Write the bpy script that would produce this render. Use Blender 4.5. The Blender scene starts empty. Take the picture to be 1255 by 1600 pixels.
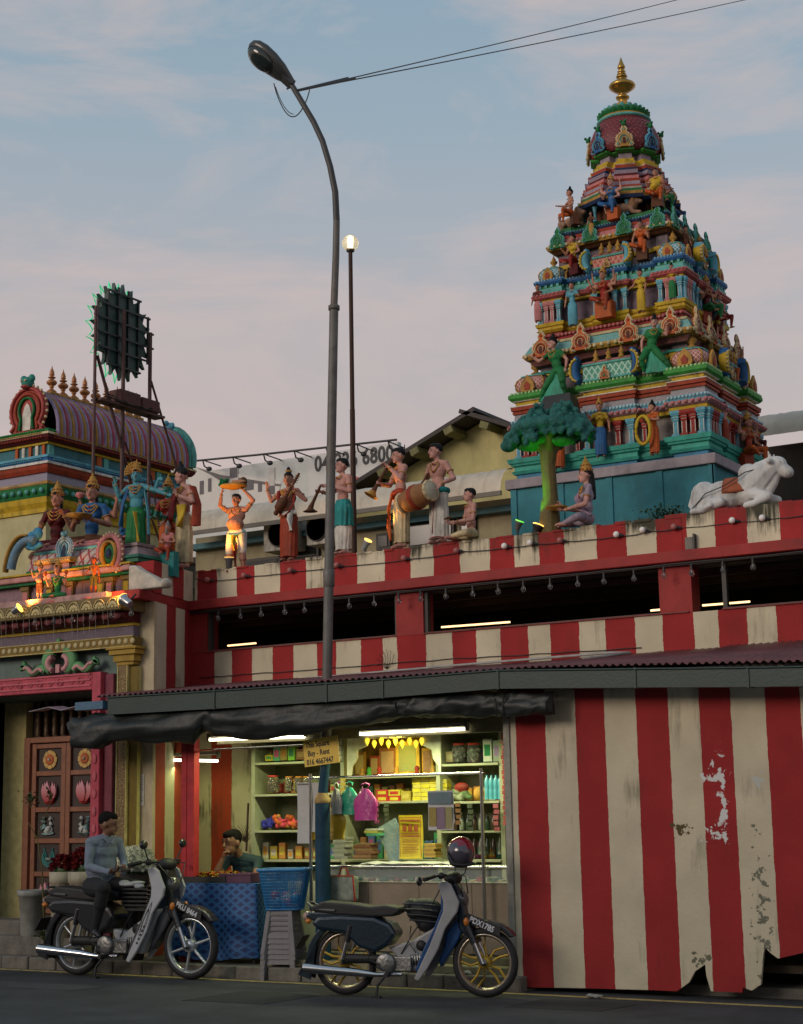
import bpy,bmesh,math,random
import numpy as np
from math import sin,cos,pi,radians,atan2,sqrt,exp
from mathutils import Vector,Matrix
random.seed(7)
SC=bpy.context.scene
COL=SC.collection
# ------ camera
YAW,PIT,ROL,CAMH,FPX=radians(31.3),radians(10.45),radians(-1.03),1.7,2527.0
CR=Matrix.Rotation(YAW,3,'Z')@Matrix.Rotation(pi/2+PIT,3,'X')@Matrix.Rotation(ROL,3,'Z')
cd=bpy.data.cameras.new('camera');cam=bpy.data.objects.new('camera',cd);COL.objects.link(cam)
cam.location=(0,0,CAMH);cam.rotation_euler=CR.to_euler()
cd.sensor_fit='HORIZONTAL';cd.sensor_width=36.0;cd.lens=36.0*FPX/1255.0
cd.clip_start=0.1;cd.clip_end=2000
SC.camera=cam
# ------ sky, sun, exposure
SUN_EL,SUN_AZ=radians(16),radians(200)
W=bpy.data.worlds.new('World');SC.world=W;W.use_nodes=True
nt=W.node_tree;N=nt.nodes;L=nt.links
for n in list(N):N.remove(n)
out=N.new('ShaderNodeOutputWorld');bg=N.new('ShaderNodeBackground');L.new(bg.outputs[0],out.inputs[0])
sky=N.new('ShaderNodeTexSky');sky.sky_type='NISHITA';sky.sun_disc=False
sky.sun_elevation=SUN_EL;sky.sun_rotation=SUN_AZ;sky.altitude=10;sky.air_density=1.3;sky.dust_density=2.0;sky.ozone_density=2.0
tc=N.new('ShaderNodeTexCoord');sep=N.new('ShaderNodeSeparateXYZ');L.new(tc.outputs['Generated'],sep.inputs[0])
ramp=N.new('ShaderNodeValToRGB');L.new(sep.outputs['Z'],ramp.inputs[0])
cr=ramp.color_ramp
stops=[(0.0,(2.9,2.5,2.5)),(0.10,(3.5,2.85,2.7)),(0.20,(3.95,3.1,2.85)),(0.29,(3.3,3.05,3.1)),(0.40,(2.3,2.85,3.3)),(0.54,(1.55,2.5,3.2)),(1.0,(1.35,2.2,3.1))]
cr.elements[0].position=0;cr.elements[0].color=(*stops[0][1],1)
cr.elements[1].position=1;cr.elements[1].color=(*stops[-1][1],1)
for p,c in stops[1:-1]:
 e=cr.elements.new(p);e.color=(*c,1)
mp=N.new('ShaderNodeMapping');L.new(tc.outputs['Generated'],mp.inputs[0]);mp.inputs['Scale'].default_value=(1.0,1.0,3.2)
nz=N.new('ShaderNodeTexNoise');L.new(mp.outputs[0],nz.inputs[0]);nz.inputs['Scale'].default_value=4.6;nz.inputs['Detail'].default_value=9;nz.inputs['Roughness'].default_value=0.6;nz.inputs['Distortion'].default_value=0.5
nr=N.new('ShaderNodeValToRGB');L.new(nz.outputs[0],nr.inputs[0]);nr.color_ramp.elements[0].position=0.44;nr.color_ramp.elements[1].position=0.66
nr.color_ramp.elements[1].color=(0.72,0.72,0.72,1)
m1=N.new('ShaderNodeMix');m1.data_type='RGBA';m1.inputs[0].default_value=0.86
L.new(sky.outputs[0],m1.inputs[6]);L.new(ramp.outputs[0],m1.inputs[7])
m2=N.new('ShaderNodeMix');m2.data_type='RGBA';L.new(nr.outputs[0],m2.inputs[0]);L.new(m1.outputs[2],m2.inputs[6]);m2.inputs[7].default_value=(4.1,3.35,3.2,1)
L.new(m2.outputs[2],bg.inputs[0]);bg.inputs[1].default_value=0.135
sd=bpy.data.lights.new('sun','SUN');sun=bpy.data.objects.new('sun',sd);COL.objects.link(sun)
sd.energy=1.2;sd.angle=radians(25);sd.color=(1.0,0.84,0.72)
sdir=Vector((sin(SUN_AZ)*cos(SUN_EL),cos(SUN_AZ)*cos(SUN_EL),sin(SUN_EL)))
sun.rotation_euler=sdir.to_track_quat('Z','Y').to_euler()
SC.view_settings.view_transform='Standard';SC.view_settings.look='None';SC.view_settings.gamma=1;SC.view_settings.use_curve_mapping=False
SC.view_settings.exposure=0.14
# ------ photo pixel -> point on a real plane
def ray(x,y):return CR@Vector((x-627.5,800-y,-FPX))
CO=Vector((0,0,CAMH))
def PV(x,y,v):d=ray(x,y);return CO+d*(v/d.y)
def PU(x,y,u):d=ray(x,y);return CO+d*(u/d.x)
def PZ(x,y,z):d=ray(x,y);return CO+d*((z-CAMH)/d.z)
# ------ materials
MC={}
def newmat(name):
 m=bpy.data.materials.new(name);m.use_nodes=True
 return m,m.node_tree.nodes,m.node_tree.links,m.node_tree.nodes['Principled BSDF']
def mat(name,col,rough=0.6,metal=0.0,var=0.18,scale=6.0,dirt=0.0,dirtcol=(0.03,0.028,0.02),bump=0.15,bscale=40,emis=None,estr=0,spec=None,alpha=None,trans=None,coat=0):
 if name in MC:return MC[name]
 m,N,L,b=newmat(name)
 b.inputs['Roughness'].default_value=rough;b.inputs['Metallic'].default_value=metal
 if spec is not None:b.inputs['Specular IOR Level'].default_value=spec
 if coat:b.inputs['Coat Weight'].default_value=coat;b.inputs['Coat Roughness'].default_value=0.08
 tc=N.new('ShaderNodeTexCoord')
 n1=N.new('ShaderNodeTexNoise');n1.inputs['Scale'].default_value=scale;n1.inputs['Detail'].default_value=6;n1.inputs['Roughness'].default_value=0.65
 L.new(tc.outputs['Object'],n1.inputs[0])
 mr=N.new('ShaderNodeMapRange');mr.inputs[1].default_value=0.3;mr.inputs[2].default_value=0.7;mr.inputs[3].default_value=1-var;mr.inputs[4].default_value=1+var
 L.new(n1.outputs[0],mr.inputs[0])
 mx=N.new('ShaderNodeVectorMath');mx.operation='SCALE';mx.inputs[0].default_value=col;L.new(mr.outputs[0],mx.inputs['Scale'])
 last=mx.outputs[0]
 if dirt>0:
  n2=N.new('ShaderNodeTexNoise');n2.inputs['Scale'].default_value=scale*0.45;n2.inputs['Detail'].default_value=9;n2.inputs['Roughness'].default_value=0.72
  mp=N.new('ShaderNodeMapping');mp.inputs['Scale'].default_value=(1.6,1.6,0.5);L.new(tc.outputs['Object'],mp.inputs[0]);L.new(mp.outputs[0],n2.inputs[0])
  r2=N.new('ShaderNodeMapRange');r2.inputs[1].default_value=0.5;r2.inputs[2].default_value=0.75;r2.inputs[3].default_value=0;r2.inputs[4].default_value=dirt
  L.new(n2.outputs[0],r2.inputs[0])
  mm=N.new('ShaderNodeMix');mm.data_type='RGBA';L.new(r2.outputs[0],mm.inputs[0]);L.new(last,mm.inputs[6]);mm.inputs[7].default_value=(*dirtcol,1)
  last=mm.outputs[2]
 L.new(last,b.inputs['Base Color'])
 if bump>0:
  n3=N.new('ShaderNodeTexNoise');n3.inputs['Scale'].default_value=bscale;n3.inputs['Detail'].default_value=5;L.new(tc.outputs['Object'],n3.inputs[0])
  bp=N.new('ShaderNodeBump');bp.inputs['Strength'].default_value=bump;bp.inputs['Distance'].default_value=0.02;L.new(n3.outputs[0],bp.inputs['Height']);L.new(bp.outputs[0],b.inputs['Normal'])
 if emis:b.inputs['Emission Color'].default_value=(*emis,1);b.inputs['Emission Strength'].default_value=estr
 if alpha is not None:b.inputs['Alpha'].default_value=alpha
 if trans is not None:b.inputs['Transmission Weight'].default_value=trans
 MC[name]=m;return m
def paint(key,col,**k):
 k.setdefault('dirt',0.78);k.setdefault('rough',0.6);k.setdefault('spec',.22);k.setdefault('var',0.22);k.setdefault('scale',9.0)
 return mat('paint_'+key,col,**k)
C=dict(red=(.36,.045,.035),brick=(.38,.08,.04),orange=(.55,.15,.04),cream=(.66,.56,.36),white=(.68,.66,.6),pink=(.55,.24,.24),lav=(.38,.32,.38),lblue=(.16,.42,.52),blue=(.05,.17,.36),navy=(.02,.05,.13),teal=(.04,.30,.30),aqua=(.17,.46,.42),green=(.03,.22,.08),lime=(.08,.34,.08),yellow=(.58,.42,.05),gold=(.50,.30,.08),maroon=(.15,.025,.03),skin=(.50,.27,.20),skinp=(.58,.34,.29),brown=(.16,.07,.035),black=(.015,.015,.017),grey=(.25,.24,.25),bskin=(.12,.36,.42),gskin=(.05,.30,.26),olive=(.22,.17,.03),stone=(.30,.28,.24))
C={k:tuple(.94*q**1.22 for q in v)for k,v in C.items()}
def K(k):return paint(k,C[k])
def M2(name,base):
 m,N,L,b=newmat(name);b.inputs['Roughness'].default_value=base
 return m,N,L,b
def stripe_mat(name,bounds,axis,first_red,wob=0.012,grime=0.5,top=None,dull=1.0,rose=(.31,.028,.028),crm=(.56,.50,.36)):
 m,N,L,b=newmat(name);b.inputs['Roughness'].default_value=0.8;b.inputs['Specular IOR Level'].default_value=.2
 geo=N.new('ShaderNodeNewGeometry');sp=N.new('ShaderNodeSeparateXYZ');L.new(geo.outputs['Position'],sp.inputs[0])
 nz=N.new('ShaderNodeTexNoise');nz.inputs['Scale'].default_value=7.0;nz.inputs['Detail'].default_value=8;nz.inputs['Roughness'].default_value=0.7;L.new(geo.outputs['Position'],nz.inputs[0])
 a=N.new('ShaderNodeMath');a.operation='MULTIPLY_ADD';L.new(nz.outputs[0],a.inputs[0]);a.inputs[1].default_value=wob*4;a.inputs[2].default_value=-wob*2
 s=N.new('ShaderNodeMath');s.operation='ADD';L.new(sp.outputs[axis],s.inputs[0]);L.new(a.outputs[0],s.inputs[1])
 lo,hi=bounds[0]-1,bounds[-1]+1
 mr=N.new('ShaderNodeMapRange');L.new(s.outputs[0],mr.inputs[0]);mr.inputs[1].default_value=lo;mr.inputs[2].default_value=hi
 rp=N.new('ShaderNodeValToRGB');rp.color_ramp.interpolation='CONSTANT';L.new(mr.outputs[0],rp.inputs[0])
 e=rp.color_ramp.elements;e[0].position=0;v=0.0 if first_red else 1.0;e[0].color=(1-v,)*3+(1,)
 cur=first_red
 for i,bd in enumerate(bounds):
  cur=not cur
  val=1.0 if cur else 0.0
  p=(bd-lo)/(hi-lo)
  if i==0:e[1].position=p;e[1].color=(val,val,val,1)
  else:
   q=e.new(p);q.color=(val,val,val,1)
 mx=N.new('ShaderNodeMix');mx.data_type='RGBA';L.new(rp.outputs[0],mx.inputs[0])
 mx.inputs[6].default_value=(*crm,1);mx.inputs[7].default_value=(*rose,1)
 n2=N.new('ShaderNodeTexNoise');n2.inputs['Scale'].default_value=2.2;n2.inputs['Detail'].default_value=8;L.new(geo.outputs['Position'],n2.inputs[0])
 r2=N.new('ShaderNodeMapRange');L.new(n2.outputs[0],r2.inputs[0]);r2.inputs[1].default_value=.3;r2.inputs[2].default_value=.7;r2.inputs[3].default_value=.86*dull;r2.inputs[4].default_value=1.1*dull
 sc=N.new('ShaderNodeVectorMath');sc.operation='SCALE';L.new(mx.outputs[2],sc.inputs[0]);L.new(r2.outputs[0],sc.inputs['Scale'])
 mp=N.new('ShaderNodeMapping');mp.inputs['Scale'].default_value=(11,11,1.3);L.new(geo.outputs['Position'],mp.inputs[0])
 n3=N.new('ShaderNodeTexNoise');n3.inputs['Scale'].default_value=1.0;n3.inputs['Detail'].default_value=10;n3.inputs['Roughness'].default_value=.7;L.new(mp.outputs[0],n3.inputs[0])
 n4=N.new('ShaderNodeTexNoise');n4.inputs['Scale'].default_value=1.7;n4.inputs['Detail'].default_value=3;L.new(geo.outputs['Position'],n4.inputs[0])
 ad=N.new('ShaderNodeMath');ad.operation='MULTIPLY';L.new(n3.outputs[0],ad.inputs[0]);L.new(n4.outputs[0],ad.inputs[1])
 if top:
  t=N.new('ShaderNodeMapRange');L.new(sp.outputs[2],t.inputs[0]);t.inputs[1].default_value=top[0];t.inputs[2].default_value=top[1];t.inputs[3].default_value=0;t.inputs[4].default_value=.13
  a2=N.new('ShaderNodeMath');a2.operation='ADD';L.new(ad.outputs[0],a2.inputs[0]);L.new(t.outputs[0],a2.inputs[1]);ad=a2
 r3=N.new('ShaderNodeMapRange');L.new(ad.outputs[0],r3.inputs[0]);r3.inputs[1].default_value=.31;r3.inputs[2].default_value=.42;r3.inputs[3].default_value=0;r3.inputs[4].default_value=grime
 f=N.new('ShaderNodeMath');f.operation='MULTIPLY_ADD';L.new(rp.outputs[0],f.inputs[0]);f.inputs[1].default_value=-.6;f.inputs[2].default_value=1
 g=N.new('ShaderNodeMath');g.operation='MULTIPLY';L.new(r3.outputs[0],g.inputs[0]);L.new(f.outputs[0],g.inputs[1])
 m3=N.new('ShaderNodeMix');m3.data_type='RGBA';L.new(g.outputs[0],m3.inputs[0]);L.new(sc.outputs[0],m3.inputs[6]);m3.inputs[7].default_value=(.035,.034,.022,1)
 L.new(m3.outputs[2],b.inputs['Base Color'])
 n5=N.new('ShaderNodeTexNoise');n5.inputs['Scale'].default_value=25;n5.inputs['Detail'].default_value=8;L.new(geo.outputs['Position'],n5.inputs[0])
 bp=N.new('ShaderNodeBump');bp.inputs['Strength'].default_value=.35;bp.inputs['Distance'].default_value=.012;L.new(n5.outputs[0],bp.inputs['Height']);L.new(bp.outputs[0],b.inputs['Normal'])
 MC[name]=m;return m
def lattice_mat(name,c1,c2,nu,nv,w=0.13,c3=None):
 if name in MC:return MC[name]
 m,N,L,b=newmat(name);b.inputs['Roughness'].default_value=.55
 uv=N.new('ShaderNodeUVMap');mp=N.new('ShaderNodeMapping');mp.inputs['Scale'].default_value=(nu,nv,1);L.new(uv.outputs[0],mp.inputs[0])
 sp=N.new('ShaderNodeSeparateXYZ');L.new(mp.outputs[0],sp.inputs[0])
 outs=[]
 for sg in('ADD','SUBTRACT'):
  a=N.new('ShaderNodeMath');a.operation=sg;L.new(sp.outputs[0],a.inputs[0]);L.new(sp.outputs[1],a.inputs[1])
  f=N.new('ShaderNodeMath');f.operation='PINGPONG';L.new(a.outputs[0],f.inputs[0]);f.inputs[1].default_value=.5
  outs.append(f.outputs[0])
 mn=N.new('ShaderNodeMath');mn.operation='MINIMUM';L.new(outs[0],mn.inputs[0]);L.new(outs[1],mn.inputs[1])
 lt=N.new('ShaderNodeMath');lt.operation='LESS_THAN';L.new(mn.outputs[0],lt.inputs[0]);lt.inputs[1].default_value=w
 mx=N.new('ShaderNodeMix');mx.data_type='RGBA';L.new(lt.outputs[0],mx.inputs[0]);mx.inputs[6].default_value=(*c1,1);mx.inputs[7].default_value=(*c2,1)
 last=mx.outputs[2]
 if c3:
  g=N.new('ShaderNodeMath');g.operation='GREATER_THAN';L.new(mn.outputs[0],g.inputs[0]);g.inputs[1].default_value=.36
  m3=N.new('ShaderNodeMix');m3.data_type='RGBA';L.new(g.outputs[0],m3.inputs[0]);L.new(last,m3.inputs[6]);m3.inputs[7].default_value=(*c3,1);last=m3.outputs[2]
 L.new(last,b.inputs['Base Color'])
 bp=N.new('ShaderNodeBump');bp.inputs['Strength'].default_value=.5;bp.inputs['Distance'].default_value=.01;L.new(lt.outputs[0],bp.inputs['Height']);L.new(bp.outputs[0],b.inputs['Normal'])
 MC[name]=m;return m
def scroll_mat(name,c1,c2,scale=14,thr=.06,dist=2.5):
 if name in MC:return MC[name]
 m,N,L,b=newmat(name);b.inputs['Roughness'].default_value=.6
 tc=N.new('ShaderNodeTexCoord');nz=N.new('ShaderNodeTexNoise');nz.inputs['Scale'].default_value=scale;nz.inputs['Detail'].default_value=1.5;nz.inputs['Distortion'].default_value=dist;L.new(tc.outputs['Object'],nz.inputs[0])
 a=N.new('ShaderNodeMath');a.operation='MULTIPLY';L.new(nz.outputs[0],a.inputs[0]);a.inputs[1].default_value=6
 f=N.new('ShaderNodeMath');f.operation='PINGPONG';L.new(a.outputs[0],f.inputs[0]);f.inputs[1].default_value=.5
 r=N.new('ShaderNodeMapRange');L.new(f.outputs[0],r.inputs[0]);r.inputs[1].default_value=thr;r.inputs[2].default_value=thr+.16
 mx=N.new('ShaderNodeMix');mx.data_type='RGBA';L.new(r.outputs[0],mx.inputs[0]);mx.inputs[6].default_value=(*c2,1);mx.inputs[7].default_value=(*c1,1)
 L.new(mx.outputs[2],b.inputs['Base Color'])
 bp=N.new('ShaderNodeBump');bp.inputs['Strength'].default_value=.6;bp.inputs['Distance'].default_value=.012;bp.invert=True;L.new(r.outputs[0],bp.inputs['Height']);L.new(bp.outputs[0],b.inputs['Normal'])
 MC[name]=m;return m
 # ------ mesh builder
LOCALS=set()
def chain_loc(p):
 o=Vector((0,0,0))
 while p:
  if p.name in LOCALS:return Vector((0,0,0))
  o+=p.location;p=p.parent
 return o
class MB:
 def __init__(s):s.v=[];s.f=[];s.m=[];s.uv=[];s.sm=[]
 def _add(s,vs,fs,mi=0,uvs=None,smooth=False):
  o=len(s.v);s.v+=[tuple(x)for x in vs]
  for i,f in enumerate(fs):
   s.f.append([o+k for k in f]);s.m.append(mi);s.sm.append(smooth)
   s.uv.append(uvs[i]if uvs else[(0,0)]*len(f))
  return s
 def box(s,x0,x1,y0,y1,z0,z1,mi=0):
  vs=[(x,y,z)for z in(z0,z1)for y in(y0,y1)for x in(x0,x1)]
  return s._add(vs,[(0,2,3,1),(4,5,7,6),(0,1,5,4),(2,6,7,3),(0,4,6,2),(1,3,7,5)],mi)
 def obox(s,c,size,R=None,mi=0,taper=1.0):
  c=Vector(c);hx,hy,hz=[k/2 for k in size];vs=[]
  for z in(-hz,hz):
   t=taper if z>0 else 1
   for y in(-hy,hy):
    for x in(-hx,hx):
     p=Vector((x*t,y*t,z));vs.append(c+(R@p if R else p))
  return s._add(vs,[(0,2,3,1),(4,5,7,6),(0,1,5,4),(2,6,7,3),(0,4,6,2),(1,3,7,5)],mi)
 def rings(s,rs,mi=0,closed=True,caps=True,smooth=True):
  n=len(rs[0]);vs=[p for r in rs for p in r];fs=[];uv=[]
  K_=len(rs)
  for i in range(K_-1):
   for j in range(n if closed else n-1):
    k=(j+1)%n
    fs.append((i*n+j,i*n+k,(i+1)*n+k,(i+1)*n+j))
    u0,u1,v0,v1=j/n,(j+1)/n,i/(K_-1),(i+1)/(K_-1);uv.append([(u0,v0),(u1,v0),(u1,v1),(u0,v1)])
  s._add(vs,fs,mi,uv,smooth)
  if caps and closed:
   s._add(rs[0],[tuple(reversed(range(n)))],mi);s._add(rs[-1],[tuple(range(n))],mi)
  return s
 def tube(s,pts,r,n=8,mi=0,r1=None,flat=1.0):
  pts=[Vector(p)for p in pts];rs=[];up=Vector((0,0,1))
  m=len(pts)
  for i,p in enumerate(pts):
   d=(pts[min(i+1,m-1)]-pts[max(i-1,0)]).normalized()
   a=d.cross(up)
   if a.length<1e-3:a=d.cross(Vector((0,1,0)))
   a.normalize();b=a.cross(d).normalized()
   rr=r[i]if isinstance(r,(list,tuple))else(r if r1 is None else r+(r1-r)*i/(m-1))
   rs.append([p+a*rr*cos(2*pi*k/n)+b*rr*flat*sin(2*pi*k/n)for k in range(n)])
  return s.rings(rs,mi)
 def cyl(s,p0,p1,r,r1=None,n=12,mi=0):return s.tube([p0,p1],r,n,mi,r1)
 def lathe(s,c,prof,n=16,mi=0,R=None,sx=1,sy=1,a0=0.0,rib=None):
  c=Vector(c);rs=[]
  for r,z in prof:
   ring=[]
   for k in range(n):
    a=2*pi*k/n+a0;rr=r*(1+(rib(a,z)if rib else 0))
    p=Vector((rr*cos(a)*sx,rr*sin(a)*sy,z));ring.append(c+(R@p if R else p))
   rs.append(ring)
  return s.rings(rs,mi)
 def sph(s,c,r,n=10,m=6,mi=0,R=None):
  rx,ry,rz=(r,r,r)if not isinstance(r,(tuple,list))else r
  c=Vector(c);rs=[]
  for i in range(1,m):
   t=pi*i/m;rs.append([c+(R@Vector((rx*sin(t)*cos(2*pi*k/n),ry*sin(t)*sin(2*pi*k/n),-rz*cos(t)))if R else Vector((rx*sin(t)*cos(2*pi*k/n),ry*sin(t)*sin(2*pi*k/n),-rz*cos(t))))for k in range(n)])
  o=len(s.v);s.rings(rs,mi,caps=False)
  e=Vector((0,0,rz));e=R@e if R else e
  b=len(s.v);s.v+=[tuple(c-e),tuple(c+e)]
  last=o+(m-2)*n
  for k in range(n):
   s.f.append([o+(k+1)%n,o+k,b]);s.f.append([last+k,last+(k+1)%n,b+1]);s.m+=[mi,mi];s.uv+=[[(0,0)]*3]*2;s.sm+=[True,True]
  return s
 def prism(s,poly,org,U,V,d,mi=0,side=None):
  """outline poly (2-D) on the plane org+U*x+V*y, thickness vector d"""
  org,U,V,d=Vector(org),Vector(U),Vector(V),Vector(d)
  a=[org+U*x+V*y for x,y in poly];b=[p+d for p in a];n=len(a)
  area=sum(poly[i][0]*poly[(i+1)%n][1]-poly[(i+1)%n][0]*poly[i][1]for i in range(n))
  flip=(U.cross(V).dot(d)>0)==(area>0)
  fa=tuple(reversed(range(n)))if flip else tuple(range(n));fb=tuple(range(n))if flip else tuple(reversed(range(n)))
  s._add(a+b,[fa],mi);o=len(s.v)-2*n
  s.f.append([o+n+k for k in fb]);s.m.append(mi);s.uv.append([(0,0)]*n);s.sm.append(False)
  for i in range(n):
   j=(i+1)%n
   q=[i,j,n+j,n+i]if flip else[j,i,n+i,n+j]
   s.f.append([o+k for k in q]);s.m.append(mi if side is None else side);s.uv.append([(0,0)]*4);s.sm.append(False)
  return s
 def strip(s,pts,w,th,org,U,V,Nn,mi=0,closed=False):
  """raised ribbon following 2-D pts; width w, relief th along Nn"""
  n=len(pts);L_,R_=[],[]
  for i,(x,y)in enumerate(pts):
   a=pts[(i-1)%n]if(closed or i>0)else pts[i];b=pts[(i+1)%n]if(closed or i<n-1)else pts[i]
   dx,dy=b[0]-a[0],b[1]-a[1];l=sqrt(dx*dx+dy*dy)or 1
   ww=w[i]if isinstance(w,(list,tuple))else w
   nx,ny=-dy/l*ww/2,dx/l*ww/2
   L_.append((x+nx,y+ny));R_.append((x-nx,y-ny))
  org,U,V,Nn=Vector(org),Vector(U),Vector(V),Vector(Nn)
  f=lambda p,h:org+U*p[0]+V*p[1]+Nn*h
  rs=[]
  for i in range(n):
   c=((L_[i][0]+R_[i][0])/2,(L_[i][1]+R_[i][1])/2)
   rs.append([f(L_[i],0),f(((L_[i][0]+c[0])/2,(L_[i][1]+c[1])/2),th*.85),f(((R_[i][0]+c[0])/2,(R_[i][1]+c[1])/2),th*.85),f(R_[i],0)])
  if closed:rs.append(rs[0])
  return s.rings(rs,mi,caps=not closed)
 def build(s,name,mats,parent=None,loc=None,smooth=None,bevel=0,fix=True,kind=None,sub=0):
  me=bpy.data.meshes.new(name)
  org=Vector(loc)if loc is not None else Vector((0,0,0))
  off=chain_loc(parent)+org
  v=[(a-off.x,b-off.y,c-off.z)for a,b,c in s.v]
  me.from_pydata(v,[],s.f)
  if not isinstance(mats,(list,tuple)):mats=[mats]
  for m in mats:me.materials.append(m)
  me.polygons.foreach_set('material_index',s.m)
  me.polygons.foreach_set('use_smooth',s.sm if smooth is None else[smooth]*len(s.f))
  ul=me.uv_layers.new(name='UVMap');flat=[c for f in s.uv for uvp in f for c in uvp];ul.data.foreach_set('uv',flat)
  if fix:
   bm=bmesh.new();bm.from_mesh(me);bmesh.ops.recalc_face_normals(bm,faces=bm.faces);bm.to_mesh(me);bm.free()
  me.update()
  o=bpy.data.objects.new(name,me);COL.objects.link(o)
  if parent:o.parent=parent
  o.location=org
  if bevel:
   b=o.modifiers.new('bevel','BEVEL');b.width=bevel;b.segments=2;b.limit_method='ANGLE';b.angle_limit=radians(40)
  if sub:
   b=o.modifiers.new('sub','SUBSURF');b.levels=sub;b.render_levels=sub
  if kind:o['kind']=kind
  return o
def thing(name,label,cat,loc=(0,0,0),group=None,rotz=0):
 o=bpy.data.objects.new(name,None);COL.objects.link(o);o.empty_display_size=.1
 o.location=loc;o.rotation_euler=(0,0,rotz);o['label']=label;o['category']=cat
 if group:o['group']=group
 return o
def tag(o,label,cat,group=None):
 o['label']=label;o['category']=cat
 if group:o['group']=group
 return o
def struct(o):o['kind']='structure';return o
def dup(root,loc,rotz=None,label=None,scale=None):
 r=root.copy();COL.objects.link(r);r.location=loc
 if rotz is not None:r.rotation_euler=(0,0,rotz)
 if label:r['label']=label
 if scale:r.scale=scale
 for ch in list(root.children):
  c=ch.copy();COL.objects.link(c);c.parent=r
  for g in ch.children:
   d=g.copy();COL.objects.link(d);d.parent=c
 return r
def wiggle(a,b,n,amp,sag=0.0):
 a,b=Vector(a),Vector(b);pts=[]
 for i in range(n+1):
  t=i/n;p=a.lerp(b,t);p.z-=sag*4*t*(1-t);p+=Vector((random.uniform(-amp,amp),random.uniform(-amp,amp)*.4,random.uniform(-amp,amp)))
  pts.append(p)
 return pts
def text_mesh(txt,size,mt,name='lettering',parent=None,loc=(0,0,0),R=None,depth=.003,align='LEFT',space=1.0,bold=0.0,xs=1.0):
 cu=bpy.data.curves.new('t','FONT');cu.body=txt;cu.size=size;cu.extrude=depth/2;cu.align_x=align;cu.space_character=space;cu.offset=bold;cu.resolution_u=3
 ob=bpy.data.objects.new('t',cu);COL.objects.link(ob)
 dg=bpy.context.evaluated_depsgraph_get();dg.update();me=bpy.data.meshes.new_from_object(ob.evaluated_get(dg))
 bpy.data.objects.remove(ob);bpy.data.curves.remove(cu)
 M=Matrix.Translation(Vector(loc)-chain_loc(parent))@(R.to_4x4()if R else Matrix())@Matrix.Diagonal((xs,1,1,1))
 me.transform(M);me.materials.clear();me.materials.append(mt);me.name=name
 o=bpy.data.objects.new(name,me);COL.objects.link(o)
 if parent:o.parent=parent
 return o
RFRONT=Matrix.Rotation(pi/2,3,'X')
# ------ figures: capsules fused by a voxel remesh into one skin
class Fig:
 def __init__(s):s.p=[]
 def cap(s,a,b,ra,rb=None,m=0):s.p.append(('c',Vector(a),Vector(b),ra,ra if rb is None else rb,m));return s
 def ell(s,c,r,m=0,R=None):s.p.append(('e',Vector(c),r,R or Matrix.Identity(3),m));return s
 def chain(s,pts,rs,m=0):
  for i in range(len(pts)-1):s.cap(pts[i],pts[i+1],rs[i],rs[i+1],m)
  return s
 def build(s,name,mats,parent=None,voxel=.008,smooth=2,S=1.0):
  mb=MB()
  for p in s.p:
   if p[0]=='c':
    _,a,b,ra,rb,m=p;a=a*S;b=b*S;ra*=S;rb*=S;d=b-a
    if d.length<1e-5:mb.sph(a,ra,10,6);continue
    d.normalize();rs=[];pts=[]
    for t in(-80,-45,-15):pts.append((a+d*ra*sin(radians(t)),ra*cos(radians(t))))
    pts.append((a,ra));pts.append((b,rb))
    for t in(15,45,80):pts.append((b+d*rb*sin(radians(t)),rb*cos(radians(t))))
    x=d.orthogonal().normalized();y=d.cross(x)
    mb.rings([[q+x*r*cos(2*pi*k/10)+y*r*sin(2*pi*k/10)for k in range(10)]for q,r in pts])
   else:
    _,c,r,R,m=p;mb.sph(c*S,tuple(k*S for k in r),12,8,0,R)
  me=bpy.data.meshes.new('tmp');me.from_pydata(mb.v,[],mb.f)
  ob=bpy.data.objects.new('tmp',me);COL.objects.link(ob)
  r=ob.modifiers.new('r','REMESH');r.mode='VOXEL';r.voxel_size=voxel
  if smooth:q=ob.modifiers.new('s','SMOOTH');q.factor=.5;q.iterations=smooth
  dg=bpy.context.evaluated_depsgraph_get();dg.update();out=bpy.data.meshes.new_from_object(ob.evaluated_get(dg))
  bpy.data.objects.remove(ob);bpy.data.meshes.remove(me)
  n=len(out.polygons);cen=np.empty(n*3);out.polygons.foreach_get('center',cen);cen=cen.reshape(-1,3)
  best=np.full(n,1e9);idx=np.zeros(n,int)
  for p in s.p:
   if p[0]=='c':
    _,a,b,ra,rb,m=p;a=np.array(a)*S;b=np.array(b)*S;ab=b-a;l=max(ab@ab,1e-9)
    t=np.clip(((cen-a)@ab)/l,0,1);d=np.linalg.norm(cen-a-t[:,None]*ab,axis=1)-(ra*S+(rb-ra)*S*t)
   else:
    _,c,r_,R,m=p;q=(cen-np.array(c)*S)@np.array(R);rr=np.array(r_)*S
    k=np.linalg.norm(q/rr,axis=1);d=(k-1)*rr.min()
   w=d<best;best[w]=d[w];idx[w]=m
  out.name=name
  for m in mats:out.materials.append(m)
  out.polygons.foreach_set('material_index',idx.tolist());out.polygons.foreach_set('use_smooth',[True]*n);out.update()
  o=bpy.data.objects.new(name,out);COL.objects.link(o)
  if parent:o.parent=parent
  return o
def rz(a):return Matrix.Rotation(a,3,'Z')
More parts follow.
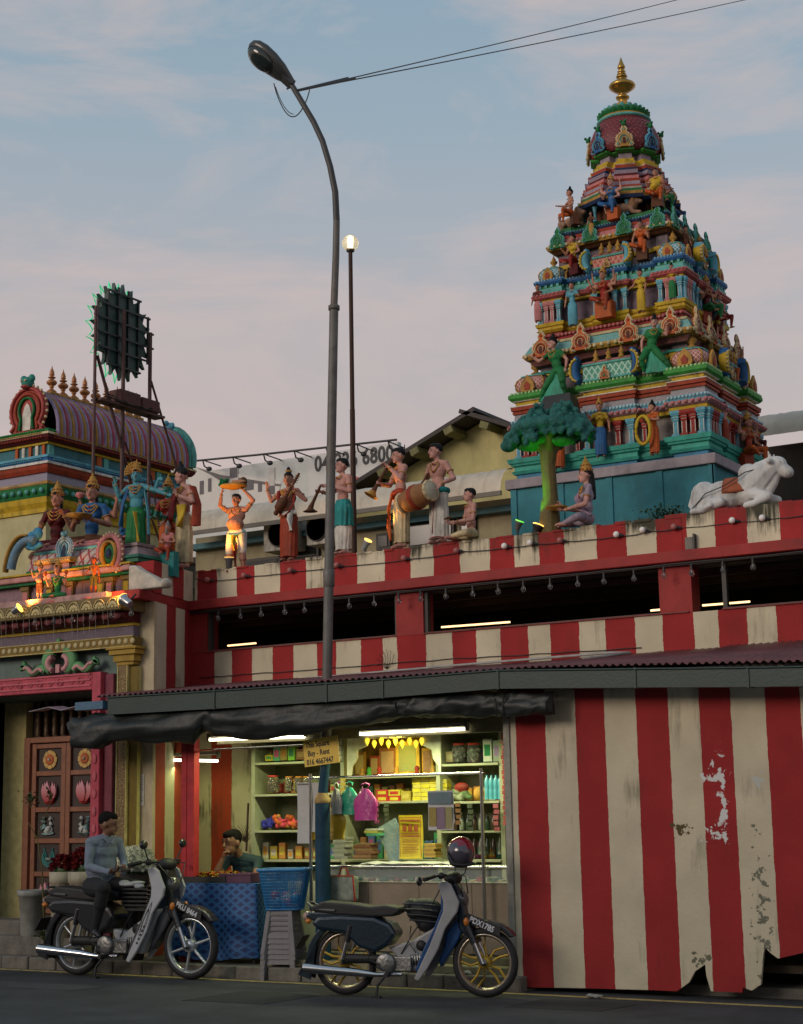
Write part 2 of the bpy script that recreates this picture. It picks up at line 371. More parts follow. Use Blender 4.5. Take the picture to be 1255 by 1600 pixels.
def hand(f,w,d,n,m=0,curl=.5,k=1.0,side=1):
 """palm + four unequal fingers + thumb. w wrist, d direction, n palm normal (unit height scale)"""
 d=Vector(d).normalized();n=Vector(n);n=(n-d*n.dot(d)).normalized();x=d.cross(n)*side
 w=Vector(w);pc=w+d*.028*k
 R=Matrix((x,d,n)).transposed()
 f.ell(pc,(.021*k,.028*k,.010*k),m,R)
 for i,ln in enumerate((.040,.046,.043,.034)):
  b=w+d*.048*k+x*(-.0155+.0105*i)*k
  d2=(d*cos(curl)+n*sin(curl));p1=b+d2*ln*.5*k
  d3=(d*cos(curl*2)+n*sin(curl*2));p2=p1+d3*ln*.5*k
  f.cap(b,p1,.0058*k,.0055*k,m);f.cap(p1,p2,.0055*k,.0045*k,m)
 b=w+d*.018*k-x*.018*k;p1=b+(d*.5-x*.75+n*.35).normalized()*.024*k;p2=p1+(d*.85-x*.25+n*.35).normalized()*.020*k
 f.cap(b,p1,.0078*k,.0068*k,m);f.cap(p1,p2,.0068*k,.0055*k,m)
DEF=dict(pel=(0,0,.50),chest=(0,0,.72),neck=(0,0,.825),head=(0,-.012,.915),sL=(-.105,0,.79),sR=(.105,0,.79),eL=(-.145,.01,.63),eR=(.145,.01,.63),wL=(-.15,-.05,.50),wR=(.15,-.05,.50),hL=(-.05,0,.49),hR=(.05,0,.49),kL=(-.058,-.012,.27),kR=(.058,-.012,.27),aL=(-.058,0,.045),aR=(.058,0,.045),fL=None,fR=None)
SITX=dict(pel=(0,0,.09),chest=(0,0,.31),neck=(0,0,.415),head=(0,-.012,.505),sL=(-.105,0,.38),sR=(.105,0,.38),eL=(-.15,.0,.23),eR=(.15,0,.23),wL=(-.10,-.13,.17),wR=(.10,-.13,.17),hL=(-.05,0,.08),hR=(.05,0,.08),kL=(-.21,-.14,.06),kR=(.21,-.14,.06),aL=(-.02,-.20,.045),aR=(.03,-.23,.05))
LALI=dict(pel=(0,0,.28),chest=(0,0,.50),neck=(0,0,.605),head=(0,-.012,.695),sL=(-.105,0,.57),sR=(.105,0,.57),eL=(-.16,-.02,.42),eR=(.16,.0,.42),wL=(-.17,-.12,.50),wR=(.10,-.12,.36),hL=(-.05,0,.27),hR=(.05,0,.27),kL=(-.15,-.20,.27),kR=(.14,-.21,.29),aL=(-.02,-.19,.20),aR=(.11,-.20,.06))
def human(J,female=False,belly=0.0,fingers=True,bare=True,legs_cloth=True,hy=0.0,hp=0.0,hairstyle='cap',curl=.5,arms2=None,foot_m=0,sleeve='none',hk=1.0,bulk=1.0,cd=None,palm=None,headk=1.0):
 j=dict(DEF);j.update(J);V={k:Vector(v)for k,v in j.items()if v is not None}
 f=Fig();up=0 if bare else 2
 pel,ch,nk,hd=V['pel'],V['chest'],V['neck'],V['head']
 lc=1 if legs_cloth else 0
 sx=(V['sR']-V['sL']).normalized();sp=(nk-pel).normalized();fw=-(sp.cross(sx)).normalized()
 if fw.y>0 and abs(sx.x)>.5 and sx.x>0:fw=-fw
 RB=Matrix((sx,-fw,sp)).transposed()
 hx=(V['hR']-V['hL']).normalized()
 f.ell(pel,(.088*bulk,.066*bulk,.062),1)
 mid=pel.lerp(ch,.5)
 f.ell(mid+fw*(belly*.05),((.066 if female else .074)*bulk+belly*.02,(.05+belly*.04)*bulk,.085),up,RB)
 f.ell(ch,(.092*bulk,.058*bulk,.085),up,RB)
 f.ell(ch+(nk-ch)*.55,(.085*bulk,.045*bulk,.05),up,RB)
 if female:
  for sg in(-1,1):f.ell(ch+fw*.045+sx*.04*sg-sp*.005,(.036,.034,.036),2,RB)
 else:
  for sg in(-1,1):f.ell(ch+fw*.03+sx*.04*sg+sp*.01,(.042,.028,.032),up,RB)
 f.cap(ch.lerp(nk,.6),nk+(hd-nk)*.5,.030,.027,0)
 H=rz(hy)@Matrix.Rotation(hp,3,'X')
 if headk!=1:hd=nk+(hd-nk)*headk
 kk=headk
 f.ell(hd+H@Vector((0,.006,.012))*kk,(.049*kk,.057*kk,.060*kk),0,H)
 f.ell(hd+H@Vector((0,-.014,-.030))*kk,(.037*kk,.038*kk,.038*kk),0,H)
 f.cap(hd+H@Vector((0,-.050,.012))*kk,hd+H@Vector((0,-.062,-.012))*kk,.006*kk,.010*kk,0)
 f.cap(hd+H@Vector((-.022,-.045,.020))*kk,hd+H@Vector((.022,-.045,.020))*kk,.009*kk,.009*kk,0)
 f.cap(hd+H@Vector((-.010,-.050,-.030))*kk,hd+H@Vector((.010,-.050,-.030))*kk,.006*kk,.006*kk,0)
 f.ell(hd+H@Vector((0,-.044,-.052))*kk,(.014*kk,.012*kk,.012*kk),0,H)
 for sg in(-1,1):f.ell(hd+H@Vector((.050*sg,.008,-.004))*kk,(.008*kk,.014*kk,.019*kk),0,H)
 if hairstyle!='none':
  f.ell(hd+H@Vector((0,.018,.028))*kk,(.053*kk,.056*kk,.053*kk),3,H)
  f.ell(hd+H@Vector((0,-.012,.050))*kk,(.042*kk,.042*kk,.026*kk),3,H)
  if hairstyle in('bun','topknot'):
   f.ell(hd+H@Vector((0,.012,.088))*kk,(.030*kk,.030*kk,.034*kk),3,H);f.ell(hd+H@Vector((0,.012,.118))*kk,(.020*kk,.020*kk,.024*kk),3,H)
  if hairstyle=='long':
   f.chain([hd+H@Vector((0,.045,.0))*kk,nk+H@Vector((0,.05,-.03)),ch+H@Vector((0,.065,-.02))],(.04,.035,.02),3)
 am=2 if sleeve=='long' else 0
 def arm(s,e,w,sg,cl):
  um=2 if sleeve in('long','short')else 0
  f.ell(s,(.034,.034,.036),up if sleeve=='none' else 2);f.cap(ch.lerp(nk,.8),s,.042,.036,up if sleeve=='none' else 2)
  f.cap(s,s.lerp(e,.5),.032,.030,um);f.cap(s.lerp(e,.5),e,.029,.024,2 if sleeve=='long' else 0)
  f.cap(e,e.lerp(w,.45),.026,.025,am);f.cap(e.lerp(w,.45),w,.024,.015,am)
  d=(w-e).normalized()
  if cd and cd.get(sg):d=Vector(cd[sg])
  nn=Vector(palm[sg])if palm and palm.get(sg)else fw
  if fingers:hand(f,w,d,nn,0,cl,hk,sg)
  else:f.ell(w+d*.03,(.02,.018,.032),0,d.to_track_quat('Z','Y').to_matrix())
 c=curl if isinstance(curl,tuple)else(curl,curl)
 arm(V['sL'],V['eL'],V['wL'],-1,c[0]);arm(V['sR'],V['eR'],V['wR'],1,c[1])
 if arms2:
  for(s,e,w)in arms2:arm(Vector(s),Vector(e),Vector(w),1 if s[0]>0 else-1,.4)
 for sd in 'LR':
  h,k,a=V['h'+sd],V['k'+sd],V['a'+sd]
  f.cap(h,k,.058*bulk,.042*bulk,lc);f.cap(k,k.lerp(a,.4),.040,.038*bulk,lc if legs_cloth!='shorts' else 0);f.cap(k.lerp(a,.4),a,.037,.024,(lc if legs_cloth!='shorts' else 0))
  t=V.get('f'+sd)
  if t is None:t=a+fw*.085+Vector((0,0,-.022))
  f.cap(a+Vector((0,0,-.012))-fw*.012,a.lerp(t,.55)+Vector((0,0,-.002)),.022,.020,foot_m);f.cap(a.lerp(t,.5),t,.019,.014,foot_m)
 return f,V,H,hd,kk,fw,sx,RB
def face(parent,hd,H,kk,S,lips=(.35,.05,.05),real=False):
 mb=MB()
 for sg in(-1,1):
  c=hd+H@Vector((.0185*sg,-.0478,.009))*kk
  mb.sph(c*S,(.0095*S*kk*(.8 if real else 1),.005*S*kk,(.0028 if real else .0052)*S*kk),8,6,0,H)
  mb.sph((c+H@Vector((0,-.0032,0)))*S,(.0042*S*kk,.0035*S*kk,.0045*S*kk),8,6,1,H)
  b=[hd+H@Vector((sg*x,-.0525+abs(x-.018)*.25,.0235+z))*kk for x,z in((.007,0),(.017,.004),(.029,.001))]
  mb.tube([q*S for q in b],.0022*S*kk,5,1)
  b=[hd+H@Vector((sg*x,-.0525,.0135+z))*kk for x,z in((.008,0),(.018,.003),(.028,-.001))]
  mb.tube([q*S for q in b],.0014*S*kk,5,1)
 mb.sph((hd+H@Vector((0,-.0565,-.029))*kk)*S,(.012*S*kk,.004*S*kk,.0045*S*kk),8,6,2,H)
 return mb.build('face_paint',[paint('eye_white',(.30,.26,.22),dirt=0)if real else K('white'),K('black'),paint('lips%s'%real,lips,dirt=0)],parent)
def skirt(parent,V,S,m,w=.56,hem=.06,rh=.105,rb=.10,pleat=.006,name='dhoti',ry=.075,split=.16,m2=None):
 rs=[];c0=V['pel'];n=48
 aa=(V['aL']+V['aR'])/2
 for i in range(9):
  t=i/8;z=w+(hem-w)*t
  c=Vector((c0.x+(aa.x-c0.x)*t,c0.y+(aa.y-c0.y)*t,z))
  rx=(.086+(rh-.086)*min(1,t*3))if t<.33 else rh+(rb-rh)*(t-.33)/.67
  ryy=.062+(ry-.062)*min(1,t*3)
  ring=[]
  for k in range(n):
   a=2*pi*k/n
   r=1+pleat/.1*sin(a*13+t*2.2)*min(1,t*2)-split*t*exp(-((a-1.5*pi)/.35)**2)-split*.8*t*exp(-((a-.5*pi)/.35)**2)
   ring.append((c+Vector((rx*r*cos(a),ryy*r*sin(a),.006*sin(3*a)if i==8 else 0)))*S)
  rs.append(ring)
 mb=MB();mb.rings(rs)
 if m2:
  rr=rs[-1];mb.tube([p+Vector((0,0,.008*S))for p in rr]+[rr[0]],.006*S,5,1)
  mb.tube([p for p in rs[0]]+[rs[0][0]],.012*S,6,1)
 return mb.build(name,[m,m2 or m],parent)
def crown(parent,hd,H,kk,S,mg,mr,tall=1.0):
 mb=MB();prof=[(.054,.0),(.060,.008),(.056,.018),(.050,.022),(.054,.034),(.047,.046),(.038,.05),(.042,.062),(.034,.078),(.024,.082),(.027,.092),(.017,.108),(.008,.114),(.012,.122),(.004,.14),(.001,.15)]
 c=(hd+H@Vector((0,.012,.035))*kk)*S
 mb.lathe(c,[(r*S*kk*1.02,z*S*kk*tall)for r,z in prof],14,0,H)
 for i in range(10):
  a=2*pi*i/10;mb.sph(c+H@Vector((cos(a)*.058,sin(a)*.058,.014*tall))*S*kk,.0085*S*kk,6,4,1)
  mb.sph(c+H@Vector((cos(a)*.047,sin(a)*.047,.055*tall))*S*kk,.006*S*kk,6,4,1)
 mb.prism([(-.02,0),(-.03,.03),(0,.065),(.03,.03),(.02,0)],c+H@Vector((0,-.05,0))*S*kk,H@Vector((S*kk,0,0)),H@Vector((0,.3*S*kk,S*kk)),H@Vector((0,-.01*S*kk,0)),0)
 return mb.build('crown',[mg,mr],parent)
def necklace(parent,V,fw,sx,S,m,rows=2,name='necklace',low=.11):
 mb=MB();nk,ch=V['neck'],V['chest']
 for r in range(rows):
  pts=[];d=.035+(low-.035)*r/max(1,rows-1)
  for i in range(11):
   a=-1.15+2.3*i/10
   pts.append((nk+sx*sin(a)*.052*(1+.25*r)+fw*(.030+.038*cos(a)*(1+.15*r))+Vector((0,0,.0-d*cos(a*1.15))))*S)
  mb.tube(pts,.0065*S,6)
  mb.sph(pts[5],.012*S,6,5,1)
 return mb.build(name,[m,K('red')],parent)
def bangles(parent,V,S,m):
 for s,e,w in(('sL','eL','wL'),('sR','eR','wR')):
  for a,b,t,r,nm in((V[e],V[w],.88,.019,'bangle'),(V[s],V[e],.55,.033,'armlet')):
   p=a.lerp(b,t);d=(b-a).normalized();x=d.orthogonal().normalized();y=d.cross(x)
   MB().tube([(p+(x*cos(q)+y*sin(q))*r)*S for q in[2*pi*i/10 for i in range(11)]],.006*S,5).build(nm,[m],parent)
def sash(parent,pts,S,w,m,name='sash',th=.006,m2=None):
 """cloth band through 3-D points"""
 mb=MB();mb.tube([Vector(p)*S for p in pts],w*S,8,0,flat=.35)
 return mb.build(name,[m],parent)
 # ------ ground
ml=MB();ml.box(-90,60,-30,13.99,-.3,0);ml.box(-7.44,60,13.991,14.4,-.3,0)
asph=mat('asphalt',(.045,.048,.052),.85,var=.45,scale=1.3,dirt=.5,dirtcol=(.02,.02,.021),bump=.6,bscale=220)
road=struct(ml.build('road',asph))
ml=MB();ml.box(-90,-7.44,14.06,60,-.3,.125);ml.box(-7.438,60,14.401,60,-.3,.09);struct(ml.build('pavement',mat('pavement_concrete',(.13,.12,.10),.85,var=.3,scale=2.5,dirt=.7,bump=.5,bscale=60)))
kerbm=mat('kerb_concrete',(.17,.155,.125),.85,var=.3,scale=5,dirt=.8,bump=.5,bscale=50)
kerb=struct(MB().box(-90,-89.9,13.99,14.06,-.2,.12).build('kerb',kerbm))
me0=None
for i in range(26):
 x=-18.2+i*.42
 if me0 is None:
  o=MB().box(0,.41,0,.145,-.1,.13).build('kerb_stone',kerbm,bevel=.012);me0=o.data
 else:
  o=bpy.data.objects.new('kerb_stone',me0);COL.objects.link(o);b=o.modifiers.new('bevel','BEVEL');b.width=.012;b.segments=2
 o.parent=kerb;o.location=(x+.04*sin(i*3.7)*0,13.99+.006*sin(i*2.3),.004*sin(i*5.1))
yl=mat('road_line_yellow',(.40,.32,.11),.8,var=.4,scale=11,dirt=1.0,dirtcol=(.05,.05,.05))
for i,(xa,xb,ya,yb)in enumerate(((-9.9,-8.9,12.2,13.1),(-13.6,-11.4,12.4,12.9),(-6.9,-5.9,12.9,13.6))):
 struct(MB().prism([(xa,ya),(xb-.1,ya+.05),(xb,yb-.1),(xb-.3,yb),(xa+.06,yb-.04)],(0,0,.0005),(1,0,0),(0,1,0),(0,0,.003)).build('road_patch',mat('asphalt_patch%d'%(i%2),((.024,.025,.027),(.065,.066,.068))[i%2],.9,var=.3,scale=9,bump=.7,bscale=160)))
struct(MB().box(-60,30,13.83,13.90,0,.004).build('yellow_line',yl))
# ------ temple wall (main striped wall) v = 15.6
VM=15.6;ZL0,ZL1,ZT=4.155,4.27,4.645
mb_=[PV(x,1000-(x-600)*.085,VM).x for x in(333,360,393,423,457,492.5,525,560,595,620,663,704,743,779.5,823,859,902,943,988,1033,1083,1117,1163,1212,1262,1310)]
mainmat=stripe_mat('wall_stripes',mb_,0,True,grime=.35)
pb_=[PV(x,880-(x-700)*.1,VM).x for x in(306,337,367.5,397,437,475,516,555,601,638,676,716,761,800,838,881,932,976,1025,1073,1118,1167,1216,1265)]
parmat=stripe_mat('parapet_stripes',pb_,0,False,grime=.95,top=(4.42,4.66),dull=1.12)
redm=paint('band_red',(.30,.032,.03),dirt=.35,scale=3)
creamw=paint('wall_cream',(.50,.43,.30),dirt=.5,scale=2.5)
tw=thing('temple_wall','long temple boundary wall painted in red and cream stripes behind the lean-to roof','wall',(-9,VM,0))
w=MB();w.box(-12.53,-2,VM,VM+.22,2.9,3.64)
w.build('upper_wall',mainmat,tw)
lowb=[-11.47-.02,-11.2,-10.9]
w=MB();w.box(-12.53,-2,VM,VM+.22,.125,2.897)
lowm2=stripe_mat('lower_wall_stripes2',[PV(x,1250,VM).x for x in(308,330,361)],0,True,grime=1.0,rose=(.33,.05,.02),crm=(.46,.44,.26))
w.build('lower_wall',lowm2,tw)
pil=MB()
for a,b in((-12.53,-12.30),(-9.58,-9.22),(PV(1031,940,VM).x,PV(1082,940,VM).x),(-4.3,-2)):
 pil.__init__();pil.box(a,b,VM-.004,VM+.22,3.642,ZL0-.002);pil.build('pillar',redm,tw)
fr=mat('window_frame_dark',(.05,.045,.04),.6)
for a,b in((-12.30,-9.58),(-9.22,-6.03-.03),(-5.70,-4.3)):
 f=MB();f.box(a,b,VM+.02,VM+.08,3.642,3.665);f.box(a,a+.045,VM+.02,VM+.08,3.665,ZL0-.04);f.box(b-.03,b,VM+.02,VM+.08,3.665,ZL0-.04);f.box(a,b,VM+.02,VM+.08,ZL0-.04,ZL0-.002)
 wf=f.build('window_frame',fr,tw)
 f=MB();f.box(a,b,VM-.02,VM+.05,3.64,3.655);f.build('sill',paint('sill_red',(.2,.05,.045)),wf)
s=MB();s.box(-12.60,-2,VM-.14,VM+.32,ZL0,ZL1);s.build('ledge',redm,tw,bevel=.01)
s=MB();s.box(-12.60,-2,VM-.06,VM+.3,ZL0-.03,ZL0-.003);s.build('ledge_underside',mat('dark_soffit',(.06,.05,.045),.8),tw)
p=MB();p.box(-12.50,-6.09,VM,VM+.25,ZL1,ZT);p.box(-6.088,-2,VM-.012,VM+.27,ZL1,ZT+.025)
for i in range(30):
 x=-12.4+i*.35+random.uniform(-.1,.1);a=random.uniform(.06,.16)
 p.box(x-a,x+a,VM-.006-.004*(i%3),VM+.256+.003*(i%4),ZT-.02 if x<-6.1 else ZT+.005,(ZT if x<-6.3 else ZT+.025)+random.uniform(.004,.02))
p.build('parapet',parmat,tw,bevel=.008)
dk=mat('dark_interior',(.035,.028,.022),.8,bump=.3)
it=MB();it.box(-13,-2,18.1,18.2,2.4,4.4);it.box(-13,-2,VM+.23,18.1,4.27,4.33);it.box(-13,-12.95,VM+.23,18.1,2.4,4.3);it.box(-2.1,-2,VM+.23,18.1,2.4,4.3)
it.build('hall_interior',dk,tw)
it=MB()
for i in range(14):
 x=-12.4+i*.62;it.box(x,x+.05,VM+.3,18.0,4.16,4.26)
for i in range(3):it.box(-13,-2.1,16.2+i*.6,16.25+i*.6,4.08,4.15)
it.build('roof_beam',mat('beam_wood',(.09,.05,.03),.7),tw,kind='stuff')
def tube_lamp(label,p0,p1,r,col,es,watt,light_off,name='tube_lamp',fitting=True,group=None,warm=(1,.93,.66),lit=True):
 p0,p1=Vector(p0),Vector(p1)
 t=thing(name,label,'lamp',(p0+p1)/2,group)
 MB().cyl(p0,p1,r,n=10).build('tube',mat('tube_glow_%s'%col[1],(1,1,1),.4,emis=col[0],estr=es,bump=0),t)
 if fitting:
  f=MB();d=(p1-p0).normalized();f.box(p0.x-.02,p1.x+.02,p0.y-.02,p0.y+.03,p0.z+r+.012,p0.z+r+.05)
  f.box(p0.x-.03,p0.x,p0.y-.02,p0.y+.02,p0.z-r,p0.z+r+.05);f.box(p1.x,p1.x+.03,p0.y-.02,p0.y+.02,p0.z-r,p0.z+r+.05)
  f.build('fitting',mat('lamp_fitting',(.25,.24,.2),.5),t)
 if watt:
  ld=bpy.data.lights.new('tube_light','AREA');ld.shape='RECTANGLE';ld.size=(p1-p0).length;ld.size_y=.05;ld.energy=watt;ld.color=warm
  lo=bpy.data.objects.new('tube_light',ld);COL.objects.link(lo);lo.parent=t;lo.location=light_off
 return t
amb=((1.0,.62,.28),'amber')
for i,(a,b,y0,y1,lb)in enumerate([(356,400,1009,1005,'short amber lit tube seen in the leftmost clerestory opening'),(690,797,980,972,'long amber lit tube behind the middle clerestory opening'),(1017,1034,954,952.5,'tiny end of an amber tube beside the right red pillar'),(1098,1172,946,940,'amber lit tube in the clerestory opening nearest the right edge')]):
 v=16.4;tube_lamp(lb,PV(a,y0,v),PV(b,y1,v),.011,amb,2.2,0,(0,0,0),fitting=False)
 # ------ pipes and cable along the foot of the upper wall
wire=mat('black_cable',(.02,.02,.02),.5,bump=0)
pipe=mat('pipe_grey',(.34,.33,.32),.5,dirt=.5)
o=MB().tube([(-12.4,15.5,3.20),(-9.5,15.5,3.245),(-8.5,15.5,3.26),(-6.9,15.5,3.275),(-6.6,15.3,3.24),(-6.95,14.9,3.17)],.014,8).build('conduit_pipe',pipe,loc=(-9.4,15.5,3.2));tag(o,'thin grey conduit pipe running above the green gutter along the striped wall','pipe')
o=MB().tube(wiggle((-12.42,VM-.012,3.33),(-9.0,VM-.012,3.34),30,.006)+wiggle((-9.0,VM-.012,3.34),(-6.6,VM-.012,3.31),12,.006),.005,5).build('cable',wire,loc=(-9.4,15.5,3.3));tag(o,'black cable stapled across the red and cream stripes below the clerestory','cable')
# ------ lean-to shop building
sb=thing('shop_building','low lean-to shop with corrugated maroon roof, green gutter and striped side wall','shop',(-7.3,14.1,.125))
poly=[(795,1541),(900,1544),(1011,1547),(1058,1549),(1077,1535),(1086,1518),(1102,1507),(1104,1525),(1111,1549),(1160,1551),(1161,1543),(1175,1548),(1189,1539),(1193,1490),(1196,1481),(1205,1490),(1216,1498)]
VE=14.12
pts=[(PV(x,y,VE).x,PV(x,y,VE).z)for x,y in poly];pts[0]=(-7.39,.03)
pts+=[(-4.3,.5),(-4.1,.03),(-3.2,.03),(-3.2,2.86),(-7.39,2.86)]
extb=[PV(x,1300,VE).x for x in(810,856,905,952,1001,1052,1101,1152,1204)]
extmat=stripe_mat('shop_wall_stripes',extb+[extb[-1]+.33,extb[-1]+.65],0,False,wob=.007,grime=.45,dull=1.0)
def add_patches(m):
 N,L=m.node_tree.nodes,m.node_tree.links;b=N['Principled BSDF'];old=b.inputs['Base Color'].links[0].from_socket
 geo=N.new('ShaderNodeNewGeometry');last=old
 for(cx,cz,rx,rz_,col,thr)in[(PV(1120,1215,VE).x,PV(1120,1215,VE).z,.10,.07,(.62,.62,.60),.50),(PV(1131,1250,VE).x,PV(1131,1250,VE).z,.04,.26,(.62,.62,.60),.53),(PV(1116,1301,VE).x,PV(1116,1301,VE).z,.10,.06,(.62,.62,.60),.50),(PV(1185,1225,VE).x,PV(1185,1225,VE).z,.08,.35,(.46,.48,.45),.63),(PV(1065,1295,VE).x,PV(1065,1295,VE).z,.13,.07,(.10,.07,.03),.58),(PV(1188,1400,VE).x,PV(1188,1420,VE).z,.10,.6,(.16,.16,.12),.62),(PV(1095,1490,VE).x,PV(1095,1500,VE).z,.07,.12,(.14,.14,.09),.58)]:
  mp=N.new('ShaderNodeVectorMath');mp.operation='SUBTRACT';L.new(geo.outputs['Position'],mp.inputs[0]);mp.inputs[1].default_value=(cx,VE,cz)
  sc=N.new('ShaderNodeVectorMath');sc.operation='MULTIPLY';L.new(mp.outputs[0],sc.inputs[0]);sc.inputs[1].default_value=(1/rx,0,1/rz_)
  ln=N.new('ShaderNodeVectorMath');ln.operation='LENGTH';L.new(sc.outputs[0],ln.inputs[0])
  nz=N.new('ShaderNodeTexNoise');nz.inputs['Scale'].default_value=13;nz.inputs['Detail'].default_value=6;nz.inputs['Roughness'].default_value=.6;L.new(geo.outputs['Position'],nz.inputs[0])
  a=N.new('ShaderNodeMath');a.operation='MULTIPLY_ADD';L.new(ln.outputs['Value'],a.inputs[0]);a.inputs[1].default_value=-.13;L.new(nz.outputs[0],a.inputs[2])
  g=N.new('ShaderNodeMapRange');L.new(a.outputs[0],g.inputs[0]);g.inputs[1].default_value=thr-.13;g.inputs[2].default_value=thr-.10
  mx=N.new('ShaderNodeMix');mx.data_type='RGBA';L.new(g.outputs[0],mx.inputs[0]);L.new(last,mx.inputs[6]);mx.inputs[7].default_value=(*col,1);last=mx.outputs[2]
 L.new(last,b.inputs['Base Color'])
add_patches(extmat)
MB().prism(pts,(0,VE,0),(1,0,0),(0,0,1),(0,.035,0)).build('striped_side_wall',extmat,sb)
for q in(-3.25,-7.36):MB().box(q,q+.03,VE+.04,15.55,.13,2.86).build('partition',mat('shop_partition',(.28,.24,.17),.8,dirt=.6),sb)
for k,(yy,zz)in enumerate(((14.5,.28),(14.8,.5))):MB().box(-7.3,-3.3,yy,yy+.06,zz-.07,zz).build('floor_joist',mat('joist',(.08,.06,.04),.8),sb)
MB().box(-7.46,-7.392,VE-.02,VE+.05,.125,2.8).build('corner_post',paint('jamb',(.30,.29,.24),dirt=.6),sb,bevel=.004)
rm=mat('roof_maroon',(.13,.045,.045),.45,var=.3,scale=3,dirt=.5,bump=.2)
def corr(x0,x1,z_front,y0=13.86,y1=15.6,z1=3.235):
 m=MB();n=int((x1-x0)/.019);prev=[]
 A=[];B=[]
 for i in range(n+1):
  x=x0+(x1-x0)*i/n;dz=.014*cos(2*pi*(x/.076));zf=z_front(x);A.append((x,y0,zf+dz));B.append((x,y1,z1+dz))
 m._add(A+B+[(a,b,c-.004)for a,b,c in A+B],[(i,i+1,n+1+i+1,n+1+i)for i in range(n)]+[(2*n+2+i,3*n+3+i,3*n+4+i,2*n+3+i)for i in range(n)]+[(i,2*n+2+i,2*n+3+i,i+1)for i in range(n)],0,None,True)
 return m
x=-12.5;k=0
while x<-3.0:
 o=corr(x,x+.79,(lambda q:3.03 if q<-7 else 3.03-(q+7)*.040),z1=3.235+.006*(k%2)+max(0,x+8)*.012);o.build('roof_sheet',rm,sb,fix=False);x+=.76;k+=1
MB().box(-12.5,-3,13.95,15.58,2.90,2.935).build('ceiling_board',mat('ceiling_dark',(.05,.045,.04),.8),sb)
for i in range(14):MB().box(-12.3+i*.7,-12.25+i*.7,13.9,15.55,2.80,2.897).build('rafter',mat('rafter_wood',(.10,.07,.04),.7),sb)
MB().box(-11.3,-7.5,14.52,14.56,2.46,2.78).build('valance_board',mat('valance',(.20,.17,.10),.7,dirt=.5),sb,bevel=.004)
gm=mat('gutter_green',(.010,.032,.027),.5,var=.2,scale=3,dirt=.4,dirtcol=(.03,.03,.022),bump=.1)
gp=[PV(168,1090,13.72),PV(335,1079.5,13.72),PV(510,1068,13.72),PV(598,1062,13.72),PV(778,1047.5,13.72),PV(992,1045,13.72),PV(1168,1043,13.72),PV(1330,1040,13.72)]
gh=[.19,.19,.185,.18,.175,.17,.17,.17]
for i in range(len(gp)-1):
 a,b=gp[i],gp[i+1];m=MB();e=.004
 for(dy0,dy1,t0,t1)in((0,.012,0,1),(.013,.13,.92,1.0),(.12,.132,0,1.0)):
  z=[]
  for q,hgt in((a+Vector((e,0,0)),gh[i]),(b-Vector((e,0,0)),gh[i+1])):
   z.append([Vector((q.x,q.y+dy0,q.z-hgt*t1)),Vector((q.x,q.y+dy1,q.z-hgt*t1)),Vector((q.x,q.y+dy1,q.z-hgt*t0)),Vector((q.x,q.y+dy0,q.z-hgt*t0))])
  m.rings(z,smooth=False)
 m.tube([a+Vector((0,-.006,-.002)),b+Vector((0,-.006,-.002))],.010,8)
 m.build('gutter_length',gm,sb)
 m=MB();m.box(b.x-.012,b.x+.012,b.y-.012,b.y+.14,b.z-gh[i+1]-.006,b.z+.012);m.build('gutter_strap',gm,sb)
m=MB();q=[PV(x,y,13.9)for x,y in((50,1113),(80,1106),(100,1111),(125,1104),(160,1100))]
m.rings([[p_+Vector((0,-.05,.01)),p_+Vector((0,.2,.03)),p_+Vector((0,.2,.022)),p_+Vector((0,-.05,.002))]for p_ in q],smooth=False)
m.build('bent_flashing',mat('flashing_grey',(.22,.20,.24),.4),sb)
q=[PV(122,1098,13.85),PV(160,1092,13.85)];MB().box(q[0].x,q[1].x+.05,13.8,14.0,q[0].z-.09,q[0].z).build('blue_sheet_end',mat('blue_sheet',(.04,.12,.2),.4),sb)
tm=mat('tarpaulin_black',(.014,.019,.018),.5,var=.4,scale=7,bump=.5,bscale=11,spec=.45)
def tarp(label,path,seed,tail=False):
 rnd=random.Random(seed);m=MB();rs=[];n=28;steps=len(path)
 P_=[(PV(x,y,13.86),r)for x,y,r in path];out_=[]
 for i in range(steps-1):
  for k in range(14):
   t=k/14;s_=t*t*(3-2*t);out_.append((P_[i][0].lerp(P_[i+1][0],t),P_[i][1]*(1-s_)+P_[i+1][1]*s_))
 out_.append(P_[-1])
 ph=[rnd.uniform(0,6.28)for _ in range(6)]
 for i,(c,r)in enumerate(out_):
  t=i/len(out_);ring=[]
  for k in range(n):
   a=2*pi*k/n
   rr=r*(1+.10*sin(3*a+ph[0]+t*9)+.07*sin(5*a+ph[1]-t*17)+.05*sin(8*a+t*40+ph[2])+.05*sin(2*a+t*70))
   ring.append(c+Vector((.03*sin(a*2+t*30),rr*cos(a)*.75,rr*sin(a))))
  rs.append(ring)
 m.rings(rs);o=m.build('rolled_tarpaulin',tm,loc=P_[0][0]);tag(o,label,'tarpaulin');return o
tarp('long sagging black tarpaulin roll tied under the green gutter above the stall',[(112,1140,.09),(122,1146,.17),(150,1146,.19),(180,1138,.15),(240,1136,.17),(300,1133,.17),(325,1122,.125),(345,1128,.145),(400,1128,.17),(460,1124,.165),(520,1118,.155),(585,1110,.14),(628,1104,.10)],3)
tarp('shorter black tarpaulin roll tied under the gutter and ending on the striped wall',[(622,1104,.09),(660,1103,.12),(720,1101,.12),(775,1101,.10),(800,1102,.11),(862,1100,.10)],8)
m=MB();a,b=PV(628,1118,13.9),PV(735,1114,13.9);c0=PV(540,1136,13.9)
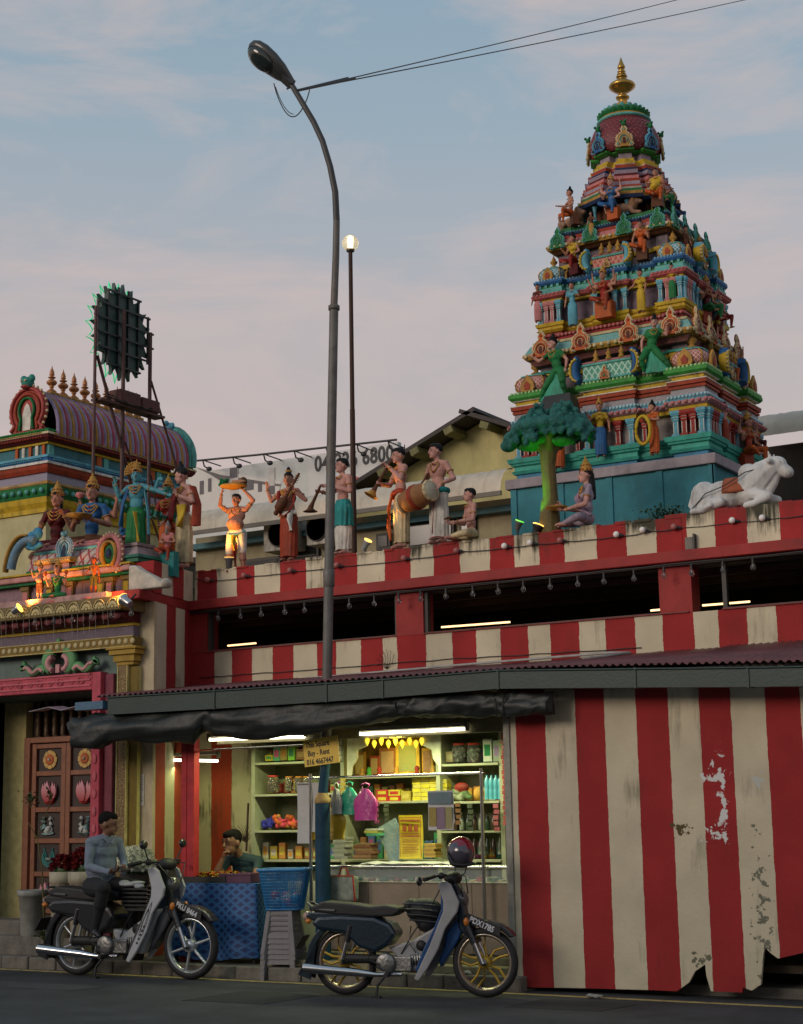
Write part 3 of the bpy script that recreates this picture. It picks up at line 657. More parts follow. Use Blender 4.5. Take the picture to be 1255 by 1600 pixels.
o=MB().tube(wiggle(c0,a,10,.004,.02)+wiggle(a,b,8,.004,.01),.008,6).build('white_rope',mat('rope_white',(.6,.58,.5),.6),loc=a);tag(o,'pale rope edge hanging along the bottom of the rolled tarpaulin','rope')
for xx in(324,780,792):
 q=PV(xx,1100,13.86);pts_=[q+Vector((0,.09*cos(t),.12*sin(t)-.02))for t in[2*pi*k/12 for k in range(13)]]
 MB().tube(pts_,.005,5).build('tie_cord',wire,sb)
MB().box(PV(283,1200,14.3).x,PV(303,1200,14.3).x,14.3,14.4,.125,2.86).box(PV(283,1200,14.3).x+.07,PV(283,1200,14.3).x+.085,14.292,14.3,.125,2.86).build('red_post',paint('post_red',(.42,.035,.04),dirt=.3),sb,bevel=.006)
# ------ unseen shophouses behind the camera, added to block low sky light on the walls
bk=thing('sky_block_houses','unseen plain shophouse row added across the street to block the low sky','building',(-8,-15,0))
m=MB();m.box(-48,24,-24,-15,0,7.6);m.build('wall',paint('opposite_wall',(.32,.29,.24)),bk)
for i in range(17):
 x=-46+i*4.1
 for q in((x,x+1.4,-15.03,-14.97,4.4,6.2),(x,x+2.8,-15.03,-14.97,.1,2.9)):MB().box(*q).build('window',mat('opposite_window',(.03,.04,.05),.2),bk)
m=MB();m.box(-48.3,24.3,-24.3,-14.4,7.61,7.9);m.build('roof',paint('opposite_roof',(.2,.09,.06)),bk)
# ------ far buildings
ax=thing('annex_building','cream annex with dark windows under a white ribbed canopy behind the statues','building',(-12,18.6,.1))
MB().box(-14.9,-8.6,18.62,22,.1,5.72).build('wall',paint('annex_cream',(.33,.29,.18),dirt=.6,scale=2),ax)
MB().box(-14.9,-9.5,18.45,18.61,5.52,5.60).build('fascia',mat('fascia_teal',(.05,.16,.2),.6),ax)
for px0,px1,y0,y1 in((385,440,875,905),(455,500,845,872),(590,612,835,858),(640,712,820,850),(720,745,810,840)):
 a,b=PV(px0,y0,18.6),PV(px1,y1,18.6)
 f=MB();f.box(a.x,b.x,18.56,18.615,b.z,a.z);wo=f.build('window',fr,ax)
 f=MB();f.box(a.x+.04,b.x-.04,18.545,18.56,b.z+.04,a.z-.04);f.build('pane',mat('dark_glass',(.015,.018,.02),.1,bump=0),wo)
cm=mat('canopy_white',(.55,.50,.40),.55,var=.15,dirt=.5,scale=3)
def canopy(parent,x0,x1,v0,z0,r,step=.36,zs=0.0):
 x=x0;k=0
 while x<x1:
  m=MB();xe=min(x+step,x1);rs=[]
  for i in range(9):
   xx=x+(xe-x)*i/8;bulge=.012*(1-abs(i-4)/4.)+(.0 if 0<i<8 else .014)
   zz=z0+(xx-x0)*zs
   rs.append([Vector((xx,v0+r*1.1*(1-sin(t))+0,zz+(r+bulge)*cos(t)-.0))if False else Vector((xx,v0+r*1.1-(r*1.1+bulge)*sin(t),zz+(r+bulge)*cos(t)))for t in[pi/2*j/7 for j in range(8)]])
  m.rings(rs,closed=False,caps=False);m.build('canopy_rib',cm,parent,fix=False)
  x=xe
canopy(ax,-14.75,-9.45,18.0,5.70,.34)
MB().box(-14.75,-9.45,17.99,18.02,5.64,5.70).build('canopy_edge',mat('canopy_edge',(.12,.11,.09),.6),ax)
for(x0,x1,y0,y1,lb)in((415,462,812,858,'white air conditioner box on the annex behind the lute player'),(482,512,805,850,'white air conditioner box on the annex left of the lamp post')):
 a,b=PV(x0,y0,18.3),PV(x1,y1,18.3)
 t=thing('air_conditioner',lb,'air conditioner',(a.x,18.3,b.z))
 MB().box(a.x,b.x,18.25,18.6,b.z,a.z).build('case',paint('ac_case',(.42,.40,.34)),t,bevel=.01)
 c=Vector(((a.x+b.x)/2+.02,18.24,(a.z+b.z)/2));r=(a.z-b.z)*.4
 MB().lathe(c,[(r,0),(r,.012),(r*.93,.014),(r*.93,0)],20,R=RFRONT).build('fan_guard',fr,t)
 f=MB();
 for k in range(5):f.obox(c+Vector((0,.006,0)),(r*.9,.006,.05),Matrix.Rotation(k*pi/5,3,'Y'))
 f.build('fan',mat('fan_dark',(.05,.05,.05),.5),t)
gh_=thing('gable_house','pale yellow house with stained gable wall and dark roof edge beyond the canopy','house',(-12.5,23,.1))
V3=23.0
ap=PV(752,660,V3);el=PV(548,786,V3);er=PV(850,706,V3)
MB().prism([(el.x,.1),(er.x+1.5,.1),(er.x+1.5,er.z-.4),(ap.x,ap.z),(el.x,el.z)],(0,V3,0),(1,0,0),(0,0,1),(0,6,0)).build('gable_wall',mat('gable_yellow',(.42,.38,.17),.8,var=.25,scale=1.2,dirt=.8,dirtcol=(.10,.085,.05)),gh_)
dkr=mat('roof_tile_dark',(.035,.028,.025),.7)
for(a,b)in((el,ap),(ap,Vector((er.x+1.6,V3,er.z-.45)))):
 d=(b-a);ln=d.length;m=MB();R=Matrix.Rotation(-atan2(d.z,d.x),3,'Y');c=(a+b)/2+Vector((0,2.8,.06));m.obox(c,(ln+.3,6.6,.07),R);m.build('roof',dkr,gh_)
 R=R
 for k in range(4):
  pp=a+d*((k+.5)/4)+Vector((0,-.3,-.06));m=MB();m.obox(pp,(.16,.5,.11),R);m.build('purlin_end',paint('purlin',(.16,.15,.06)),gh_)
bb=thing('billboard','long pale billboard printed with a house and a black phone number','billboard',(-18.5,26,6.4))
VB=26.0;a,b=PV(262,733,VB),PV(622,690,VB)
bm_=mat('board_print',(.50,.52,.50),.6,var=.06);bm2=mat('board_print_pale',(.56,.56,.55),.6,var=.05)
MB().box(a.x,b.x,VB,VB+.12,6.3,b.z).build('board',bm_,bb)
xs_=PV(482,700,VB).x;MB().box(xs_,b.x-.01,VB-.006,VB,6.3,b.z-.005).build('board_sheet',bm2,bb)
def bp_(pts_,col,nm,d=.004,k=0):
 q=[(PV(x,y,VB).x,PV(x,y,VB).z)for x,y in pts_]
 MB().prism(q,(0,VB-.007-k*.004,0),(1,0,0),(0,0,1),(0,-d,0)).build(nm,mat('print_%s'%nm,col,.6,var=.05,bump=0),bb)
bp_([(295,742),(306,730),(440,752),(430,800),(300,800)],(.60,.58,.54),'printed_house',k=0)
bp_([(306,730),(345,742),(440,757),(437,760),(370,752),(352,756),(330,742)],(.12,.11,.11),'printed_roof',k=1)
for i,(x0,x1,y0,y1)in enumerate(((313,319,752,772),(326,331,748,768),(383,397,752,765),(404,410,754,768),(420,430,760,772),(360,372,732,746))):
 q0,q1=PV(x0,y0,VB),PV(x1,y1,VB);MB().box(q0.x,q1.x,VB-.020,VB-.016,q1.z,q0.z).build('printed_window',mat('print_window',(.10,.09,.10),.6,bump=0),bb)
for(x0,x1)in((360,373),(420,430)):
 q0,q1=PV(x0,732,VB),PV(x1,775,VB);MB().box(q0.x,q1.x,VB-.016,VB-.0125,q1.z,q0.z).build('printed_tower',mat('print_tower',(.48,.46,.44),.6,bump=0),bb)
blk=mat('letter_black',(.03,.03,.03),.6,bump=0)
q=PV(492,737,VB);text_mesh('04-226 6800',.44,blk,'phone_number',bb,(q.x,VB-.012,q.z),RFRONT,xs=.80,bold=.012,space=1.03)
q=PV(552,778,VB);MB().lathe((q.x,VB-.02,q.z),[(.42,0),(.42,.004),(.30,.004),(.30,0)],28,R=RFRONT).build('printed_ring',mat('print_ring',(.45,.08,.09),.6,bump=0),bb)
pp=[PV(285,722,VB-.6),PV(400,711,VB-.6),PV(620,687,VB-.6)]
MB().tube(pp,.022,6).build('lamp_pipe',wire,bb)
for x in(317,364,412,460,510,558,607):
 q=PV(x,719-(x-317)*.1005,VB-.6);m=MB();m.tube([q,q+Vector((.0,.05,-.12)),q+Vector((.05,.1,-.16))],.016,5);m.sph(q+Vector((.07,.12,-.17)),(.07,.05,.05),8,5);m.tube([q,(q.x,VB,q.z-.02)],.014,5);m.build('lamp_arm',wire,bb)
m=MB();q=PV(624,700,VB)
for k in range(3):m.tube([q+Vector((0,.0,-k*.12)),q+Vector((.12,0,-.06-k*.12))],.012,4);m.tube([q+Vector((.12,0,-k*.12)),q+Vector((.0,0,-.06-k*.12))],.012,4)
m.tube([q+Vector((.12,0,.05)),q+Vector((.12,0,-.5))],.012,4);m.build('truss',wire,bb)
lr=thing('low_building','dark roofed low building below the billboard','building',(-19,25,.1))
MB().box(-26,-15.6,26.3,32,.1,6.9).build('wall',paint('low_wall',(.3,.28,.22)),lr)
MB().obox((-20.5,24.6,6.55),(10,3.4,.1),Matrix.Rotation(radians(10),3,'X')).build('roof',dkr,lr)
rc=thing('side_building','dark building with ribbed canopy at the right edge beyond the tower','building',(-6.0,21.9,.1))
canopy(rc,-7.45,-3.0,21.9,6.85,.38);MB().box(-7.9,-3,22.4,26,.1,6.8).build('wall',dk,rc)
# ------ sky-line ground cover far off is hidden by the buildings
# ------ entrance gate block
GV=14.5;UE=-12.22
gt=thing('temple_gate','ornate temple entrance with pink door frame, carved cornices and painted pilaster','gateway',(-14,GV,.13))
gc=paint('gate_cream',(.46,.39,.26),dirt=.45,scale=3)
gteal=paint('gate_teal',(.13,.19,.17),dirt=.35,scale=5)
DU0,DU1=-15.35,-13.03
m=MB();m.box(-16.3,DU0,GV,15.6,.13,4.15);m.box(DU1+.001,-12.56,GV,15.6,.13,4.15);m.box(DU0,DU1,GV,15.6,3.15,4.15)
m.build('front_wall',gteal,gt)
m=MB();m.box(-12.56,UE,GV+.012,GV+.06,.13,4.15);m.build('corner_strip',gc,gt)
m=MB();A=[(UE,GV+.012),(-12.53,15.6)]
vs=[(*A[0],.13),(*A[1],.13),(*A[1],4.15),(*A[0],4.15),(-12.555,GV+.012,.13),(-12.6,15.6,.13),(-12.6,15.6,4.15),(-12.555,GV+.012,4.15)]
m._add(vs,[(0,1,2,3),(4,7,6,5),(3,2,6,7)])
sidem=stripe_mat('side_wall_stripes',[14.84,15.11,15.37],1,False,grime=.4)
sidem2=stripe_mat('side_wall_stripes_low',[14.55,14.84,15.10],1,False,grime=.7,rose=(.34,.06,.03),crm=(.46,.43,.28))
o=m.build('side_wall',sidem,gt);me=o.data;me.materials.append(sidem2)
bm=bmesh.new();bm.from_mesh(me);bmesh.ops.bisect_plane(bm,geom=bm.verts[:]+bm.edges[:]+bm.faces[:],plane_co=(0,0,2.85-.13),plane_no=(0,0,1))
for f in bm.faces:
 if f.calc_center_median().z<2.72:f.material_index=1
bm.to_mesh(me);bm.free()
MB().box(DU0-.02,DU0,GV+.0,15.34,.13,3.15).build('reveal',paint('reveal_yellow',(.48,.42,.18),dirt=.3),gt)
mahog=mat('door_wood',(.26,.10,.05),.5,var=.2,scale=8,dirt=.2);dkw=mat('door_panel_dark',(.045,.028,.022),.6)
DV=15.3
def zy(y,x=90):return PV(x,y,DV).z
def ux(x):return PV(x,1200,DV).x
m=MB();MB().box(DU0,DU1+.2,DV+.10,DV+.16,.13,3.15).build('backing',dkw,gt)
df=MB();df.box(-14.97,-14.87,DV-.05,DV+.06,.2,zy(1151));df.box(-14.87,-12.95,DV-.05,DV+.06,zy(1160),zy(1151));df.box(-13.10,-13.0,DV-.05,DV+.06,.2,zy(1160))
df.build('door_frame',mahog,gt,bevel=.008)
m=MB();m.box(-15.3,-13.0,DV+.40,DV+.42,zy(1150),3.15);m.build('transom_glow',mat('transom_glow',(.25,.12,.04),.8,emis=(1,.42,.08),estr=.9),gt)
for i in range(13):
 x=-14.82+i*.142;z0,z1=zy(1148),zy(1080);pr=[]
 for k in range(15):
  t=k/14;pr.append((.022+.018*abs(sin(t*pi*4.5))+(.012 if k in(0,7,14)else 0),(z1-z0)*t))
 MB().lathe((x,DV+.05,z0),pr,10).build('turned_bar',mat('turned_wood',(.10,.055,.02),.45),gt)
MB().box(-15.35,-14.97,DV-.02,DV+.1,.2,3.15).build('side_panel',paint('reveal_yellow',(.48,.42,.18)),gt)
def motif_flower(cx,cz,y,par,r=.115):
 mb=MB()
 for k in range(8):
  a=2*pi*k/8;poly=[(cos(a-.36)*.03,sin(a-.36)*.03),(cos(a-.37)*r*.95,sin(a-.37)*r*.95),(cos(a-.2)*r*1.03,sin(a-.2)*r*1.03),(cos(a)*r,sin(a)*r),(cos(a+.2)*r*1.03,sin(a+.2)*r*1.03),(cos(a+.37)*r*.95,sin(a+.37)*r*.95),(cos(a+.36)*.03,sin(a+.36)*.03)]
  mb.prism(poly,(cx,y,cz),(1,0,0),(0,0,1),(0,-.018,0),0)
 mb.lathe((cx,y,cz),[(r*.6,.0),(r*.6,.022),(r*.4,.028),(0.001,.028)],16,1,R=RFRONT);mb.sph((cx,y-.032,cz),r*.17,8,6,2)
 mb.build('flower_carving',[paint('fl_y',(.62,.40,.14),dirt=.2),paint('fl_r',(.50,.14,.05),dirt=.2),K('white')],par)
def motif_lotus(cx,cz,y,par,s=1.0):
 mb=MB()
 for k,(dx,top,w)in enumerate(((-.105,.10,.035),(-.062,.12,.035),(.062,.12,.035),(.105,.10,.035),(0,.13,.05))):
  pts_=[]
  for t in range(9):
   q=t/8;ww=w*sin(pi*min(.98,.15+q*.8))**.7*(1-q**4);pts_.append((dx*(.35+.65*q**.6)+dx*.12*sin(pi*q)+ww,-.11+(top+.11)*q))
  lft=[(dx*(.35+.65*(t/8)**.6)+dx*.12*sin(pi*t/8)-w*sin(pi*min(.98,.15+t/8*.8))**.7*(1-(t/8)**4),-.11+(top+.11)*t/8)for t in range(9)]
  poly=pts_+lft[::-1][1:]
  mb.prism([(a*s,b*s)for a,b in poly],(cx,y-.008*k,cz),(1,0,0),(0,0,1),(0,-.016-.004*k,0),0)
 mb.sph((cx,y-.01,cz-.095*s),(.085*s,.03,.045*s),12,6,1)
 mb.build('lotus_carving',[lotm,paint('lot_r',(.42,.04,.04),dirt=.2)],par)
lotm,N_,L_,b_=newmat('lotus_paint');b_.inputs['Roughness'].default_value=.5
tcx=N_.new('ShaderNodeTexCoord');spx=N_.new('ShaderNodeSeparateXYZ');L_.new(tcx.outputs['Generated'],spx.inputs[0]);rpx=N_.new('ShaderNodeValToRGB');L_.new(spx.outputs['Z'],rpx.inputs[0])
rpx.color_ramp.elements[0].color=(.40,.03,.03,1);rpx.color_ramp.elements[0].position=.15;rpx.color_ramp.elements[1].color=(.70,.34,.38,1);rpx.color_ramp.elements[1].position=.85;L_.new(rpx.outputs[0],b_.inputs['Base Color'])
def motif_swan(cx,cz,y,par,sgn):
 mb=MB();T=lambda pts_:[(cx+sgn*x,y-.02,cz+z)for x,z in pts_]
 mb.tube(T([(-.005,-.06),(.04,-.035),(.052,.0),(.03,.03),(.02,.065),(.035,.09),(.052,.092)]),[.045,.036,.024,.018,.017,.022,.017],10,0)
 mb.sph((cx+sgn*-.01,y-.015,cz-.06),(.085,.03,.05),12,8,0)
 mb.tube(T([(-.06,-.05),(-.085,-.01),(-.085,.05),(-.06,.095),(-.10,.10)]),[.05,.045,.042,.03,.008],10,1)
 mb.tube(T([(.05,.088),(.085,.068)]),.009,6,1,r1=.003);mb.sph((cx+sgn*.04,y-.04,cz+.092),.006,6,4,2)
 for k in range(4):mb.tube(T([(-.11,-.105),(-.05,-.115+.006*k),(.03,-.112),(.09,-.100+.004*k)]),.008,5,1)
 mb.build('swan_carving',[paint('swan',(.52,.54,.50),dirt=.2),paint('swan_t',(.22,.36,.36),dirt=.2),K('black')],par)
def motif_scroll(cx,cz,y,par):
 mb=MB()
 for sg in(-1,1):
  for r0,off,wd in((.10,.0,.022),(.075,-.005,.02),(.048,-.012,.018)):
   pts_=[]
   for t in range(14):
    a=-pi/2+sg*(t/13)*2.5;pts_.append((r0*cos(a)*sg*1.0*(1 if sg>0 else-1),off+r0*sin(a)*1.05))
   pts_+=[(pts_[-1][0]+sg*.012,pts_[-1][1]+.03),(pts_[-1][0]+sg*.02,pts_[-1][1]+.045)]
   mb.strip(pts_,wd,.02,(cx,y,cz-.01),(1,0,0),(0,0,1),(0,-1,0),0)
  sp_=[(sg*(.02+.018*(1-t/12)*cos(t*.7)),.0+.018*(1-t/12)*sin(t*.7))for t in range(12)]
  mb.strip(sp_,.010,.018,(cx,y,cz-.02),(1,0,0),(0,0,1),(0,-1,0),1)
 mb.build('scroll_carving',[paint('scr',(.07,.26,.24),dirt=.2),paint('scr2',(.45,.55,.5),dirt=.2)],par)
for li,(ua,ub)in enumerate(((-14.865,-14.29),(-14.285,-13.70+.0))):
 leaf_=MB();st=.075
 zb,zt=.22,zy(1161)
 leaf_.box(ua,ub,DV+.03,DV+.06,zb,zt);dl=leaf_.build('door_leaf',dkw,gt)
 MB().box(ua,ua+st,DV-.01,DV+.03,zb,zt).build('stile',mahog,dl,bevel=.006);MB().box(ub-st,ub,DV-.01,DV+.03,zb,zt).build('stile',mahog,dl,bevel=.006)
 rails=[1165,1208,1265,1314,1366,1424,1475]
 for k,ry in enumerate(rails):MB().box(ua+st,ub-st,DV-.005,DV+.03,zy(ry)-.03,zy(ry)+.03).build('rail',mahog,dl,bevel=.005)
 cx=(ua+ub)/2
 for k in range(6):
  cz=(zy(rails[k])+zy(rails[k+1]))/2;y=DV+.03
  if k==0:motif_flower(cx,cz,y,dl)
  elif k in(1,4):motif_lotus(cx,cz-.01,y,dl,1.1)
  elif k==2:motif_swan(cx,cz,y,dl,1 if li==0 else-1)
  elif k==3:motif_scroll(cx,cz,y,dl)
  else:motif_flower(cx,cz,y,dl)
pk=paint('frame_pink',(.44,.07,.10),dirt=.25);pkd=paint('frame_maroon',(.20,.05,.07),dirt=.3)
FV=14.38
m=MB();m.box(-13.05,-12.915,FV,GV+.25,.13,3.365);m.box(-15.5,-13.05,FV,GV+.25,3.16,3.365)
m.build('pink_frame',pk,gt,bevel=.012)
m=MB();m.box(-12.914,-12.78,FV+.07,GV+.02,.13,3.34);m.build('frame_return',pkd,gt,bevel=.01)
m=MB()
for off in(.03,.085,.14):m.box(-15.5,-13.07+off*.0,FV-.014,FV-.001,3.17+off*1.2,3.19+off*1.2)
for k in range(7):
 cx=-15.2+k*.33
 for rr in(.05,.03):m.strip([(rr*cos(a),rr*sin(a)*1.0)for a in[2*pi*i/14 for i in range(14)]],.010,.012,(cx,FV-.002,3.265),(1,0,0),(0,0,1),(0,-1,0),0,closed=True)
 if k<6:m.strip([(.07+.2*t/10,.03*sin(t*.9))for t in range(11)],.012,.010,(cx,FV-.002,3.265),(1,0,0),(0,0,1),(0,-1,0))
m.build('frame_relief',paint('frame_pink2',(.52,.12,.15),dirt=.2),gt)
for k in range(14):MB().sph((-12.982,FV-.005,.35+k*.2),(.035,.012,.06),8,6).build('frame_boss',paint('frame_pink2',(.52,.12,.15)),gt)
cg,cp=paint('crest_green',(.12,.30,.13),dirt=.3),paint('crest_pink',(.52,.26,.26),dirt=.2)
cx=PV(94,1040,FV).x;cz=3.385
m=MB();fr_=((cx,FV-.0,cz),(1,0,0),(0,0,1),(0,-1,0))
for sg in(-1,1):
 m.strip([(sg*(.045+.17*sin(a)*1.0),.02+.235*(1-cos(a))/2*1.1)for a in[pi*t/12 for t in range(2,12)]],.15,.06,*fr_,0)
 m.strip([(sg*(.06+.10*sin(a)),.03+.17*(1-cos(a))/2)for a in[pi*t/12 for t in range(1,12)]],.075,.085,*fr_,1)
 m.strip([(sg*(.22+.40*t/12),.03+.035*sin(t*.75)+.012*t/2*.6)for t in range(13)]+[(sg*(.62-.06*sin(q)),.10+.05*(1-cos(q))*.6)for q in(.5,1.1,1.8,2.4)],[.13-.004*t for t in range(17)],.05,*fr_,0)
 m.strip([(sg*(.25+.30*t/12),.028+.03*sin(t*.75)+.01*t/2*.6)for t in range(13)],.055,.07,*fr_,1)
 for t in range(13):
  a=.35+2.5*t/12;m.sph((cx+sg*(.045+.205*sin(a)),FV-.03,cz+.02+.125+.14*-cos(a)),.016,6,4,2)
m.sph((cx,FV-.03,cz+.30),(.05,.03,.06),8,6,0);m.sph((cx,FV-.03,cz+.38),(.035,.03,.035),8,6,0);m.box(cx-.03,cx+.03,FV-.05,FV,cz,cz+.1,1)
m.build('door_crest',[cg,cp,paint('crest_pale',(.42,.48,.30),dirt=.2)],gt)
olv,gld=paint('pil_olive',(.17,.12,.02),dirt=.2),scroll_mat('pil_scroll',(.14,.07,.02),(.55,.45,.20),scale=17)
m=MB();m.box(-12.66,-12.53,FV+.02,GV+.015,.13,3.42);m.build('pilaster',gld,gt,bevel=.005)
m=MB();m.box(-12.672,-12.66,FV+.012,GV,.13,3.42);m.box(-12.53,-12.518,FV+.012,GV,.13,3.42);m.box(-12.517,-12.40,FV+.06,GV+.01,.13,3.40);m.build('pilaster_edge',paint('pil_gold',(.50,.42,.16)),gt)
MB().box(-12.512,-12.395,FV+.055,FV+.06,.13,3.4).build('pilaster_side',olv,gt)
m=MB()
for z0,z1,e in((3.42,3.46,.02),(3.46,3.54,.05),(3.54,3.60,.09),(3.60,3.63,.12)):m.box(-12.67-e,-12.45+e,FV+.03-e*.8,GV,z0,z1-.001)
m.build('capital',paint('cap_gold',(.34,.22,.04),dirt=.25),gt,bevel=.006)
U0,U1=-16.4,-12.42
fb=paint('frieze_brown',(.20,.13,.03),dirt=.3)
m=MB();m.box(U0,U1+.03,FV-.05,GV-.003,3.635,3.745);m.build('dotted_band',fb,gt,bevel=.006)
dot=MB().sph((0,0,0),(.034,.016,.034),10,6).build('band_stud',paint('stud',(.56,.48,.26)));dot.parent=gt;dot.location=Vector((-15.9,FV-.052,3.69))-chain_loc(gt)
for i in range(1,37):
 o=dot.copy();COL.objects.link(o);o.location=Vector((-15.9+i*.0975,FV-.052,3.69))-chain_loc(gt)
m=MB();m.box(U0,U1+.035,FV-.058,FV-.04,3.625,3.637);m.box(U0,U1+.035,FV-.058,FV-.04,3.742,3.752);m.build('band_edge',paint('pil_gold',(.50,.42,.16)),gt)
m=MB();m.box(U0,U1-.02,FV+.02,GV-.003,3.753,3.875);m.build('mottled_frieze',scroll_mat('mottled',(.17,.13,.18),(.28,.24,.28),scale=30),gt)
m=MB();m.box(U0,U1-.01,FV-.0,GV-.003,3.876,3.91);m.build('yellow_fillet',paint('fillet',(.50,.34,.04),dirt=.2),gt)
m=MB();prof=[(0,3.911),(-.10,3.93),(-.15,3.97),(-.16,4.01),(-.12,4.05)]
m.rings([[(U0,GV-.14+a,b)for a,b in prof]+[(U0,GV,4.05),(U0,GV,3.911)],[(U1+.0,GV-.14+a,b)for a,b in prof]+[(U1,GV,4.05),(U1,GV,3.911)]],smooth=False)
for i in range(22):m.sph((U0+.1+i*.18,GV-.295,3.985),(.07,.02,.045),8,5,1)
m.build('maroon_cornice',[K('maroon'),paint('maroon2',(.22,.06,.07))],gt)
FA=GV-.42
m=MB();m.box(U0,-12.36,FA,GV+.3,4.03,4.19);m.build('fascia',paint('fascia_dk',(.16,.12,.05),dirt=.4),gt,bevel=.006)
fan=MB()
for k in range(7):
 a=pi*(k+.5)/7;fan.sph((cos(a)*.055,0,.01+sin(a)*.055),(.018,.012,.026),8,5,0,Matrix.Rotation(-(a-pi/2),3,'Y'))
fan.sph((0,0,.02),(.022,.014,.02),8,5,0);fan.strip([(.092*cos(pi*t/12),.115*sin(pi*t/12))for t in range(13)],.012,.012,(0,0,0),(1,0,0),(0,0,1),(0,-1,0),0)
f0=fan.build('carved_fan',paint('fan_cream',(.52,.44,.22),dirt=.3));f0.parent=gt
for i in range(20):
 o=f0 if i==0 else f0.copy()
 if i:COL.objects.link(o)
 o.location=Vector((U0+.12+i*.2,FA-.002,4.048))-chain_loc(gt)
m=MB();m.box(-12.95+.2,-12.20,GV-.30,GV+.2,4.155,4.268);m.box(-12.30+.05,-12.22,GV-.28,15.6-.15,4.157,4.266)
m=MB();poly=[(-12.74,14.22),(-12.20,14.22),(-12.49,15.46),(-12.75,15.46)]
m.prism(poly,(0,0,4.157),(1,0,0),(0,1,0),(0,0,.111));m.build('red_ledge',redm,gt,bevel=.008)
MB().box(U0,-12.62,GV-.38,15.9,4.192,4.26).build('roof_slab',paint('slab_pink',(.40,.24,.22)),gt)
MB().prism([(-12.62,14.55),(-12.27,14.55),(-12.51,15.58),(-12.62,15.58)],(0,0,4.27),(1,0,0),(0,1,0),(0,0,.375)).build('side_parapet',stripe_mat('side_parapet_stripes',[14.75,15.05,15.33],1,True,grime=.8,dull=1.05),gt)
q0,q1,q2=PV(215,886,14.4),PV(262,930,14.4),PV(214,935,14.4)
q1.z=4.30
o=MB().prism([(q2.x-.05,4.271),(q1.x+.03,4.271),(q1.x+.03,q1.z+.02),(q1.x-.02,q1.z+.03),(q1.x-.12,q1.z+.10),(q0.x+.12,q0.z-.05),(q0.x+.03,q0.z+.01),(q2.x-.05,q0.z+.01)],(0,14.30,0),(1,0,0),(0,0,1),(0,.14,0)).build('buttress',paint('buttress',(.52,.48,.40),dirt=.5),gt,bevel=.02)
MB().sph((q1.x+.01,14.36,q1.z+.02),(.06,.08,.06),12,8).build('buttress_knob',paint('buttress',(.52,.48,.40)),gt)
q=PV(216,1233,GV);m=MB();m.box(q.x-.10,q.x+.085,GV+.004,GV+.009,q.z-.19,q.z+.17)
o=m.build('notice',mat('paper_grey',(.42,.42,.40),.7,var=.1),loc=(q.x,GV,q.z));tag(o,'grey printed notice pasted on the cream corner beside the gate pilaster','notice')
rnd=random.Random(3);m=MB()
for k in range(17):
 z=q.z+.14-k*.018;
 for j in range(3):
  x=q.x-.085+j*.055+rnd.uniform(0,.01);wdt=rnd.uniform(.02,.045);hh=.012 if k in(3,4,5)and j==1 else .0045
  m.box(x,x+wdt,GV+.001,GV+.003,z,z+hh)
m.box(q.x-.02,q.x+.02,GV+.0005,GV+.003,q.z-.03,q.z+.08);m.build('print',blk,o)
m=MB()
for i in range(34):
 x=-15.6+i*.095+random.uniform(-.02,.02);ln=random.uniform(.10,.33);m.tube(wiggle((x,FA+.01,4.03),(x+random.uniform(-.01,.01),FA+.03,4.03-ln),5,.004),.0022,4)
o=m.build('icicle_string',mat('fairy_wire',(.35,.33,.28),.4,bump=0),loc=(-14,FA,4.1));o['kind']='stuff';tag(o,'fine hanging icicle light strings under the carved gate fascia','string lights')
# ------ barrel shrine on the gate roof
sv=thing('roof_shrine','small pink and blue barrel-vaulted shrine above the gate with red lattice roof','shrine',(-13.9,14.7,4.36))
SV=14.62;zb=4.26
a,b=PV(50,905,SV),PV(214,888,SV)
pnk=paint('shrine_pink',(.50,.25,.22),dirt=.35);pnkd=paint('shrine_mauve',(.24,.15,.17),dirt=.35)
MB().box(-15.6,-12.66,SV,15.2,zb+.001,4.51).build('body',pnkd,sv)
MB().box(-15.62,-12.64,SV-.06,15.22,zb+.002,zb+.05).build('base',pnk,sv,bevel=.008)
m=MB();m.box(-15.65,-12.60,SV-.10,15.25,4.515,4.55);m.build('green_fillet',K('green'),sv,bevel=.005)
m=MB();m.box(-15.68,-12.57,SV-.15,15.28,4.552,4.625);m.build('cornice',pnk,sv,bevel=.02)
m=MB();m.box(-15.70,-12.55,SV-.17,15.30,4.627,4.65);m.build('yellow_fillet',K('yellow'),sv,bevel=.004)
for i,x in enumerate((-15.4,-15.0,-14.35,-13.95,-13.62,-13.12,-12.98,-12.72)):
 p_=MB();p_.box(x-.055,x+.055,SV-.045,SV-.001,zb+.05,4.46);p_.box(x-.075,x+.075,SV-.065,SV-.001,4.46,4.514);p_.box(x-.04,x+.04,SV-.052,SV-.0455,zb+.07,4.44,1)
 p_.build('pilaster',[paint('sh_pil',(.42,.30,.06)if i%2 else(.20,.13,.04)),K('yellow')if i%2 else K('pink')],sv,bevel=.004)
m=MB();m.box(-14.05,-13.55,SV-.13,SV-.002,4.65,4.74);m.build('centre_bay',pnkd,sv);m=MB();m.box(-14.10,-13.50,SV-.17,SV+.02,4.742,4.80)
for i in range(14):m.sph((-14.08+i*.043,SV-.172,4.77),.014,6,4,1)
m.build('bay_cornice',[K('gold'),K('cream')],sv)
lat=lattice_mat('lattice_redcream',(.45,.34,.28),(.30,.03,.03),1,1,.10)
vx0,vx1,vz,vr=PV(66,880,14.8).x,PV(165,870,14.6).x,4.65,.34
vm,N_,L_,b_=newmat('vault_lattice')
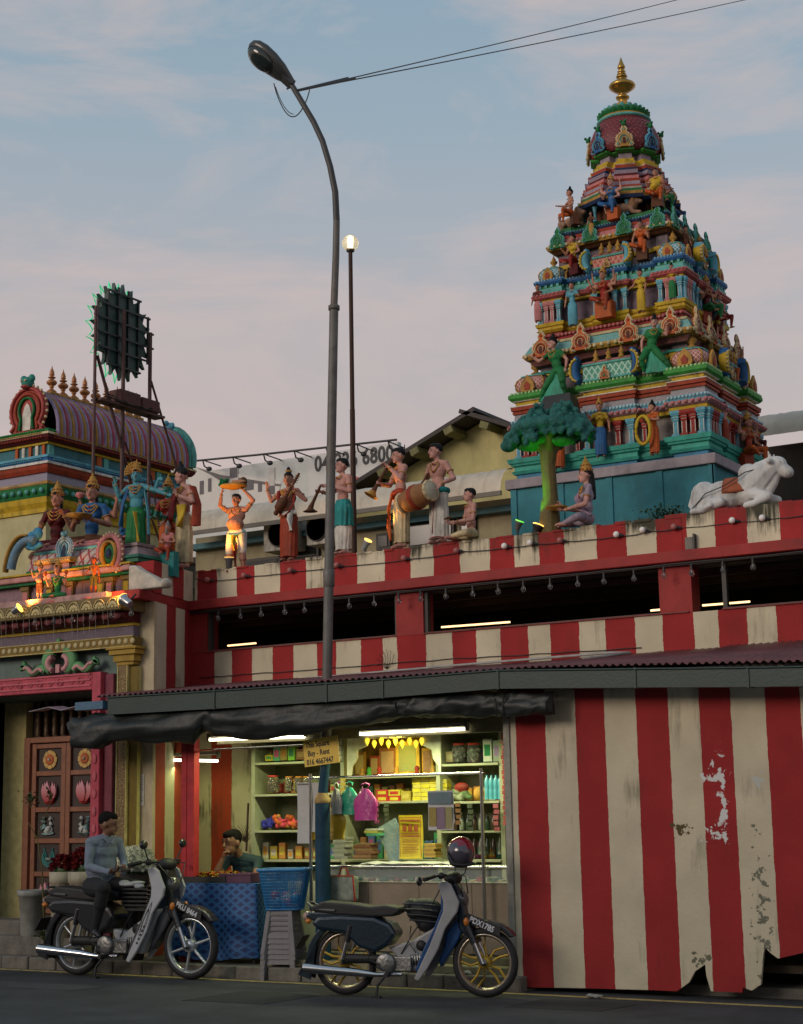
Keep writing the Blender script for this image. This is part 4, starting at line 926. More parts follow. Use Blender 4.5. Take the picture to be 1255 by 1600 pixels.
def vault(par,x0,x1,y,z,r,ry,mats,name='vault',n=14,ribs=None):
 m=MB();rs=[];k=int((x1-x0)/.04)
 for i in range(k+1):
  x=x0+(x1-x0)*i/k;rs.append([(x,y-ry*cos(pi*j/n),z+r*sin(pi*j/n))for j in range(n+1)])
 m.rings(rs,closed=False,caps=False);return m.build(name,mats,par,fix=False)
lat2=lattice_mat('lattice_vault',(.42,.34,.30),(.28,.03,.03),5.5,9,.11,(.48,.40,.30))
vault(sv,vx0,vx1,SV+.26,vz,vr,.34,lat2)
m=MB();m.tube([(vx0,SV+.10,vz+vr*.93),(vx1,SV+.10,vz+vr*.93)],.028,8,0);m.tube([(vx0,SV+.05,vz+vr*.80),(vx1,SV+.05,vz+vr*.80)],.022,8,1);m.tube([(vx0,SV+.20,vz+vr*1.02),(vx1,SV+.20,vz+vr*1.02)],.05,8,0);m.tube([(vx0,SV-.075,vz+.02),(vx1,SV-.075,vz+.02)],.025,8,2)
m.build('ridge_moulding',[K('pink'),K('aqua'),K('green')],sv)
def horseshoe(par,c,s,U,Nn,cols,name='horseshoe_arch',head=True):
 """kudu gable: concentric horseshoe bands with beaded rim; cols = outer, rim beads, inner, niche, crest"""
 U=Vector(U);Nn=Vector(Nn);Z=Vector((0,0,1));c=Vector(c)
 def hs(r,sp=1.0):return[(r*cos(a)*sp,.55+r*sin(a)*1.02)for a in[radians(-42+264*t/20)for t in range(21)]]
 m=MB();S_=lambda pts_:[(x*s,y*s)for x,y in pts_]
 o=hs(.62);base=[(.40,0),(-.40,0)]
 outl=[(.40,0),(.58,.02),(.50,.12)]+o+[(-.50,.12),(-.58,.02),(-.40,0)]
 m.prism(S_(outl),c,U,Z,Nn*.10*s,0)
 m.strip(S_([(.56,.05),(.47,.13)]+hs(.56)+[(-.47,.13),(-.56,.05)]),.10*s,.07*s,c+Nn*.10*s,U,Z,Nn,0)
 m.strip(S_([(.36,.04)]+hs(.42)+[(-.36,.04)]),.11*s,.06*s,c+Nn*.10*s,U,Z,Nn,4)
 m.strip(S_([(.24,.04)]+[(x*.62,.55+(y-.55)*.75)for x,y in hs(.42)]+[(-.24,.04)]),.08*s,.09*s,c+Nn*.10*s,U,Z,Nn,2)
 m.prism(S_([(.13,.03),(.15,.45),(.08,.66),(0,.74),(-.08,.66),(-.15,.45),(-.13,.03)]),c+Nn*.101*s,U,Z,Nn*.03*s,3)
 for t in range(19):
  a=radians(-35+250*t/18);p=c+U*(.645*cos(a))*s+Z*(.55+.655*sin(a))*s+Nn*.07*s;m.sph(p,.042*s,6,4,1)
 if head:
  m.sph(c+Z*1.27*s+Nn*.12*s,(.17*s,)*3,8,6,5)
  for sg in(-1,1):m.sph(c+Z*1.38*s+U*.14*sg*s+Nn*.12*s,(.09*s,.09*s,.11*s),8,5,5);m.sph(c+Z*1.30*s+U*.07*sg*s+Nn*.28*s,.035*s,6,4,1)
  m.sph(c+Z*1.15*s+Nn*.2*s,(.13*s,.13*s,.06*s),8,5,0)
 return m.build(name,cols,par)
horseshoe(sv,(vx1+.02,SV+.24,4.65),.34,(0,1,0),(1,0,0),[K('pink'),K('gold'),K('brick'),K('green'),K('cream'),K('blue')])
ec=PV(174,866,SV-.13)
m=MB();m.strip([(.17*cos(a),.22*sin(a))for a in[radians(-50+240*t/18)for t in range(19)]],.09,.07,ec,(1,0,0),(0,0,1),(0,-1,0),0)
m.strip([(.115*cos(a),.15*sin(a))for a in[radians(-70+300*t/18)for t in range(19)]],.045,.09,ec,(1,0,0),(0,0,1),(0,-1,0),1)
m.sph(ec+Vector((0,-.02,0)),(.09,.03,.12),12,8,2);m.sph(ec+Vector((0,-.05,0)),(.045,.03,.065),12,8,3)
for t in range(20):
 a=radians(-60+260*t/19);m.sph(ec+Vector((.205*cos(a),-.03,.26*sin(a))),.016,6,4,4)
m.build('end_scroll',[K('pink'),K('gold'),K('green'),K('navy'),K('cream')],sv)
m=MB();m.strip([(-.34+.30*(1-cos(a)),.42*sin(a))for a in[radians(10+100*t/12)for t in range(13)]],.12,.08,(vx0+.12,SV-.12,4.66),(1,0,0),(0,0,1),(0,-1,0),0)
m.strip([(-.42+.30*(1-cos(a)),.48*sin(a))for a in[radians(5+100*t/12)for t in range(13)]],.04,.09,(vx0+.12,SV-.12,4.66),(1,0,0),(0,0,1),(0,-1,0),1)
m.sph((vx0+.10,SV-.1,5.08),(.08,.08,.11),10,8,2);m.sph((vx0+.18,SV-.1,5.15),(.07,.06,.08),10,8,2);m.tube([(vx0+.02,SV-.1,5.0),(vx0+.14,SV-.12,4.96),(vx0+.25,SV-.1,5.02)],.03,6,2)
m.build('left_scroll',[scroll_mat('blue_scroll',(.07,.20,.33),(.40,.50,.5),scale=26),K('gold'),paint('peacock',(.05,.25,.42))],sv)
horseshoe(sv,(PV(102,870,SV-.1).x,SV-.10,4.80),.22,(1,0,0),(0,-1,0),[paint('pbl',(.26,.38,.44)),K('white'),K('lblue'),K('navy'),paint('pbl2',(.34,.44,.50)),K('lblue')])
pc=PV(212,880,14.77);m=MB();X=pc.x
for z0,z1,w0,w1 in((4.652,4.70,.26,.26),(4.702,4.74,.29,.27),(4.742,4.86,.25,.15),(4.862,4.90,.17,.17)):m.rings([[(X+sx*w_,SV+.15+sy*w_,z_)for sx,sy in((-1,-1),(1,-1),(1,1),(-1,1))]for z_,w_ in((z0,w0),(z1,w1))],0 if z0>4.741 else 1,smooth=False)
m.build('pedestal',[paint('ped',(.30,.22,.22),dirt=.6),paint('pedg',(.04,.18,.12))],sv,bevel=.006)
def spot(name,loc,tgt,col,watt,size=radians(60),blend=.6,parent=None,r=.04):
 ld=bpy.data.lights.new(name,'SPOT');ld.energy=watt;ld.color=col;ld.spot_size=size;ld.spot_blend=blend;ld.shadow_soft_size=r
 lo=bpy.data.objects.new(name,ld);COL.objects.link(lo)
 lo.location=Vector(loc)-(chain_loc(parent)if parent else Vector());d=(Vector(tgt)-Vector(loc));lo.rotation_euler=(-d).to_track_quat('Z','Y').to_euler()
 if parent:lo.parent=parent
 return lo
def flood(label,c,d,r,ln,body,rimcol,rimstr,name='floodlight',stand=None):
 c=Vector(c);d=Vector(d).normalized();R=d.to_track_quat('Z','Y').to_matrix();t=thing(name,label,'floodlight',c)
 MB().lathe(c,[(r*.5,-ln),(r*.62,-ln*.9),(r*.7,-ln*.3),(r*.95,-.02),(r,0),(r*.94,0),(r*.80,-.02)],16,R=R).build('housing',body,t)
 MB().lathe(c,[(r*.98,.001),(r*1.02,.012),(r*.86,.012),(r*.84,-.01)],16,R=R).build('rim',mat('rim_'+name+label[:6],(.6,.4,.1),.4,emis=rimcol,estr=rimstr,bump=0),t)
 MB().lathe(c,[(r*.82,-.012),(.001,-.012)],16,R=R).build('lens',mat('lens_'+name+label[:6],(1,1,1),.2,emis=rimcol,estr=rimstr*1.3,bump=0),t)
 if stand:MB().tube([c-d*ln*.6,Vector(stand)],.012,6).build('bracket',wire,t)
 return t
silver=mat('silver_drum',(.45,.45,.45),.25,metal=.9,bump=0)
q=PV(193,937,14.08)
t=flood('round silver lamp at the right end of the gate fascia lighting the little statues',q,(-1,.15,.55),.075,.14,silver,(1,.55,.10),2.2,stand=(q.x+.1,q.y+.1,4.2))
spot('amber_lamp',q+Vector((-.03,0,.05)),PV(70,895,14.5),(1,.40,.08),50,radians(75),parent=t)
q2=PV(40,950,13.9);t=flood('amber floodlight low at the left edge in front of the little statues',PV(30,950,14.0),(1,.3,.6),.06,.1,silver,(1,.55,.10),2.0)
spot('amber_lamp',PV(34,945,13.98),PV(100,885,14.5),(1,.40,.08),40,radians(80),parent=t)
# ------ wagon-roofed tower behind the gate, left
gp2=thing('barrel_roof_tower','painted temple tower with long ribbed barrel roof and row of finials at left','temple tower',(-16.3,17.7,4.5))
UR,UL,VF,VB2=-15.88,-17.1,16.5,19.55
def band(z0,z1,e0,e1,mt,name,par=gp2,beads=None,bs=.022,bstep=.055):
 m=MB();m.rings([[(UL-e,VF-e,z),(UR+e,VF-e,z),(UR+e,VB2+e,z),(UL-e,VB2+e,z)]for z,e in((z0,e0),((z0+z1)/2,(e0+e1)/2+.25*abs(e1-e0)*(1 if e1>e0 else 1)),(z1,e1))],smooth=False)
 o=m.build(name,mt,par)
 if beads:
  m=MB();n=int((VB2-VF)/bstep)
  for i in range(n):m.sph((UR+max(e0,e1)+.002,VF+i*bstep,(z0+z1)/2),bs,6,4)
  for i in range(int((UR-UL)/bstep)):m.sph((UR-i*bstep,VF-max(e0,e1)-.002,(z0+z1)/2),bs,6,4)
  m.build('bead_row',beads,par,kind='stuff')
 return o
Z=lambda y:PV(75,y,VF).z
band(.1,Z(800),0,0,paint('tower_cream',(.46,.42,.22),dirt=.4,scale=2),'plain_wall')
band(Z(799.8),Z(793),.03,.03,K('yellow'),'yellow_ledge')
band(Z(792.8),Z(776),.0,.06,K('yellow'),'cove')
band(Z(775.8),Z(758),.06,.10,K('green'),'lotus_band',beads=K('aqua'),bs=.04,bstep=.14)
band(Z(757.8),Z(753),.11,.11,K('gold'),'fillet',beads=K('cream'),bs=.014,bstep=.04)
band(Z(752.8),Z(739),.07,.05,scroll_mat('lav_relief',(.30,.27,.36),(.42,.40,.46),26),'relief_band')
band(Z(738.8),Z(727),.08,.12,K('brick'),'red_band')
band(Z(726.8),Z(723),.14,.14,K('white'),'white_fillet')
band(Z(722.8),Z(716),.13,.08,K('blue'),'blue_band',beads=K('lblue'),bs=.016,bstep=.04)
band(Z(715.8),Z(712),.10,.10,K('lblue'),'pale_fillet')
band(Z(711.8),Z(694),.0,.0,paint('deep_teal',(.04,.15,.18),dirt=.4),'panel_wall')
band(Z(693.8),Z(690),.04,.04,K('yellow'),'upper_fillet')
band(Z(689.8),Z(681),.08,.13,K('maroon'),'upper_cornice',beads=K('brick'),bs=.018,bstep=.05)
band(Z(680.8),Z(677),.14,.12,K('cream'),'top_fillet',beads=K('gold'),bs=.012,bstep=.03)
band(Z(676.8),Z(671),.10,.08,K('green'),'green_roll',beads=K('lime'),bs=.014,bstep=.04)
for k in range(6):
 v=[16.55,17.55,17.7,18.75,18.9,19.5][k]
 MB().box(UR,UR+.03,v-.05,v+.05,Z(711),Z(694.5)).build('pilaster',K('orange')if k%2 else K('aqua'),gp2)
for k in range(5):MB().box(UR-.08-k*.13,UR-.03-k*.13,VF-.03,VF,Z(711),Z(694.5)).build('pilaster',(K('orange'),K('white'))[k%2],gp2)
uc_=UR-.33;zb0=Z(671);R_=.40
m=MB();n=16;ribs=48;rs=[]
L0,L1=VF+.05,VB2-.05;kk_=8
cols=[]
for i in range(ribs*kk_+1):
 v=L0+(L1-L0)*i/(ribs*kk_);b_=abs(sin(pi*(i/kk_)))**.7*.036
 rs.append([(uc_+(R_+.02+b_)*cos(a)*(1.05 if a<2.9 else 1),v,zb0+.02+(R_*1.38+b_)*sin(a)-.10*0)for a in[radians(-12+204*j/n)for j in range(n+1)]])
m.rings(rs,closed=False,caps=False);o=m.build('ribbed_barrel',[paint('rib_lav',(.30,.24,.36),dirt=.4),K('gold'),paint('rib_pink',(.36,.07,.10),dirt=.4)],gp2,fix=False)
mi=[((0,1,0,2)[int(k//n//kk_)%4])for k in range(len(o.data.polygons))];o.data.polygons.foreach_set('material_index',mi);o['kind']='stuff'
zr=zb0+.02+R_*1.38
m=MB();m.box(uc_-.10,uc_+.10,L0-.05,L1+.05,zr-.03,zr+.05);m.box(uc_-.14,uc_+.14,L0-.05,L1+.05,zr-.07,zr-.031,1);m.tube([(uc_+.235,L0,zr-.10),(uc_+.235,L1,zr-.10)],.022,6,1);m.tube([(uc_+.17,L0,zr-.045),(uc_+.17,L1,zr-.045)],.02,6,2)
m.build('ridge',[K('lav'),K('gold'),K('navy')],gp2)
def finial(par,c,s,mg,name='finial',mdk=None):
 pr=[(.13,0),(.14,.03),(.09,.07),(.05,.10),(.045,.14),(.075,.16),(.05,.18),(.10,.215),(.14,.26),(.145,.30),(.10,.345),(.05,.37),(.055,.39),(.10,.41),(.105,.43),(.05,.455),(.05,.48),(.08,.495),(.055,.52),(.07,.55),(.055,.60),(.02,.68),(.003,.76)]
 return MB().lathe(c,[(r*s,z*s)for r,z in pr],14).build(name,mg,par)
cop=mat('copper_finial',(.38,.15,.05),.4,metal=.35,dirt=.5,scale=12,bump=.1)
for i,x in enumerate((80,98,115,132,149,166,183,200,213)):
 c=PU(x,640,uc_);MB().box(uc_-.09,uc_+.09,c.y-.09,c.y+.09,zr+.051,zr+.10).build('finial_base',K('gold'),gp2,bevel=.02)
 finial(gp2,(uc_,c.y,zr+.10),.54,cop)
horseshoe(gp2,(uc_,VF-.02,Z(671)),.56,(1,0,0),(0,-1,0),[paint('kred',(.38,.07,.06)),K('cream'),K('green'),K('white'),K('brick'),paint('beast',(.04,.25,.20))],'gable_arch')
horseshoe(gp2,(UR+.06,PU(193,730,UR).y,Z(671)-.02),.26,(0,1,0),(1,0,0),[K('gold'),K('yellow'),K('brick'),K('pink'),K('green'),K('gold')],'side_arch',head=False)
m=MB();e=Vector((uc_,VB2,zb0));
m.strip([(.46*cos(a),.10+.52*sin(a))for a in[radians(-15+210*t/18)for t in range(19)]],.14,.10,(uc_,VB2+.02,zb0),(1,0,0),(0,0,1),(0,1,0),0)
m.prism([(.46*cos(a),.10+.52*sin(a))for a in[radians(-15+210*t/18)for t in range(19)]],(uc_,VB2-.03,zb0),(1,0,0),(0,0,1),(0,.06,0),0)
m.sph((uc_,VB2+.02,zr+.08),(.09,.10,.10),8,6,1);m.sph((uc_,VB2-.06,zr+.15),(.04,.06,.05),8,6,1);m.sph((uc_+.08,VB2,zr+.12),(.03,.04,.05),8,6,1)
m.build('far_gable',[K('aqua'),K('lblue')],gp2)
# ------ toothed round sign seen from behind, on a steel frame
sg=thing('round_sign','big toothed round sign seen from behind with green neon edge on a rusty frame','sign',(-13.9,15.8,4.4))
USG=-13.9;cS=PU(191,519,USG);RS=.615
rust=mat('rusty_steel',(.075,.03,.025),.6,var=.4,scale=10,bump=.2)
bgm=mat('sign_back',(.014,.055,.042),.5,var=.3,scale=5)
poly=[]
for k in range(20):
 a0=2*pi*k/20+.12
 for da,r in((0,.84),(.10,.93),(.157,1.09),(.214,.93)):poly.append((RS*r*.88*cos(a0+da),RS*r*sin(a0+da)))
MB().prism(poly,cS,(0,1,0),(0,0,1),(-.05,0,0)).build('disc',bgm,sg)
m=MB()
for k in range(6):
 y=-.5+k*.2;h=sqrt(max(.01,.60**2-y**2));m.box(cS.x+.003,cS.x+.03,cS.y+y-.012,cS.y+y+.012,cS.z-h,cS.z+h)
for k in range(6):
 z=-.5+k*.2;h=sqrt(max(.01,.60**2-z**2));m.box(cS.x+.031,cS.x+.05,cS.y-h,cS.y+h,cS.z+z-.012,cS.z+z+.012)
m.build('back_grid',mat('grid_steel',(.012,.016,.016),.5),sg)
neon=mat('neon_green',(.1,.8,.4),.4,emis=(.06,.8,.32),estr=.38,bump=0)
m=MB();pr=[Vector((cS.x-.10,cS.y+a*1.03,cS.z+b*1.03))for a,b in poly];
sel=[p for p in pr if p.y<cS.y+.28]
i0=next(i for i in range(len(pr))if pr[i-1].y>=cS.y+.28 and pr[i].y<cS.y+.28)
seq=[]
for i in range(len(pr)):
 p=pr[(i0+i)%len(pr)]
 if p.y<cS.y+.28 and p.z<cS.z+.95:seq.append(p)
 else:break
m.tube(seq,.010,6);m.build('neon_tube',neon,sg)
def pl(x,y):return PU(x,y,USG+.10)
for(xa,ya,xb,yb,r,nm)in((150,478,151,900,.028,'post'),(194,486,195,900,.035,'post'),(235,520,235,900,.034,'post'),(152,555,206,760,.028,'brace'),(236,595,285,760,.020,'brace'),(195,690,258,870,.018,'brace'),(236,742,262,905,.015,'brace')):
 a,b=pl(xa,ya),pl(xb,yb)
 if nm=='post':b=Vector((a.x,a.y,4.36))
 MB().tube([a,b],r,4).build(nm,rust,sg)
a,b=pl(150,622),pl(250,652);MB().box(a.x-.09,a.x+.09,a.y,b.y,(a.z+b.z)/2-.03,(a.z+b.z)/2+.0).build('platform',rust,sg)
zc=(a.z+b.z)/2
for x0,x1,h in((178,210,.19),(212,240,.17)):
 p0,p1=pl(x0,630),pl(x1,640);MB().box(p0.x-.10,p0.x+.12,p0.y,p1.y,zc+.002,zc+h).build('ballast_box',paint('rust_box',(.10,.035,.03)),sg,bevel=.02)
m=MB()
for k in range(6):m.tube(wiggle((a.x+.1,a.y+.05,zc+.02+.01*k),(a.x+.12,b.y-.3,zc+.06-.01*k),12,.02,.03),.005,4)
m.build('loose_cable',wire,sg,kind='stuff')
# ------ the stepped painted tower (vimana)
TU,TV=-7.74,18.48
vt=thing('stepped_tower','tall stepped temple tower crowded with painted figures and topped by gold finial','temple tower',(TU,TV,4.3))
def plan(w,d,o,cw,rc,mw,c2=None):
 """half sizes w,d; corner bays cw wide, recess rc deep, middle bay half-width mw; o grows everything outwards"""
 def side(W,m_):
  return[(-W-o,-o),(-W+cw+o,-o),(-W+cw+o,rc-o),(-m_-o,rc-o),(-m_-o,rc*.35-o),(m_+o,rc*.35-o),(m_+o,rc-o),(W-cw-o,rc-o),(W-cw-o,-o)]
 pts=[]
 for t,q in side(w,mw):pts.append((t,-d+q))
 for t,q in side(d,mw*d/w):pts.append((w-q,t))
 for t,q in side(w,mw):pts.append((-t,d-q))
 for t,q in side(d,mw*d/w):pts.append((-w+q,-t))
 return pts
def mould(P_,prof,mt,name,par=None):
 par=par or vt;m=MB()
 m.rings([[(TU+x,TV+y,z)for x,y in P_(o)]for z,o in prof],smooth=False);return m.build(name,mt,par)
def beads(P_,z,o,r,step,mt,sq=(1,1,1),name='bead_row'):
 m=MB();pts=P_(o);n=len(pts)
 for i in range(n):
  a,b=Vector(pts[i]),Vector(pts[(i+1)%n]);d=(b-a);k=max(1,int(d.length/step))
  nn=Vector((d.y,-d.x)).normalized()
  if nn.y>.5:continue
  if nn.x<-.5:continue
  for j in range(k):
   p=a+d*((j+.5)/k);m.sph((TU+p.x,TV+p.y,z),(r*sq[0],r*sq[0],r*sq[2]),6,4)
 return m.build(name,mt,vt,kind='stuff')
def fr2(side,t,q,w,d):
 """a place on a visible side: returns point and (U, N). side 'f' front, 'r' right, 'l' left"""
 if side=='f':return Vector((TU+t,TV-d+q,0)),Vector((1,0,0)),Vector((0,-1,0))
 if side=='l':return Vector((TU-w+q,TV-t,0)),Vector((0,-1,0)),Vector((-1,0,0))
 return Vector((TU+w-q,TV+t,0)),Vector((0,1,0)),Vector((1,0,0))
protoP={}
def pilaster(side,t,q,w,d,z0,z1,c1,wd=.045,name='pilaster'):
 P0,U,Nn=fr2(side,t,q,w,d);key=(c1,round(z1-z0,3),wd)
 if key not in protoP:
  m=MB();h=z1-z0;s=wd
  def ring(z,e):return[(-e,-e,z),(e,-e,z),(e,e,z),(-e,e,z)]
  m.rings([ring(0,s*1.25),ring(h*.10,s*1.25)],smooth=False);m.rings([ring(h*.101,s*.82),ring(h*.60,s*.82)],smooth=False)
  for a,b,e0,e1 in((.601,.66,1.0,1.15),(.661,.70,.8,.8),(.701,.77,1.2,1.2),(.771,.80,.9,.9),(.801,.88,1.25,1.5),(.881,1.0,1.6,1.6)):m.rings([ring(h*a,s*e0),ring(h*b,s*e1)],smooth=False,mi=1 if a in(.661,.771)else 0)
  m.box(-s*.835,-s*.6,-s*.86,-s*.83,h*.12,h*.58,1);m.box(s*.6,s*.835,-s*.86,-s*.83,h*.12,h*.58,1)
  o=m.build(name,[K(c1),K('white')]);protoP[key]=o.data
  bpy.data.objects.remove(o)
 o=bpy.data.objects.new(name,protoP[key]);COL.objects.link(o);o.parent=vt
 o.location=P0+Vector((0,0,z0))-chain_loc(vt)
 if side=='r':o.rotation_euler=(0,0,pi/2)
 return o
protoK={}
def kudu(side,t,q,w,d,z,s,cols,name='arch_ornament'):
 P0,U,Nn=fr2(side,t,q,w,d);key=(tuple(cols),s)
 if key not in protoK:
  m=MB();UU,ZZ,NN=Vector((1,0,0)),Vector((0,0,1)),Vector((0,-1,0));c=Vector((0,0,0))
  half=[(.30,0),(.48,.02),(.56,.12),(.52,.26),(.42,.32),(.50,.44),(.50,.62),(.42,.78),(.28,.90),(.16,.96),(.14,1.08),(.19,1.18),(.13,1.30),(.05,1.42),(0,1.5)]
  outl=half+[(-x,y)for x,y in reversed(half[:-1])]
  m.prism([(x*s,y*s)for x,y in outl],c,UU,ZZ,NN*.14*s,0)
  m.strip([(x*s*.90,(y*.95+.02)*s)for x,y in outl],.07*s,.05*s,c+NN*.14*s,UU,ZZ,NN,1)
  for k in range(len(outl)):
   x,y=outl[k];m.sph(c+UU*x*s*1.02+ZZ*y*s+NN*.10*s,.055*s,6,4,1)
   x2,y2=outl[(k+1)%len(outl)]
   if abs(x2-x)+abs(y2-y)<.25:m.sph(c+UU*(x+x2)/2*s*1.02+ZZ*(y+y2)/2*s+NN*.10*s,.045*s,6,4,1)
  for r,mi in((.33,1),(.24,2),(.15,1)):m.strip([(r*cos(a)*s,(.45+r*sin(a)*1.1)*s)for a in[radians(-50+280*i/14)for i in range(15)]],.05*s,.07*s,c+NN*.14*s,UU,ZZ,NN,mi)
  m.prism([(-.08*s,.18*s),(.08*s,.18*s),(.09*s,.45*s),(0,.58*s),(-.09*s,.45*s)],c+NN*.141*s,UU,ZZ,NN*.03*s,3)
  for sg_ in(-1,1):m.sph(c+UU*.40*sg_*s+ZZ*.14*s+NN*.16*s,.08*s,8,5,2)
  m.sph(c+ZZ*1.18*s+NN*.14*s,.07*s,8,5,2)
  o=m.build(name,[K(k_)for k_ in cols]);protoK[key]=o.data;bpy.data.objects.remove(o)
 o=bpy.data.objects.new(name,protoK[key]);COL.objects.link(o);o.parent=vt
 o.location=P0+Vector((0,0,z))-chain_loc(vt)
 o.rotation_euler=(radians(-6),0,{'f':0,'r':pi/2,'l':-pi/2}[side])
 return o
def kuta(x,y,z,r,lm,base,knob,h=1.0):
 """little corner pavilion dome"""
 m=MB();sq=lambda a:(abs(cos(a))**4+abs(sin(a))**4)**(-.25)*.86
 prof=[(.78,0),(.95,.10),(1.06,.28),(1.08,.46),(.98,.66),(.80,.80),(.72,.86)]
 rs=[[(x+r*q*sq(2*pi*k/28)*cos(2*pi*k/28),y+r*q*sq(2*pi*k/28)*sin(2*pi*k/28),z+r*t*h)for k in range(28)]for q,t in prof]
 m.rings(rs,0)
 m.rings([[(x+r*q*sq(2*pi*k/28)*cos(2*pi*k/28),y+r*q*sq(2*pi*k/28)*sin(2*pi*k/28),z+r*t*h)for k in range(28)]for q,t in((.80,.861),(.80,.92),(.45,1.02),(.25,1.08))],1)
 for a0 in(pi/4,-pi/4,3*pi/4,5*pi/4):
  m.tube([(x+r*(q+.02)*sq(a0)*cos(a0),y+r*(q+.02)*sq(a0)*sin(a0),z+r*t*h)for q,t in prof],r*.045,5,2)
 m.lathe((x,y,z+r*1.08*h),[(.22*r,0),(.26*r,.06*r),(.12*r,.14*r),(.10*r,.20*r),(.24*r,.32*r),(.25*r,.42*r),(.12*r,.54*r),(.14*r,.60*r),(.05*r,.74*r),(.005,.88*r)],12,2)
 for dx,dy in((0,-1),(1,0)):
  c=Vector((x+dx*r*.95,y+dy*r*.95,z));U=Vector((-dy,dx,0));Nn=Vector((dx,dy,0))
  m.prism([(.30*r,0),(.38*r,.15*r),(.34*r,.45*r),(.18*r,.66*r),(0,.85*r),(-.18*r,.66*r),(-.34*r,.45*r),(-.38*r,.15*r),(-.30*r,0)],c,U,(0,0,1),Nn*.12*r,2)
  m.prism([(.14*r,.08*r),(.18*r,.3*r),(0,.52*r),(-.18*r,.3*r),(-.14*r,.08*r)],c+Nn*.121*r,U,(0,0,1),Nn*.04*r,3)
 return m.build('corner_dome',[lm,base,knob,K('brick')],vt)
ZS=5.70
tq=paint('base_teal',(.035,.20,.24),dirt=.45,scale=3);lavs=paint('slab_lav',(.30,.26,.28),dirt=.5,scale=4)
W0,D0=1.31,.97
m=MB();m.box(TU-W0,TU+W0,TV-D0,TV+D0,4.3,5.575);m.build('base_block',tq,vt)
for i in range(5):m=MB();x=TU-W0+.02+i*.642;m.box(x-.02,x+.06,TV-D0-.02,TV-D0-.001,4.3,5.57);m.build('base_strip',tq,vt)
m=MB();m.box(TU+W0+.001,TU+W0+.02,TV-D0-.02,TV-D0+.07,4.3,5.57);m.build('base_strip',tq,vt)
MB().box(TU-W0-.1,TU+W0+.1,TV-D0-.12,TV+D0+.1,4.32,4.72).build('base_plinth',lavs,vt)
MB().box(TU-1.37,TU+1.37,TV-1.02,TV+1.02,5.576,ZS).build('base_slab',lavs,vt,bevel=.01)
w1,d1,cw1=1.25,.92,.42
P1=lambda o:plan(w1,d1,o,cw1,.12,.34)
mould(P1,[(ZS,.0),(5.765,0)],paint('plinth_blue',(.05,.20,.34),dirt=.4),'plinth')
mould(P1,[(5.766,.03),(5.80,.05),(5.81,.02),(5.86,.02),(5.87,.05),(5.90,.06),(5.90,.075),(5.955,.09)],K('aqua')if 0 else paint('t_aqua',(.05,.33,.26),dirt=.35),'plinth_moulding')
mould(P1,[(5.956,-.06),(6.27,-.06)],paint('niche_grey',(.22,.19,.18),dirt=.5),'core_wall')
mould(P1,[(6.271,.02),(6.315,.03)],K('yellow'),'yellow_band')
mould(P1,[(6.316,.04),(6.335,.075),(6.36,.08),(6.385,.05)],paint('pinkroll',(.42,.22,.24)),'pink_roll')
mould(P1,[(6.386,.03),(6.43,.045),(6.45,.02)],K('lblue'),'blue_roll')
mould(P1,[(6.451,.01),(6.53,.0)],scroll_mat('lav_relief2',(.34,.31,.34),(.46,.44,.46),34),'relief_band')
mould(P1,[(6.531,.02),(6.56,.025),(6.561,.01),(6.575,.01),(6.576,.035),(6.62,.04)],K('brick'),'red_band')
mould(P1,[(6.621,.045),(6.632,.045)],K('white'),'white_fillet')
mould(P1,[(6.6321,-.01),(6.69,-.01)],K('yellow'),'yellow_frieze')
mould(P1,[(6.691,.02),(6.70,.03)],K('white'),'white_fillet')
mould(P1,[(6.7005,.03),(6.73,.06),(6.77,.06),(6.80,.03)],K('lime'),'green_roll')
beads(P1,6.785,.045,.022,.05,paint('beadg',(.35,.55,.25)))
beads(P1,6.43,.045,.019,.045,paint('beadb',(.35,.55,.60)),(1,1,1.1));beads(P1,6.36,.08,.028,.075,K('pink'),(1,1,.9))
for sd,W_,DD in(('f',w1,d1),('r',d1,w1)):
 cc=cw1
 for base_ in(-1,1):
  for k,(o_,c_)in enumerate(((.05,'lblue'),(.155,'red'),(.265,'red'),(.37,'lblue'))):
   pilaster(sd,base_*(W_-o_),-.0,w1,d1,5.957,6.27,c_,.038)
 mm=.34 if sd=='f' else .34*d1/w1
 for k,t in enumerate((-mm+.05,-mm*.35,mm*.35,mm-.05)):pilaster(sd,t,.05,w1,d1,5.957,6.27,'lblue' if k in(0,3)else 'red',.036)
 for t in(-mm-.10,mm+.10):pilaster(sd,t,.10,w1,d1,5.957,6.27,'red',.030)
lr_=lattice_mat('lattice_red',(.30,.03,.03),(.62,.42,.34),30,5,.14,(.5,.3,.25))
for sx in(-1,1):
 for sy in(-1,1):kuta(TU+sx*(w1-.21),TV+sy*(d1-.21),6.80,.25,lr_,K('aqua'),K('gold'))
w1b,d1b=.98,.70
P1b=lambda o:plan(w1b,d1b,o,.2,.05,.36)
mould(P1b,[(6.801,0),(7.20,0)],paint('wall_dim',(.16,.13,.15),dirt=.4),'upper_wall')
mould(P1b,[(7.0,.03),(7.055,.03)],K('yellow'),'yellow_band');mould(P1b,[(7.056,.05),(7.08,.06)],paint('t_aqua',(.05,.33,.26)),'aqua_fillet')
lg_=lattice_mat('lattice_green',(.03,.24,.17),(.35,.55,.45),8,1.6,.12)
